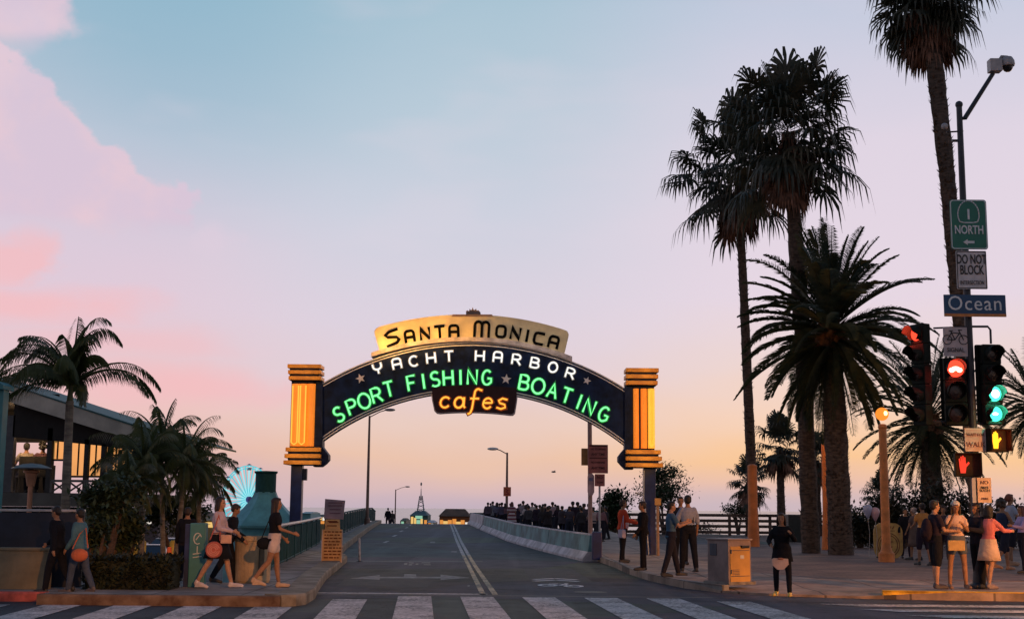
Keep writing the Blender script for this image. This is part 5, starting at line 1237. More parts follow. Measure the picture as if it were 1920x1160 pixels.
# two balloons with a stand beside it
for px, py, c_, lb in ((1627, 958, (.3, .34, .5), 'pale blue balloon above the gold board'), (1641, 963, (.5, .32, .36), 'pink balloon beside the globe lamp post')):
    p = P(px, py, 43.5); e = empty('balloon', p, 0, lb, 'balloon', 'balloons by the gold board'); bm = NBM(); lathe(bm, [(.01, -.24), (.05, -.18), (.13, -.02), (.15, .08), (.12, .17), (.05, .21), (.01, .215)], n=14); build('skin', bm, mat('balloon_' + lb.split()[0] + lb.split()[1], c_, .35, .05), e, smooth=True)
    bm = NBM(); tube(bm, [(0, 0, -.23), (.04, 0, -.7), (.0, 0, p.z * -1 + .2)], .008, 5); build('string', bm, mat('string', (.4, .38, .36), .7), e)

# ------------------------------------------------------------------ car park, cars, cones, bollards
tyre = mat('tyre', (.02, .02, .02), .8); cglass = mat('car_glass', (.03, .04, .05), .12, .05, spec=.7)
def car(x, y, z, rz, c, label, lamp=True):
    e = empty('parked_car', (x, y, z), rz, label, 'car', 'cars parked below the bridge')
    pm = mat('car_paint_' + label.split()[0], c, .28, .05, 2, spec=.6)
    prof = [(-2.15, .35), (-2.2, .62), (-2.05, .82), (-1.35, .92), (-.75, 1.0), (1.4, 1.02), (2.0, .95), (2.15, .7), (2.12, .35)]
    bm = NBM(); n_ = len(prof)
    rows = []
    for yy, k in ((-.86, .0), (-.82, .05), (.82, .05), (.86, .0)):
        rows.append([bm.verts.new((px_ * (1 if k else .985), yy, pz_ + (k if pz_ > .6 else 0) * .4)) for px_, pz_ in prof])
    for r0_, r1_ in zip(rows, rows[1:]):
        for i in range(n_ - 1): bm.faces.new((r0_[i], r0_[i + 1], r1_[i + 1], r1_[i]))
        bm.faces.new((r0_[-1], r0_[0], r1_[0], r1_[-1]))
    bm.faces.new(rows[0]); bm.faces.new(rows[-1][::-1]); build('body', bm, pm, e, smooth=False)
    bm = NBM(); b0 = [(-1.0, -.78, .98), (-1.0, .78, .98), (1.5, .78, 1.03), (1.5, -.78, 1.03)]; t0 = [(-.35, -.6, 1.42), (-.35, .6, 1.42), (.95, .6, 1.42), (.95, -.6, 1.42)]
    B = [bm.verts.new(q) for q in b0]; T_ = [bm.verts.new(q) for q in t0]
    for i in range(4): bm.faces.new((B[i], B[(i + 1) % 4], T_[(i + 1) % 4], T_[i]))
    bm.faces.new(T_); build('windows', bm, cglass, e)
    bm = NBM(); box(bm, (.3, 0, 1.44), (1.32, 1.22, .05), bev=.02); build('roof', bm, pm, e)
    for wx in (-1.35, 1.3):
        for wy in (-.82, .82):
            bm = NBM(); tube(bm, [(wx, wy - .1, .32), (wx, wy + .1, .32)], .32, 16, up=Vector((1, 0, 0))); w_ = build('wheel', bm, tyre, e)
            bm = NBM(); tube(bm, [(wx, wy - .11, .32), (wx, wy + .11, .32)], .19, 12, up=Vector((1, 0, 0))); build('rim', bm, steel, w_)
    for wy in (-.62, .62):
        bm = NBM(); sph(bm, (-2.16, wy, .68), (.06, .17, .09), 10, 6); build('headlight', bm, mat('headlight_glass', (.5, .5, .5), .2), e)
        bm = NBM(); box(bm, (2.15, wy, .76), (.04, .26, .13), bev=.01); build('tail_light', bm, mat('tail_glass', (.35, .02, .02), .3), e)
    return e
for px, Y, rz, c_, lb in ((205, 50, 100, (.6, .6, .62), 'white car parked behind the dark shrubs'), (240, 60, 85, (.3, .32, .36), 'silver car parked in the second row under the short palms'), (285, 58, 95, (.12, .13, .15), 'grey car parked left of the yellow bollards'), (318, 70, 80, (.5, .5, .5), 'pale car at the far end of the car park')):
    p = P(px, 1000, Y); car(p.x, Y, -1.5, R(rz), c_, lb)
for px, Y, lb in ((252, 33, 'yellow bollard left of three'), (268, 33.6, 'middle one of three yellow bollards'), (325, 34, 'yellow bollard nearest the teal pillar')):
    p = P(px, 1010, Y); e = empty('bollard', (p.x, Y, -1.5), 0, lb, 'bollard', 'yellow bollards by the car park'); zt = P(px, 1012, Y).z + 1.5; bm = NBM(); lathe(bm, [(.09, 0), (.09, zt - .05), (.05, zt)], n=12); build('post', bm, mat('bollard_yellow', (.6, .48, .08), .5, .1), e); bm = NBM(); lathe(bm, [(.1, zt * .6), (.1, zt * .6 + .12)], n=12); build('band', bm, mat('bollard_band', (.3, .22, .05), .6), e)
p = G(330, 1096, .15); e = empty('traffic_cone', (p.x, 24.9, .15), 0, 'orange traffic cone with a white band beside the teal pillar', 'traffic cone'); bm = NBM(); lathe(bm, [(.13, .03), (.04, .7), (.03, .72)], n=16); box(bm, (0, 0, .015), (.34, .34, .03), bev=.01); build('cone', bm, mat('cone_orange', (.7, .13, .03), .5), e); bm = NBM(); lathe(bm, [(.107, .2), (.075, .38)], n=16); build('band', bm, mat('cone_white', (.6, .5, .45), .5), e)
# car park surface and lot lamps
bm = NBM(); slab(bm, [(-40, 36), (-9.5, 36), (-12.5, 88), (-40, 88)], -1.6, -1.485); struct(build('car_park', bm, asphalt))

# ------------------------------------------------------------------ pier in the distance
pier = mat('pier_planks', (.12, .09, .07), .9, .2, .3)
bm = NBM(); slab(bm, [(-90, 226), (25, 226), (25, 420), (-90, 420)], -8.6, -8.0); struct(build('pier_deck', bm, pier))
PD = 260.0
def bp(px, py, Y=PD): return P(px, py, Y)
lit_y = emis('lit_window_yellow', (1, .62, .2), .85); lit_g = emis('lit_window_green', (.5, 1, .7), .55); lit_o = emis('lit_window_orange', (1, .38, .08), .75); lit_w = emis('lit_window_white', (1, .9, .8), .9)
gt = mat('dark_teal_roof', (.05, .11, .12), .7); wl = mat('pale_board_wall', (.28, .25, .2), .8)
def house(x0, x1, ye, yt, Y, label, roofm, wallm, wins, hip=.25, depth=10, yb=1000):
    a, c = bp(x0, ye, Y), bp(x1, ye, Y); t_ = bp(x0, yt, Y); zb = -8.0; w_ = c.x - a.x; cx = (a.x + c.x) / 2
    e = empty('pier_building', (cx, Y, zb), 0, label, 'building', 'buildings on the pier'); he = a.z - zb; ht = t_.z - zb
    bm = NBM(); box(bm, (0, depth / 2, he / 2), (w_ * .94, depth, he)); build('wall', bm, wallm, e)
    bm = NBM(); b0 = [bm.verts.new(q) for q in ((-w_ / 2, -.6, he), (w_ / 2, -.6, he), (w_ / 2, depth + .6, he), (-w_ / 2, depth + .6, he))]
    t0 = [bm.verts.new(q) for q in ((-w_ * hip, depth * .35, ht), (w_ * hip, depth * .35, ht), (w_ * hip, depth * .65, ht), (-w_ * hip, depth * .65, ht))]
    for i in range(4): bm.faces.new((b0[i], b0[(i + 1) % 4], t0[(i + 1) % 4], t0[i]))
    bm.faces.new(t0); bm.faces.new(b0[::-1]); build('roof', bm, roofm, e)
    for (u, y0, y1, ww, m) in wins:
        z0 = bp(x0, y1, Y).z - zb; z1 = bp(x0, y0, Y).z - zb; bm = NBM(); box(bm, (u * w_ / 2, -.06, (z0 + z1) / 2), (ww * w_, .12, z1 - z0)); build('window', bm, m, e)
    return e, cx
e, cx = house(768, 803, 966, 957, PD, 'teal roofed pier building with a lattice tower on top', gt, mat('teal_wall', (.05, .13, .12), .7), [(-.72, 968, 985, .13, lit_y), (-.4, 970, 982, .12, lit_y), (0, 966, 972, .38, lit_g), (-.05, 974, 984, .2, lit_g), (.3, 972, 985, .12, lit_y), (.72, 974, 984, .14, lit_o)])
tz = bp(788, 958).z + 8; bm = NBM()
for sx, sy in ((-1, -1), (1, -1), (1, 1), (-1, 1)): tube(bm, [(sx * .7, 5 + sy * .7, tz - .5), (sx * .25, 5 + sy * .25, tz + 3.0)], .09, 5)
for k_ in range(4): 
    z = tz + .75 * k_; r_q = .7 - .13 * k_
    for a_ in range(4): x0, y0 = [(-1, -1), (1, -1), (1, 1), (-1, 1)][a_]; x1, y1 = [(-1, -1), (1, -1), (1, 1), (-1, 1)][(a_ + 1) % 4]; tube(bm, [(x0 * r_q, 5 + y0 * r_q, z), (x1 * r_q, 5 + y1 * r_q, z + .5)], .05, 4)
tube(bm, [(0, 5, tz + 2), (0, 5, bp(788, 915).z + 8)], [.14, .06], 6); sph(bm, (0, 5, bp(788, 906).z + 8), (.18, .18, .35), 8, 6); tube(bm, [(0, 5, tz + 3), (0, 5, bp(788, 907).z + 8)], .025, 4)
build('lattice_tower', bm, mat('tower_grey', (.25, .27, .27), .6), e)
house(822, 882, 967, 953, PD + 15, 'brown roofed pier building glowing orange inside', mat('brown_roof', (.12, .06, .03), .8, .3, .4), mat('brown_wall', (.2, .08, .03), .8), [(-.8, 974, 986, .1, lit_o), (-.55, 976, 987, .14, lit_y), (-.28, 974, 985, .12, lit_o), (0, 972, 984, .12, lit_o), (.25, 977, 986, .2, lit_y), (.52, 974, 985, .12, lit_o), (.78, 978, 986, .1, lit_w)], hip=.3)
house(750, 762, 976, 971, PD - 15, 'little kiosk roof left of the teal pier building', mat('olive_roof', (.08, .09, .06), .8), wl, [(-.2, 977, 987, .4, lit_g)])
house(800, 815, 979, 975, PD - 10, 'low white stall roof between the two larger pier buildings', mat('stall_white', (.5, .5, .52), .7), wl, [(-.3, 980, 988, .3, lit_o), (.4, 981, 987, .3, lit_w)])
house(565, 583, 962, 959, 200, 'pale teal arcade building seen above the near railing', mat('arcade_teal_roof', (.15, .35, .38), .6), mat('arcade_teal', (.1, .3, .34), .7), [], hip=.48)
house(584, 640, 968, 964, 210, 'low arcade hall with yellow lit boards behind the placard', mat('arcade_dark_roof', (.08, .1, .08), .8), mat('arcade_wall', (.3, .26, .14), .7), [(-.6, 969, 974, .3, lit_y), (0, 969, 975, .25, lit_w), (-.3, 976, 981, .5, lit_o)], hip=.48)
house(318, 372, 966, 958, 150, 'low beach building right behind the short palms with small lit windows', mat('beach_roof', (.1, .08, .08), .8), mat('beach_wall', (.2, .15, .13), .8), [(-.6, 969, 974, .12, lit_w), (0, 970, 976, .1, lit_y), (.5, 969, 975, .14, lit_y)], hip=.45)
house(196, 300, 972, 962, 170, 'long dark beach building behind the shrubs at the left', mat('beach_roof_dark', (.06, .05, .06), .8), mat('beach_wall_dark', (.12, .09, .09), .8), [(-.5, 976, 981, .1, lit_w), (.2, 976, 981, .08, lit_y), (.6, 975, 981, .1, lit_w)], hip=.46)
house(376, 428, 975, 968, 130, 'small lit stall roof seen between the palms and the walking woman', mat('stall_roof_ochre', (.25, .17, .08), .8), mat('stall_wall_ochre', (.3, .22, .1), .8), [(-.3, 978, 988, .3, lit_y), (.4, 980, 988, .2, lit_w)], hip=.44)
# Ferris wheel
WY = 330.0; c = P(465, 936, WY); RW = 62 / F * WY
e = empty('ferris_wheel', (c.x, WY, -8.0), R(52), 'big wheel lit cyan behind the flared teal roof', 'ferris wheel'); hz = c.z + 8
cy = emis('cyan_light', (.12, .64, .74), .95); cyb = emis('cyan_white_light', (.36, .82, .9), 1.0); pal = mat('wheel_steel', (.5, .55, .6), .5)
bm = NBM()
for rr in (RW, RW * .93): tube(bm, [(rr * math.cos(2 * PI * i / 48), 0, hz + rr * math.sin(2 * PI * i / 48)) for i in range(49)], .16, 5)
build('rim', bm, cy, e)
for i in range(40):
    a_ = 2 * PI * i / 40; bm = NBM(); w_ = .17 if i % 2 else .22; tube(bm, [(.8 * math.cos(a_), 0, hz + .8 * math.sin(a_)), (RW * math.cos(a_), 0, hz + RW * math.sin(a_))], [.14, w_], 5); build('spoke', bm, cy if i % 2 else cyb, e)
bm = NBM(); tube(bm, [(0, -.8, hz), (0, .8, hz)], .75, 14, up=Vector((1, 0, 0))); build('hub', bm, mat('hub_purple', (.12, .05, .3), .5), e)
bm = NBM(); 
for sy in (-1.6, 1.6):
    for sx in (-1, 1): tube(bm, [(sx * RW * .6, sy * 1.8, 0), (0, sy, hz)], .3, 6)
build('support_legs', bm, pal, e)
for i in range(14):
    a_ = 2 * PI * (i + .5) / 14; bm = NBM(); x, z = RW * 1.03 * math.cos(a_), hz + RW * 1.03 * math.sin(a_); lathe(bm, [(.5, z - 1.3), (.62, z - .7), (.1, z - .6), (.08, z - .1), (.7, z - .05), (.1, z + .3)], (x, 0, 0), 8); build('gondola', bm, pal, e)
# gull
p = P(1038, 884, 120); bm = NBM(); sph(bm, (0, 0, 0), (.22, .09, .08), 10, 6); 
for sy in (-1, 1): bm.faces.new([bm.verts.new(q) for q in ((-.05, 0, .02), (.1, 0, .02), (.15, sy * .3, .16), (.02, sy * .55, .05))])
o = build('gull', bm, mat('gull_grey', (.2, .18, .18), .7), loc=p); tag(o, 'small gull flying left of the rust red notice', 'bird')
# boulevard lamps out of frame light the foreground: a sodium street lamp on either side
def sodium(x, y, h, e_, label, armx):
    e = empty('sodium_street_lamp', (x, y, 0), 0, label, 'street lamp'); bm = NBM(); tube(bm, [(0, 0, 0), (0, 0, h), (armx * .6, 0, h + .5), (armx, 0, h + .5)], [.11, .08, .05, .05], 8); build('post', bm, dark, e)
    bm = NBM(); sph(bm, (armx, 0, h + .5), (.35, .16, .1)); build('lamp_head', bm, M['lamp_head_grey'], e); bm = NBM(); sph(bm, (armx, 0, h + .4), (.2, .1, .06)); build('lens', bm, emis('sodium_lens', (1, .45, .1), 6), e)
    d = bpy.data.lights.new('sodium_light', 'SPOT'); d.energy = e_; d.color = (1, .37, .08); d.spot_size = R(150); d.spot_blend = .45; d.shadow_soft_size = .2
    o = bpy.data.objects.new('sodium_light', d); col.objects.link(o); o.parent = e; o.location = (armx, 0, h + .28)
    return o
L1_ = sodium(20.5, 12.5, 5.0, 19000, 'sodium street lamp just outside the right of the view', -2.0)
L2_ = sodium(7.5, -4.0, 7.2, 22000, 'sodium street lamp on the near side of the crossing', -1.5)

def aim(o, tgt, ang):
    w = o.parent.location + o.location; o.rotation_euler = (Vector(tgt) - w).to_track_quat('-Z', 'Y').to_euler(); o.data.spot_size = R(ang)
aim(L1_, (9.3, 28.5, -2.9), 42); aim(L2_, (-4.8, 26.5, -2.3), 20)
# added pole: lamplight on the left fan palm base, put into its colour
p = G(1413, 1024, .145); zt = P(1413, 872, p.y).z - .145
op = mat('pole_orange_lit', (.72, .2, .04), .55, .12, 2)  # pole colour holds the orange glow of the plaza lamps
e = empty('lamplit_pole', (p.x, p.y, .145), 0, 'short thick pole tinted with orange lamplight before the slender palm trunk', 'pole', 'lamplit orange poles on the plaza'); bm = NBM(); lathe(bm, [(.26, 0), (.24, .5), (.2, 1.5), (.2, zt), (.1, zt + .05)], n=14); build('shaft', bm, op, e)
p = G(1550, 1030, .145); zt = P(1550, 832, p.y).z - .145
e = empty('lamplit_pole', (p.x, p.y, .145), 0, 'tall pole tinted with orange lamplight left of the thick date palm trunk', 'pole', 'lamplit orange poles on the plaza'); bm = NBM(); lathe(bm, [(.2, 0), (.16, .5), (.12, 1.5), (.11, zt), (.05, zt + .05)], n=14); build('shaft', bm, op, e)
x0 = 5.6; e = empty('walkway_railing', (x0, 80, 0), 0, 'dark railing behind the crowd on the far side of the walkway', 'railing'); bm = NBM()
pts = [(5.55, 79.5), (3.2, 86), (pl(BARR, 95) + 5.2, 95), (pl(BARR, 104) + 5.2, 104), (pl(BARR, 112) + 3, 112), (pl(BARR, 113) + .5, 113)]
vs_ = [(Vector((x - x0, y - 80, zr(y) + .15))) for x, y in pts]
for a, c in zip(vs_, vs_[1:]):
    n_ = Vector((-(c - a).y, (c - a).x, 0)).normalized() * .01
    v_ = [bm.verts.new(q + s2 + Vector((0, 0, z))) for q, z in ((a, .06), (c, .06), (c, 1.0), (a, 1.0)) for s2 in (n_, -n_)]
    for f in ((0, 2, 4, 6), (1, 7, 5, 3), (0, 1, 3, 2), (4, 5, 7, 6)): bm.faces.new([v_[i] for i in f])
build('mesh_infill', bm, M['railing_mesh'], e); bm = NBM(); tube(bm, [q + Vector((0, 0, 1.05)) for q in vs_], .05, 6); build('top_rail', bm, teal_d, e)
# ------------------------------------------------------------------ people
skin_c = {'light': (.42, .24, .16), 'tan': (.32, .17, .1), 'brown': (.2, .1, .06)}
def remeshed(name, bm, m, parent, vox=.012, it=3, smooth=True):
    me = bpy.data.meshes.new('t'); bmesh.ops.recalc_face_normals(bm, faces=bm.faces[:]); bm.to_mesh(me); bm.free()
    t = bpy.data.objects.new('t', me); col.objects.link(t)
    md = t.modifiers.new('r', 'REMESH'); md.mode = 'VOXEL'; md.voxel_size = vox; md.use_smooth_shade = True
    ms = t.modifiers.new('s', 'SMOOTH'); ms.iterations = it; ms.factor = .5
    bpy.context.view_layer.update()
    m2 = bpy.data.meshes.new_from_object(t.evaluated_get(bpy.context.evaluated_depsgraph_get()))
    bpy.data.objects.remove(t); bpy.data.meshes.remove(me)
    m2.materials.clear(); m2.materials.append(m)
    o = bpy.data.objects.new(name, m2); col.objects.link(o); o.parent = parent
    return o
def fab(c, nm=None): 
    k = 'cloth_%02d_%02d_%02d' % tuple(int(x * 99) for x in c)
    return mat(k, c, .9, .08, 7, .9, bscale=15, spec=.12)
V = Vector
def limb(bm, pts, rs, n=10):
    """tapering round-ended limb"""
    pts = [V(p) for p in pts]; P2, R2 = [], []
    for i in range(len(pts) - 1):
        for j in range(5): t = j / 5; P2.append(pts[i].lerp(pts[i + 1], t)); R2.append(lerp(rs[i], rs[i + 1], t))
    P2.append(pts[-1]); R2.append(rs[-1]); tube(bm, P2, R2, n)
    for p, r in zip(pts, rs): sph(bm, p, r * .99, n, 6)
def torso_rings(bm, S_, rows, infl=0.0, n=16):
    """rows: (centre, half width, half depth) stacked; S_ is the side axis"""
    rings = []
    for c, a, b in rows:
        c = V(c); rings.append([bm.verts.new(c + S_ * ((a + infl) * math.cos(2 * PI * j / n)) + S_.cross(V((0, 0, 1))) * (-(b + infl) * math.sin(2 * PI * j / n))) for j in range(n)])
    for r0, r1 in zip(rings, rings[1:]):
        for j in range(n): bm.faces.new((r0[j], r0[(j + 1) % n], r1[(j + 1) % n], r1[j]))
    bm.faces.new(rings[0][::-1]); bm.faces.new(rings[-1])
def person(loc, face, label, H=1.72, sex='m', skin='tan', legs=((6, 4), (-6, 8)), arms=((10, 12, 15, 0), (10, 12, 15, 0)), lean=0, top=('short', (.05, .05, .06)), bottom=('trousers', (.03, .03, .04)),
           shoes=(.03, .03, .03), hair=('short', (.02, .014, .01)), hat=None, head_turn=0, head_nod=0, vox=.012, group=None, sway=0, spread=.05, extras=(), fingers=True, belt=None, sock=False):
    """legs: (hip pitch, knee bend) left, right; arms: (shoulder pitch forward, outward, elbow bend, inward) left, right. face: heading, 0 = away from the camera (+y)"""
    k = H / 1.72; f = 1.0 if sex == 'm' else .9
    e = empty('person', loc, R(face), label, 'person', group)
    sk = mat('skin_' + skin, skin_c[skin], .75, .12, 8, spec=.2)
    hip_z = .91; J = {}
    low = 1e9; LJ = []
    for sgn, (hp, kn) in zip((-1, 1), legs):
        h_ = V((sgn * .088, 0, 0)); a = R(hp); d1 = V((sgn * spread, math.sin(a), -math.cos(a))).normalized(); b = R(hp - kn); d2 = V((sgn * spread * .3, math.sin(b), -math.cos(b))).normalized()
        kn_ = h_ + d1 * .42; an = kn_ + d2 * .40; fa = b + (R(18) if kn > 25 else 0); toe = an + V((sgn * .03, .17 * math.cos(fa * .35), -.045 + .17 * min(0, math.sin(b) * .6)))
        LJ.append((h_, kn_, an, toe)); low = min(low, an.z - .08, toe.z - .035)
    off = V((0, 0, -low)); LJ = [tuple(q + off for q in l_) for l_ in LJ]
    pel = V((0, 0, .03)) + off; la = R(lean); ax = V((sway, math.sin(la), math.cos(la))).normalized()
    waist = pel + ax * .14; chest = pel + ax * .33; sho = pel + ax * .475; neck = sho + ax * .07; hd = neck + V((0, .02 + math.sin(la) * .05, .108)); SX = V((1, 0, 0))
    sw = .175 * (1 if sex == 'm' else .88); hw = .15 if sex == 'm' else .162
    AJ = []
    for sgn, (sp_, so, eb, inn) in zip((-1, 1), arms):
        s_ = sho + V((sgn * sw, 0, -.02)); a = R(sp_ - 0) ; o_ = R(so); d1 = V((sgn * math.sin(o_), math.sin(a) * math.cos(o_), -math.cos(a) * math.cos(o_))).normalized()
        b = R(sp_ + eb); ii = R(inn); d2 = V((sgn * math.sin(o_ * .4 - ii), math.sin(b) * math.cos(ii), -math.cos(b) * math.cos(ii))).normalized()
        el_ = s_ + d1 * .285; wr_ = el_ + d2 * .25; AJ.append((s_, el_, wr_, d2))
    rows = [(pel + V((0, 0, -.07)), hw * .72, .09), (pel + V((0, -.01, -.0)), hw, .115), (pel + ax * .07, hw * .97, .105), (waist, .132 * f, .088), (waist + ax * .09, .145 * f, .095), (chest, .165 * f, .11 if sex == 'm' else .118), (chest + ax * .08, .168 * f, .1), (sho + ax * -.015, .135 * f, .075), (sho + ax * .022, .09 * f, .066), (neck + ax * -.028, .062, .057)]
    bm = NBM(); torso_rings(bm, SX, rows)
    leg_r = [(.088, .055, .039)] if sex == 'm' else [(.088, .052, .035)]
    for (h_, kn_, an, toe) in LJ:
        limb(bm, [h_, h_.lerp(kn_, .5), kn_, kn_.lerp(an, .32) + V((0, -.012, 0)), an], [leg_r[0][0], .072, leg_r[0][1], .053, leg_r[0][2]])
        limb(bm, [an + V((0, -.02, -.03)), toe], [.036, .028])
    for sgn, (s_, el_, wr_, d2) in zip((-1, 1), AJ):
        limb(bm, [s_ + V((-sgn * .03, 0, -.01)), s_.lerp(el_, .45), el_, el_.lerp(wr_, .3), wr_], [.052 * f, .045 * f, .037 * f, .037 * f, .025 * f], 8)
        # hand: palm, four fingers of unequal length, thumb from the side of the palm
        inw = V((-sgn, 0, 0)); inw = (inw - d2 * inw.dot(d2)).normalized(); fw = d2.cross(inw).normalized() * sgn
        pc = wr_ + d2 * .045; sph(bm, pc, (.022, .022, .022)); 
        limb(bm, [wr_, wr_ + d2 * .04 , wr_ + d2 * .075], [.024, .029, .026], 8)
        if fingers:
            for q, ln in zip((-1.5, -.5, .5, 1.5), (.058, .07, .066, .05)):
                b0 = wr_ + d2 * .08 + fw * q * .0165; b1 = b0 + (d2 + inw * .25).normalized() * ln * .55; b2 = b1 + (d2 + inw * .9).normalized() * ln * .5
                tube(bm, [b0 - d2 * .015, b0, b1, b2], [.0095, .0095, .009, .0075], 6)
            t0 = wr_ + d2 * .03 + fw * .024; tube(bm, [t0, t0 + (d2 * .6 + fw * .8 + inw * .3).normalized() * .035, t0 + (d2 + fw * .5 + inw * .5).normalized() * .06], [.012, .0105, .009], 6)
    limb(bm, [neck + ax * -.05, neck + V((0, .012, .05))], [.052, .05], 10)
    # head with brow, nose, lips, chin and ears; eye sockets pressed in by the brow and cheeks
    HM = Matrix.Rotation(R(head_turn), 3, 'Z') @ Matrix.Rotation(R(-head_nod), 3, 'X')
    def hp_(x, y, z): return hd + HM @ V((x, y, z))
    sph(bm, hp_(0, -.012, .03), (.076, .094, .088), 16, 12, HM); sph(bm, hp_(0, .016, -.035), (.058, .066, .072), 14, 10, HM); sph(bm, hp_(0, .052, -.082), (.028, .026, .024), 8, 6, HM)
    sph(bm, hp_(0, .082, -.012), (.011, .02, .026), 8, 6, HM); sph(bm, hp_(0, .093, -.026), (.015, .013, .012), 8, 6, HM); sph(bm, hp_(0, .074, -.055), (.024, .012, .012), 8, 6, HM)
    sph(bm, hp_(0, .066, .022), (.05, .016, .013), 10, 6, HM)
    for sx in (-1, 1): sph(bm, hp_(sx * .076, -.005, -.008), (.012, .018, .03), 8, 6, HM); sph(bm, hp_(sx * .034, .052, -.028), (.024, .022, .022), 8, 6, HM)
    for v_ in bm.verts: v_.co *= k
    body = remeshed('body', bm, sk, e, vox * k)
    if fingers:
        bm = NBM()
        for sx in (-1, 1): sph(bm, hp_(sx * .031, .069, .0) * k, .0115 * k, 8, 6)
        build('eyes', bm, mat('eye_dark', (.03, .02, .015), .3), e)
        bm = NBM(); sph(bm, hp_(0, .084, -.057) * k, (.02 * k, .006 * k, .007 * k), 8, 5); build('lips', bm, mat('lips', (.28, .09, .07), .5), e)
    # --- clothes
    def sc(bm):
        for v_ in bm.verts: v_.co *= k
        return bm
    kind, c_ = top[0], top[1]
    bm = NBM(); i0 = 3 if kind == 'crop' else 1
    rws = [(rows[1][0] + V((0, 0, -.05)), rows[1][1], rows[1][2])] + rows[1:] if kind in ('jacket', 'coat', 'untucked') else rows[2:] if kind != 'crop' else rows[3:]
    infl = {'jacket': .032, 'coat': .036}.get(kind, .016)
    rws = rws[:-1] + [(rws[-1][0] - ax * .008, rws[-1][1] * .98, rws[-1][2] * .98)]
    if kind == 'tank': rws = rws[:-2]
    else: rws = rws[:-1]
    torso_rings(bm, SX, rws, infl)
    if kind == 'coat':
        torso_rings(bm, SX, [(pel + V((0, 0, -.22)), hw * 1.3, .17), (pel + V((0, 0, -.05)), hw * 1.12, .15), (pel + V((0, 0, .05)), hw, .12)], .02)
    sl = {'tank': 0, 'short': .55, 'untucked': .6, 'crop': 1.0, 'long': 2.0, 'jacket': 2.0, 'coat': 2.0, 'elbow': 1.0}[kind]
    for sgn, (s_, el_, wr_, d2) in zip((-1, 1), AJ):
        g_ = .017 if kind in ('jacket', 'coat') else .011
        a0 = s_ + V((-sgn * .035, 0, -.01))
        if sl == 0: continue
        if sl <= 1: en = s_.lerp(el_, sl); limb(bm, [a0, s_.lerp(en, .5), en], [.056 * f + g_, .05 * f + g_, .046 * f + g_ + .004], 10)
        else: limb(bm, [a0, s_.lerp(el_, .45), el_, el_.lerp(wr_, .95)], [.055 * f + g_, .047 * f + g_, .041 * f + g_, .031 * f + g_], 10)
    nm = {'jacket': 'jacket', 'coat': 'coat', 'tank': 'top'}.get(kind, 'shirt')
    remeshed(nm, sc(bm), fab(c_), e, max(vox, .012) * k, 2)
    bk, bc_ = bottom; bm = NBM()
    if bk in ('trousers', 'shorts', 'knee_shorts', 'leggings'):
        g_ = .008 if bk == 'leggings' else .018
        torso_rings(bm, SX, [(rows[0][0] + V((0, 0, -.02)), rows[0][1], rows[0][2]), rows[0], rows[1], rows[2], (rows[2][0].lerp(rows[3][0], .5), rows[2][1] * .94, rows[2][2] * .92)], g_)
        fr = {'trousers': 2.0, 'leggings': 2.0, 'shorts': .42, 'knee_shorts': 1.0}[bk]
        for (h_, kn_, an, toe) in LJ:
            if fr >= 2: limb(bm, [h_, h_.lerp(kn_, .5), kn_, kn_.lerp(an, .4), kn_.lerp(an, .97)], [.09 + g_ * .6, .074 + g_, .056 + g_, .053 + g_ * .9, (.04 + g_)], 12)
            else: en = h_.lerp(kn_, fr); limb(bm, [h_, h_.lerp(en, .5), en], [.09 + g_ * .6, .08 + g_, (.078 if fr < .6 else .062) + g_], 12)
        remeshed({'leggings': 'leggings', 'trousers': 'trousers'}.get(bk, 'shorts'), sc(bm), fab(bc_), e, max(vox, .012) * k, 2)
    else:
        L_ = {'skirt': .36, 'long_skirt': .5, 'mini_skirt': .3}[bk]; n = 24; rings = []; mx = (LJ[0][1] + LJ[1][1]) / 2
        for t in (0, .2, .45, .7, 1.0, 1.0, .7, .3):
            inner = len(rings) >= 5; r_q = lerp(1, 1.45, t); c = V((0, (mx.y) * t * .35, pel.z + .08 - (L_ + .08) * t)); st_ = abs(LJ[0][1].y - LJ[1][1].y) * .5 * t
            rings.append([bm.verts.new(c + V(((hw + .015) * r_q * (.96 if inner else 1) * math.cos(2 * PI * j / n), ((.12 + st_ * .5) * r_q + .012) * (.95 if inner else 1) * math.sin(2 * PI * j / n), 0)) * (1 + .035 * t * math.sin(j * 2 * PI / 4))) for j in range(n)])
        for r0, r1 in zip(rings, rings[1:]):
            for j in range(n): bm.faces.new((r0[j], r0[(j + 1) % n], r1[(j + 1) % n], r1[j]))
        build('skirt', sc(bm), fab(bc_), e, smooth=True)
    for (h_, kn_, an, toe) in LJ:
        bm = NBM(); limb(bm, [an + V((0, -.035, -.045)), an.lerp(toe, .5) + V((0, 0, -.012)), toe + V((0, .03, -.004))], [.038, .042, .034], 10); sph(bm, an + V((0, -.01, -.01)), .047)
        box(bm, (an + toe) / 2 + V((0, 0, -.038 - (an.z - toe.z) * .15)), (.078, .26, .02))
        remeshed('shoe', sc(bm), mat('shoe_%02d%02d%02d' % tuple(int(x * 99) for x in shoes), shoes, .6, .1, 6), e, .013 * k, 1)
    hk, hc = hair; bm = NBM()
    hm = mat('hair_%02d%02d%02d' % tuple(int(x * 99) for x in hc), hc, .6, .3, 14, .4, stretch=(1, 1, .2), bscale=60)
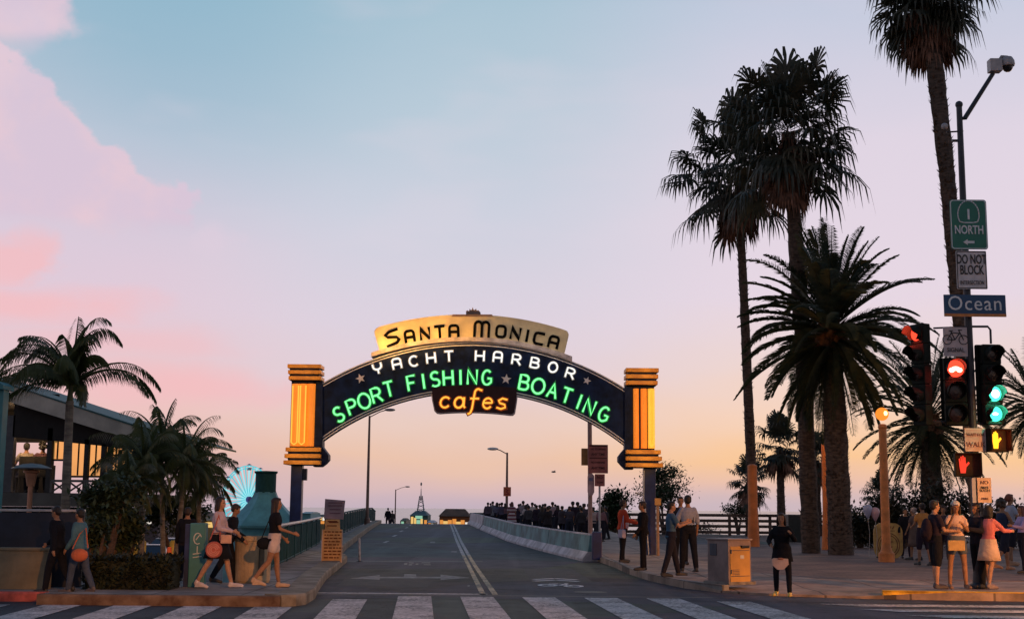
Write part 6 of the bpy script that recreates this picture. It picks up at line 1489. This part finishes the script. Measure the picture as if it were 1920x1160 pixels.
    if hk != 'bald':
        sph(bm, hp_(0, -.026, .05), (.084, .09, .078), 16, 12, HM); sph(bm, hp_(0, -.05, .0), (.078, .062, .075), 14, 10, HM)
        sph(bm, hp_(0, .03, .085), (.062, .05, .034), 12, 8, HM)
        for sx in (-1, 1): sph(bm, hp_(sx * .066, -.01, .035), (.02, .045, .045), 8, 6, HM)
        if hk in ('long', 'bob'):
            dl = .17 if hk == 'bob' else .34
            torso_rings(bm, SX, [(hp_(0, -.06, -.0) + V((0, 0, -dl)), .06 if hk == 'long' else .085, .03), (hp_(0, -.06, 0) + V((0, -.01, -dl * .6)), .095, .045), (hp_(0, -.055, .0) + V((0, 0, -.03)), .09, .055), (hp_(0, -.04, .06), .07, .06)])
            for sx in (-1, 1): limb(bm, [hp_(sx * .07, .01, .04), hp_(sx * .084, .0, -.05), hp_(sx * .085, -.01, -.05) + V((0, 0, -dl * .45))], [.024, .024, .02], 8)
        if hk == 'bun': sph(bm, hp_(0, -.11, .07), .042, 10, 8)
        if hk == 'tail': limb(bm, [hp_(0, -.1, .05), hp_(0, -.14, -.02), hp_(0, -.13, -.1) + V((0, 0, -.1))], [.03, .03, .014], 8)
        if hk == 'curly':
            rnd = random.Random(int(H * 1000)); 
            for i in range(30):
                a = rnd.random() * 6.28; z = rnd.uniform(-.05, .12); sph(bm, hp_(.095 * math.cos(a) * (1 if math.sin(a) < .4 else .5), -.03 + .1 * math.sin(a) * (1 if math.sin(a) < .4 else .3), z + (.03 if math.sin(a) > .4 else 0)), rnd.uniform(.03, .045), 6, 5)
        remeshed('hair', sc(bm), hm, e, .011 * k, 1)
    if hat:
        hkind, hcol = hat; bm = NBM()
        sph(bm, hp_(0, -.015, .06), (.092, .104, .078), 16, 10, HM)
        if hkind == 'cap': sph(bm, hp_(0, .11, .05), (.06, .07, .009), 12, 6, HM)
        else: sph(bm, hp_(0, -.01, .04), (.15, .165, .012), 16, 6, HM)
        remeshed('hat', sc(bm), fab(hcol), e, .01 * k, 1)
    if belt:
        bm = NBM(); torso_rings(bm, SX, [(rows[2][0].lerp(rows[3][0], .3), rows[2][1], rows[2][2]), (rows[2][0].lerp(rows[3][0], .62), rows[2][1], rows[2][2])], .024); build('belt', sc(bm), fab(belt), e)
    e['_k'] = k
    RIG[e.name] = dict(AJ=[tuple(q * k for q in a[:3]) for a in AJ], hd=hd * k, pel=pel * k, sho=sho * k, ax=ax, k=k)
    del e['_k']
    return e
RIG = {}
def wpt(e, v): return Matrix.Translation(e.location) @ Matrix.Rotation(e.rotation_euler.z, 4, 'Z') @ v
def feet(px, py, z=.15): q = G(px, py, z); return (q.x, q.y, q.z)
def hfor(px, py, pyh, z=.15): q = G(px, py, z); return P(px, pyh, q.y).z - z

# -- left group
l1 = feet(104, 1106, .04); l1 = (P(104, 1100, 23.35).x, 23.35, .12)
person(l1, 78, 'man in black walking left beside the low wall, head lowered', H=1.5, legs=((15, 8), (-13, 16)), arms=((-18, 8, 15, 0), (22, 8, 30, 0)), lean=6, top=('jacket', (.012, .013, .018)), bottom=('trousers', (.012, .012, .016)), hair=('short', (.02, .012, .01)), head_nod=14)
l2 = person((P(146, 1100, 23.4).x, 23.4, .12), 68, 'woman in a pale denim jacket walking behind the man in black', H=1.46, sex='f', legs=((13, 6), (-12, 16)), arms=((-5, 10, 40, 0), (10, 12, 30, 0)), top=('jacket', (.07, .16, .2)), bottom=('trousers', (.06, .08, .12)), hair=('short', (.012, .01, .008)), lean=4, shoes=(.1, .08, .08))
p3 = feet(406, 1102); l3 = person(p3, 170 - 75 - 180 - 20 + 4, 'woman in a white top and black skirt striding with a round coral bag', H=1.68, sex='f', legs=((20, 6), (-17, 14)), arms=((12, 10, 55, 15), (18, 10, 60, 20)), top=('long', (.5, .4, .44)), bottom=('skirt', (.012, .012, .014)), hair=('bob', (.014, .01, .012)), shoes=(.6, .52, .52), belt=(.25, .12, .12), skin='light')
q = P(424, 1100, 26.3); person((q.x, 26.3, .15), -80, 'person in black half hidden behind the woman in the white top', H=1.55, legs=((15, 8), (-14, 16)), arms=((10, 8, 50, 10), (8, 8, 40, 5)), top=('jacket', (.014, .016, .02)), bottom=('trousers', (.012, .013, .016)), head_nod=25, lean=12)
p4 = feet(512, 1101); l4 = person(p4, -72, 'woman in a black top and white shorts walking right by the kerb', H=1.66, sex='f', legs=((10, 3), (-16, 24)), arms=((4, 12, 42, 14), (14, 10, 58, 0)), top=('untucked', (.012, .011, .014)), bottom=('shorts', (.6, .5, .46)), hair=('long', (.02, .012, .012)), shoes=(.5, .34, .22), head_turn=-8, skin='tan')
q = P(346, 1096, 27.5); person((q.x, 27.5, .1), 0, 'dark figure standing behind the traffic cone, left of the teal pillar', H=1.5, top=('jacket', (.012, .014, .02)), bottom=('trousers', (.02, .02, .03)), vox=.02, fingers=False)
# things they carry: own objects
def bag(name, loc, label, c, shape='round', r=.2, rz=0, c2=None, strap=None, cat='bag'):
    e = empty(name, loc, rz, label, cat); bm = NBM(); m = fab(c)
    if shape == 'round': lathe(bm, [(r * .9, -.045), (r, -.02), (r, .02), (r * .9, .045)], n=24); bm.transform(Matrix.Rotation(PI / 2, 4, 'X'))
    elif shape == 'box': box(bm, (0, 0, 0), (r * 1.5, r * .6, r * 1.2), bev=r * .15)
    elif shape == 'pack': sph(bm, (0, 0, 0), (r * .75, r * .5, r * 1.15), 14, 10); sph(bm, (0, -r * .35, -r * .3), (r * .5, r * .3, r * .5), 10, 8)
    else: sph(bm, (0, 0, 0), (r, r * .55, r * .75), 14, 10)
    if shape in ('slouch', 'pack'): e_ = remeshed('pouch', bm, m, e, .012, 2)
    else: build('pouch', bm, m, e)
    if c2 and shape == 'round':
        bm = NBM()
        for i in range(3): ribbon(bm, arc(0, 0, r * (.3 + .2 * i), r * (.3 + .2 * i), 10 * i, 330 + 10 * i, 16), .02, -.056, -.044)
        build('ring_pattern', bm, fab(c2), e)
    if strap:
        bm = NBM(); tube(bm, [V(q) for q in strap], .011, 6); build('strap', bm, m, e)
    return e
q = P(401, 1030, p3[1] - .32); bag('shoulder_bag', q, 'round coral patterned bag hanging at the hip of the woman in white', (.45, .13, .1), 'round', .15, R(4), (.6, .25, .2), strap=[(-.08, 0, .17), (.0, .06, .42), (.05, .1, .62), (.07, .16, .42), (.1, .02, .16)])
q = P(424, 1010, p3[1] - .3); bag('clutch_bag', q, 'small peach clutch held in front by the woman in white', (.6, .36, .26), 'box', .13, R(8))
q = P(496, 1018, p4[1] - .05); bag('handbag', q, 'small black handbag at the hip of the woman in white shorts', (.012, .012, .012), 'slouch', .15, R(10), strap=[(-.06, 0, .08), (.06, .0, .4), (.17, .02, .52), (.2, .0, .3), (.1, 0, .08)])
q = P(149, 1040, 23.05); bag('shoulder_bag', q, 'orange slouchy bag on the arm of the woman in denim', (.5, .14, .07), 'slouch', .15, R(-5), strap=[(-.13, 0, .1), (-.06, .1, .35), (.03, .14, .45), (.12, .05, .12)])
# -- diners on the terrace
for px, py, c_, lb in ((45, 878, (.3, .25, .2), 'seated diner in a pale shirt in the terrace hatch'), (76, 884, (.1, .05, .06), 'second seated diner, darker, in the terrace hatch')):
    q = P(px, 922, 35.6); e = person((q.x, 35.6, q.z - .02), 30 if px < 60 else 20, lb, H=1.7, legs=((84, 86), (84, 86)), arms=((30, 12, 60, 10), (30, 12, 60, 10)), top=('short', c_), bottom=('trousers', (.02, .02, .03)), hair=('curly' if px > 60 else 'short', (.015, .01, .01)), vox=.02, fingers=False)
    bm = NBM(); box(bm, (0, -.02, .43), (.42, .42, .05)); box(bm, (0, -.22, .7), (.42, .04, .5))
    for x in (-.18, .18):
        for y in (-.2, .16): box(bm, (x, y, .2), (.04, .04, .42))
    o = build('chair', bm, dk, loc=(q.x, 35.6, q.z - .02)); o.rotation_euler.z = R(30 if px < 60 else 20); tag(o, 'dark terrace chair under the ' + ('pale' if px < 60 else 'darker') + ' diner', 'chair')
# -- right group near the arch foot
f_ = feet(1168, 1054); a1 = person(f_, -78, 'man in a red orange jacket facing right by the arch foot', H=hfor(1168, 1054, 936), legs=((2, 0), (-4, 4)), arms=((22, 8, 70, 5), (20, 8, 60, 5)), top=('jacket', (.55, .07, .03)), bottom=('trousers', (.02, .014, .016)), hair=('short', (.03, .015, .01)), skin='tan')
bm = NBM(); w_ = wpt(a1, RIG[a1.name]['sho'] + V((0, 0, -.3))); 
q = P(1166, 1000, f_[1] - .26); bag('tote_bag', q, 'pale lilac tote bag hanging beside the man in the red jacket', (.4, .36, .45), 'box', .2, R(-70), strap=[(-.08, 0, .1), (0, .05, .5), (.08, 0, .1)])
q = P(1176, 985, f_[1] - .32); e = empty('drink_cup', q, 0, 'pale pink drink cup in the hand of the man in the red jacket', 'cup'); bm = NBM(); lathe(bm, [(.035, -.07), (.045, .07)], n=12); build('cup', bm, fab((.6, .35, .35)), e); bm = NBM(); lathe(bm, [(.048, .07), (.048, .085)], n=12); build('lid', bm, steel, e)
f_ = feet(1206, 1069); person(f_, 90, 'man all in black standing left facing, by the navy arch post', H=hfor(1206, 1069, 938), legs=((2, 0), (-2, 2)), arms=((8, 8, 30, 5), (5, 6, 15, 0)), top=('jacket', (.01, .01, .013)), bottom=('trousers', (.01, .01, .012)), hair=('short', (.02, .012, .01)))
f_ = feet(1259, 1081); a3 = person(f_, -85, 'man in a blue shirt holding up a phone, feet apart', H=hfor(1259, 1081, 938), legs=((14, 2), (-12, 6)), arms=((34, 8, 78, 6), (30, 8, 80, 10)), top=('untucked', (.06, .12, .19)), bottom=('trousers', (.012, .014, .022)), hair=('short', (.015, .01, .01)), skin='light')
w_ = wpt(a3, RIG[a3.name]['AJ'][1][2]); bm = NBM(); box(bm, (0, 0, 0), (.015, .075, .15), bev=.005); o = build('phone', bm, black, loc=w_ + V((.1, 0, .05))); tag(o, 'dark phone held by the man in the blue shirt', 'phone')
f_ = feet(1291, 1072); person(f_, 12, 'man in a pale blue shirt and dark trousers seen from behind', H=hfor(1291, 1072, 927), legs=((6, 2), (-8, 6)), arms=((12, 14, 20, 0), (6, 12, 20, 0)), top=('elbow', (.26, .29, .38)), bottom=('trousers', (.012, .014, .02)), hair=('short', (.015, .01, .01)), belt=(.01, .01, .01), spread=.07)
f_ = feet(1277, 1058); person((f_[0], f_[1], .15), 180, 'man in dark clothes hidden between the two men in blue', H=hfor(1277, 1058, 930), top=('jacket', (.02, .02, .025)), arms=((10, 8, 40, 10), (8, 8, 30, 5)), bottom=('trousers', (.015, .015, .02)), vox=.016)
# woman in the middle right
f_ = feet(1468, 1118, .05); a5 = person(f_, 160, 'woman in a short black coat, leggings and yellow shoes at the kerb ramp', H=hfor(1468, 1118, 960, .05), sex='f', legs=((8, 2), (-6, 10)), arms=((25, 26, 95, 20), (12, 22, 60, 25)), top=('coat', (.01, .01, .012)), bottom=('leggings', (.012, .011, .013)), hair=('bob', (.03, .015, .01)), shoes=(.72, .48, .1), skin='tan', spread=.12)
q = P(1463, 1056, f_[1] - .3); e = empty('paper_bag', q, R(3), 'pale folded paper bag held low in front of the black coat', 'bag'); bm = NBM(); prism(bm, [(-.16, .07), (-.12, .1), (.14, .09), (.15, -.01), (.06, -.1), (-.05, -.11), (-.14, -.03)], -.03, .03); build('bag_body', bm, fab((.62, .44, .36)), e); bm = NBM(); sph(bm, (.0, -.04, .09), (.06, .02, .02)); build('fold', bm, fab((.5, .2, .12)), e)
# -- far right group
f_ = feet(1757, 1103); a6 = person(f_, -82, 'man in a black t-shirt and knee shorts facing right at the kerb', H=hfor(1757, 1103, 936), legs=((4, 2), (-3, 2)), arms=((14, 8, 62, 10), (18, 8, 70, 10)), top=('untucked', (.03, .022, .035)), bottom=('knee_shorts', (.012, .012, .015)), shoes=(.05, .04, .05), hair=('short', (.02, .012, .01)), skin='light')
q = wpt(a6, V((0, -.17, RIG[a6.name]['sho'].z - .28))); e = bag('backpack', q, 'dark backpack on the man in the black t-shirt', (.025, .018, .028), 'pack', .2, a6.rotation_euler.z)
f_ = feet(1797, 1103); person(f_, 176, 'woman in a white cap, pale top and denim shorts with bare legs', H=hfor(1797, 1103, 938), sex='f', legs=((4, 2), (-3, 3)), arms=((24, 8, 100, 35), (30, 12, 120, 20)), top=('short', (.62, .44, .36)), bottom=('shorts', (.1, .12, .16)), shoes=(.2, .12, .08), hair=('long', (.03, .018, .012)), hat=('cap', (.5, .46, .44)), skin='tan', spread=.1)
q = P(1793, 1022, f_[1] - .28); e = empty('waist_pouch', q, 0, 'tan cloth bundle tied in front of the woman in the white cap', 'bag'); bm = NBM(); box(bm, (0, 0, 0), (.33, .05, .2), bev=.02); build('pouch', bm, fab((.5, .33, .14)), e)
f_ = feet(1857, 1103); person(f_, -62, 'woman in a pink sweater and white skirt reaching out her arms', H=hfor(1857, 1103, 946), sex='f', legs=((8, 2), (-8, 6)), arms=((50, 10, 40, 10), (44, 12, 44, 12)), top=('long', (.62, .2, .2)), bottom=('skirt', (.62, .46, .36)), shoes=(.2, .15, .15), hair=('bob', (.012, .01, .01)), skin='light', head_nod=10, lean=4)
q = P(1837, 1098, 26.9); person((q.x, 26.9, .15), 118, 'person in dark clothes close behind the woman in the pink sweater', H=1.66, legs=((3, 2), (-4, 3)), arms=((30, 10, 70, 25), (30, 10, 70, 25)), top=('jacket', (.02, .018, .022)), bottom=('trousers', (.015, .014, .018)), shoes=(.02, .02, .02), hair=('short', (.01, .008, .008)))
f_ = feet(1884, 1068); a10 = person(f_, -70, 'man in a navy vest with pale shorts walking behind the signal pole', H=hfor(1884, 1068, 932), legs=((24, 20), (-16, 30)), arms=((20, 12, 70, 10), (20, 10, 80, 5)), top=('tank', (.03, .045, .09)), bottom=('knee_shorts', (.02, .024, .04)), shoes=(.4, .2, .1), hair=('curly', (.06, .035, .02)), skin='tan')
f_ = feet(1898, 1060); person(f_, -80, 'red haired woman in a pale sleeved top at the right edge', H=hfor(1898, 1060, 925), sex='f', arms=((20, 12, 50, 10), (20, 10, 60, 5)), top=('short', (.36, .4, .5)), bottom=('knee_shorts', (.02, .02, .03)), hair=('tail', (.16, .045, .025)), shoes=(.4, .2, .1), skin='tan')
f_ = feet(1921, 1075); person(f_, 100, 'person in lilac cut off by the right edge', H=1.66, sex='f', arms=((30, 12, 70, 10), (20, 10, 60, 5)), top=('long', (.4, .32, .55)), bottom=('trousers', (.02, .02, .03)), hair=('long', (.1, .04, .03)), vox=.016)
f_ = feet(1733, 1060); person(f_, 10, 'person in an orange shirt seen from behind, left of the black t-shirt', H=hfor(1733, 1060, 942), sex='f', arms=((20, 10, 50, 10), (10, 8, 30, 0)), top=('short', (.62, .26, .07)), bottom=('knee_shorts', (.03, .03, .035)), hair=('bun', (.02, .012, .01)), skin='tan', vox=.015)
f_ = feet(1716, 1050); person(f_, 40, 'woman in a grey dress standing left of the orange shirt', H=1.62, sex='f', top=('short', (.14, .1, .09)), bottom=('long_skirt', (.12, .09, .08)), hair=('bun', (.3, .24, .22)), vox=.018, fingers=False)
f_ = feet(1700, 1046, .145); person(f_, 175, 'vendor in dark clothes right of the gold board', H=1.6, top=('jacket', (.02, .018, .02)), hair=('short', (.02, .012, .01)), vox=.018, fingers=False)
f_ = feet(1772, 1052); person(f_, 160, 'bystander with brown hair in the shade behind the white cap', H=1.66, top=('short', (.06, .04, .05)), hair=('curly', (.04, .02, .014)), vox=.018, fingers=False)
# -- silhouettes at the crest, left pavement
for px, Y, c_, lb in ((727, 115, (.012, .012, .014), 'dark walker at the bridge crest by the left railing'), (735, 119, (.06, .055, .05), 'second walker at the bridge crest, in grey')):
    q = P(px, 985, Y); person((q.x, Y, zr(Y) + .01), 10, lb, H=1.7, legs=((12, 4), (-12, 10)), top=('jacket', c_), vox=.03, fingers=False, group='walkers at the bridge crest')
# -- the crowd behind the barrier
protos = []
PT = [dict(sex='m', top=('jacket', (.03, .028, .034)), bottom=('trousers', (.02, .02, .03)), hair=('short', (.02, .012, .01)), arms=((8, 8, 20, 0), (10, 8, 30, 0))),
      dict(sex='f', top=('long', (.16, .14, .17)), bottom=('trousers', (.02, .02, .03)), hair=('long', (.03, .018, .012)), arms=((12, 10, 60, 20), (10, 8, 30, 0))),
      dict(sex='m', top=('untucked', (.2, .16, .15)), bottom=('trousers', (.03, .035, .05)), hair=('short', (.03, .018, .012)), arms=((20, 10, 80, 15), (6, 8, 20, 0))),
      dict(sex='f', top=('coat', (.02, .016, .02)), bottom=('leggings', (.015, .015, .02)), hair=('bun', (.03, .018, .012)), arms=((8, 10, 30, 5), (14, 8, 50, 10)))]
CR = [  # px, head y, Y, proto, heading, colour, label
 (915, 941, 84, 0, 10, (.05, .04, .05), 'leftmost standing figure of the crowd, in dark grey'),
 (924, 939, 86, 3, -20, (.09, .09, .1), 'slim figure second from the left end of the crowd'),
 (932, 941, 80, 1, 0, (.07, .07, .1), 'figure left of the crowd street lamp with a blue grey top'),
 (941, 941, 79, 0, 30, (.045, .04, .06), 'figure directly left of the crowd street lamp'),
 (973, 944, 77, 3, 15, (.02, .015, .025), 'dark coated figure right of the striped shirt'),
 (981, 938, 76, 2, -15, (.14, .12, .13), 'tallest figure right of the striped shirt'),
 (986, 950, 72, 1, 40, (.3, .26, .25), 'figure in a pale top with a bag near the striped shirt'),
 (998, 941, 75, 2, 20, (.3, .25, .22), 'figure in a beige top in the middle of the crowd'),
 (1006, 950, 70, 3, 0, (.015, .012, .016), 'short dark figure in the middle of the crowd'),
 (1012, 947, 72, 0, -30, (.03, .03, .035), 'figure in a dark jacket and dark cap in the middle of the crowd'),
 (1022, 943, 71, 3, 10, (.014, .012, .016), 'dark figure left of the man in the mauve shirt'),
 (1030, 952, 66, 0, 60, (.012, .012, .014), 'stooping dark figure in front of the mauve shirt'),
 (1036, 940, 70, 2, -10, (.2, .14, .15), 'man in a mauve shirt left of the navy bin'),
 (1046, 952, 69, 1, 25, (.012, .012, .016), 'short dark figure beside the navy bin'),
 (1074, 939, 64, 0, 5, (.014, .014, .018), 'left one of the tall dark pair right of the navy bin'),
 (1083, 940, 64.6, 0, -25, (.016, .014, .016), 'right one of the tall dark pair right of the navy bin'),
 (1095, 943, 62, 3, 30, (.03, .03, .04), 'dark figure left of the sign post foot'),
 (1104, 943, 60, 0, -10, (.04, .03, .035), 'dark figure just behind the sign post'),
 (1112, 950, 58, 2, 15, (.25, .2, .19), 'figure in a light top behind the slim grey post'),
 (1127, 948, 57, 1, -20, (.12, .07, .08), 'figure in dusky pink right of the slim grey post'),
 (1017, 953, 62, 1, -10, (.02, .018, .02), 'broad dark figure in front at the centre of the crowd'),
 (1027, 955, 61, 3, 20, (.016, .014, .016), 'low dark figure in front of the mauve shirt'),
 (948, 944, 79, 1, 10, (.09, .05, .06), 'figure in dull red between lamp and striped shirt'),
 (991, 954, 66, 0, 30, (.03, .03, .035), 'short dark figure in front of the beige top'),
 (1054, 951, 64, 3, -30, (.03, .025, .03), 'dark figure just right of the navy bin'),
 (1068, 948, 62, 2, 10, (.04, .035, .045), 'figure in front of the tall dark pair'),
 (1090, 955, 58, 0, 30, (.02, .02, .024), 'low dark figure before the sign post foot'),
 (920, 944, 96, 3, 10, (.03, .03, .035), 'far dark figure behind the left end of the crowd'),
 (937, 943, 94, 2, 0, (.06, .06, .07), 'far figure glimpsed left of the crowd street lamp'),
 (947, 945, 92, 0, 20, (.05, .04, .045), 'far figure directly behind the crowd street lamp'),
 (957, 945, 90, 3, -20, (.04, .03, .03), 'far dark figure behind the striped shirt'),
 (976, 946, 88, 0, 10, (.03, .03, .035), 'far figure behind the tallest one in the crowd'),
 (989, 945, 86, 1, 0, (.05, .045, .05), 'far figure glimpsed behind the pale top'),
 (1003, 945, 84, 0, -10, (.03, .025, .03), 'far dark figure behind the beige top'),
 (1018, 946, 82, 3, 20, (.03, .03, .035), 'far dark figure behind the dark cap'),
 (1041, 946, 80, 0, 0, (.03, .03, .03), 'far dark figure glimpsed right of the mauve shirt'),
 (1088, 947, 72, 1, 0, (.04, .035, .04), 'far figure glimpsed between the tall pair and the sign post'),
 (1136, 950, 60, 0, 80, (.02, .02, .026), 'dark figure at the right end of the crowd'),
]
pr_done = {}
for px, hy, Y, pi, hd_, c_, lb in CR:
    z0 = zr(Y) + .152; X = P(px, hy, Y).x; Hh = max(1.45, min(1.9, P(px, hy, Y).z - z0))
    if pi not in pr_done:
        e = person((X, Y, z0), hd_, lb, H=1.72, vox=.022, fingers=False, group='people in the crowd behind the barrier', **PT[pi]); pr_done[pi] = (e, [o for o in bpy.data.objects if o.parent == e])
        kids = pr_done[pi][1]; new = e
    else:
        src, kids0 = pr_done[pi]; new = src.copy(); col.objects.link(new); new['label'] = lb; new.location = (X, Y, z0); new.rotation_euler = (0, 0, R(hd_)); kids = []
        for o in kids0:
            c = o.copy(); col.objects.link(c); c.parent = new; kids.append(c)
    new.scale = (Hh / 1.72 * 1.12, Hh / 1.72 * 1.12, Hh / 1.72)
    for o in kids:
        if o.name.split('.')[0] in ('jacket', 'shirt', 'coat', 'top'):
            o.material_slots[0].link = 'OBJECT'; o.material_slots[0].material = fab(tuple(min(.6, x * 1.9) for x in c_))
# the one in the red and white striped shirt
stripe = bpy.data.materials.new('striped_cloth'); stripe.use_nodes = True; nt = stripe.node_tree; N = NB(nt); b = nt.nodes['Principled BSDF']; b.inputs['Roughness'].default_value = .85
t = N.n('ShaderNodeTexCoord'); s_ = N.n('ShaderNodeSeparateXYZ'); nt.links.new(t.outputs['Object'], s_.inputs[0])
w_ = N.m('FRACT', N.m('MULTIPLY', s_.outputs[2], 5.4)); nt.links.new(N.mix(N.m('GREATER_THAN', w_, .5), (.5, .42, .42), (.16, .03, .045)), b.inputs['Base Color'])
Y = 71; q = P(960, 940, Y); z0 = zr(Y) + .152; e = person((q.x, Y, z0), 5, 'figure in a red and white striped shirt seen from behind', H=q.z - z0, sex='f', top=('untucked', (.5, .4, .4)), bottom=('long_skirt', (.3, .06, .07)), hair=('long', (.1, .03, .025)), vox=.02, fingers=False, group='people in the crowd behind the barrier')
for o in bpy.data.objects:
    if o.parent == e and o.name.split('.')[0] in ('shirt', 'skirt'): o.data.materials[0] = stripe; o.scale = (1.15, 1.15, 1)
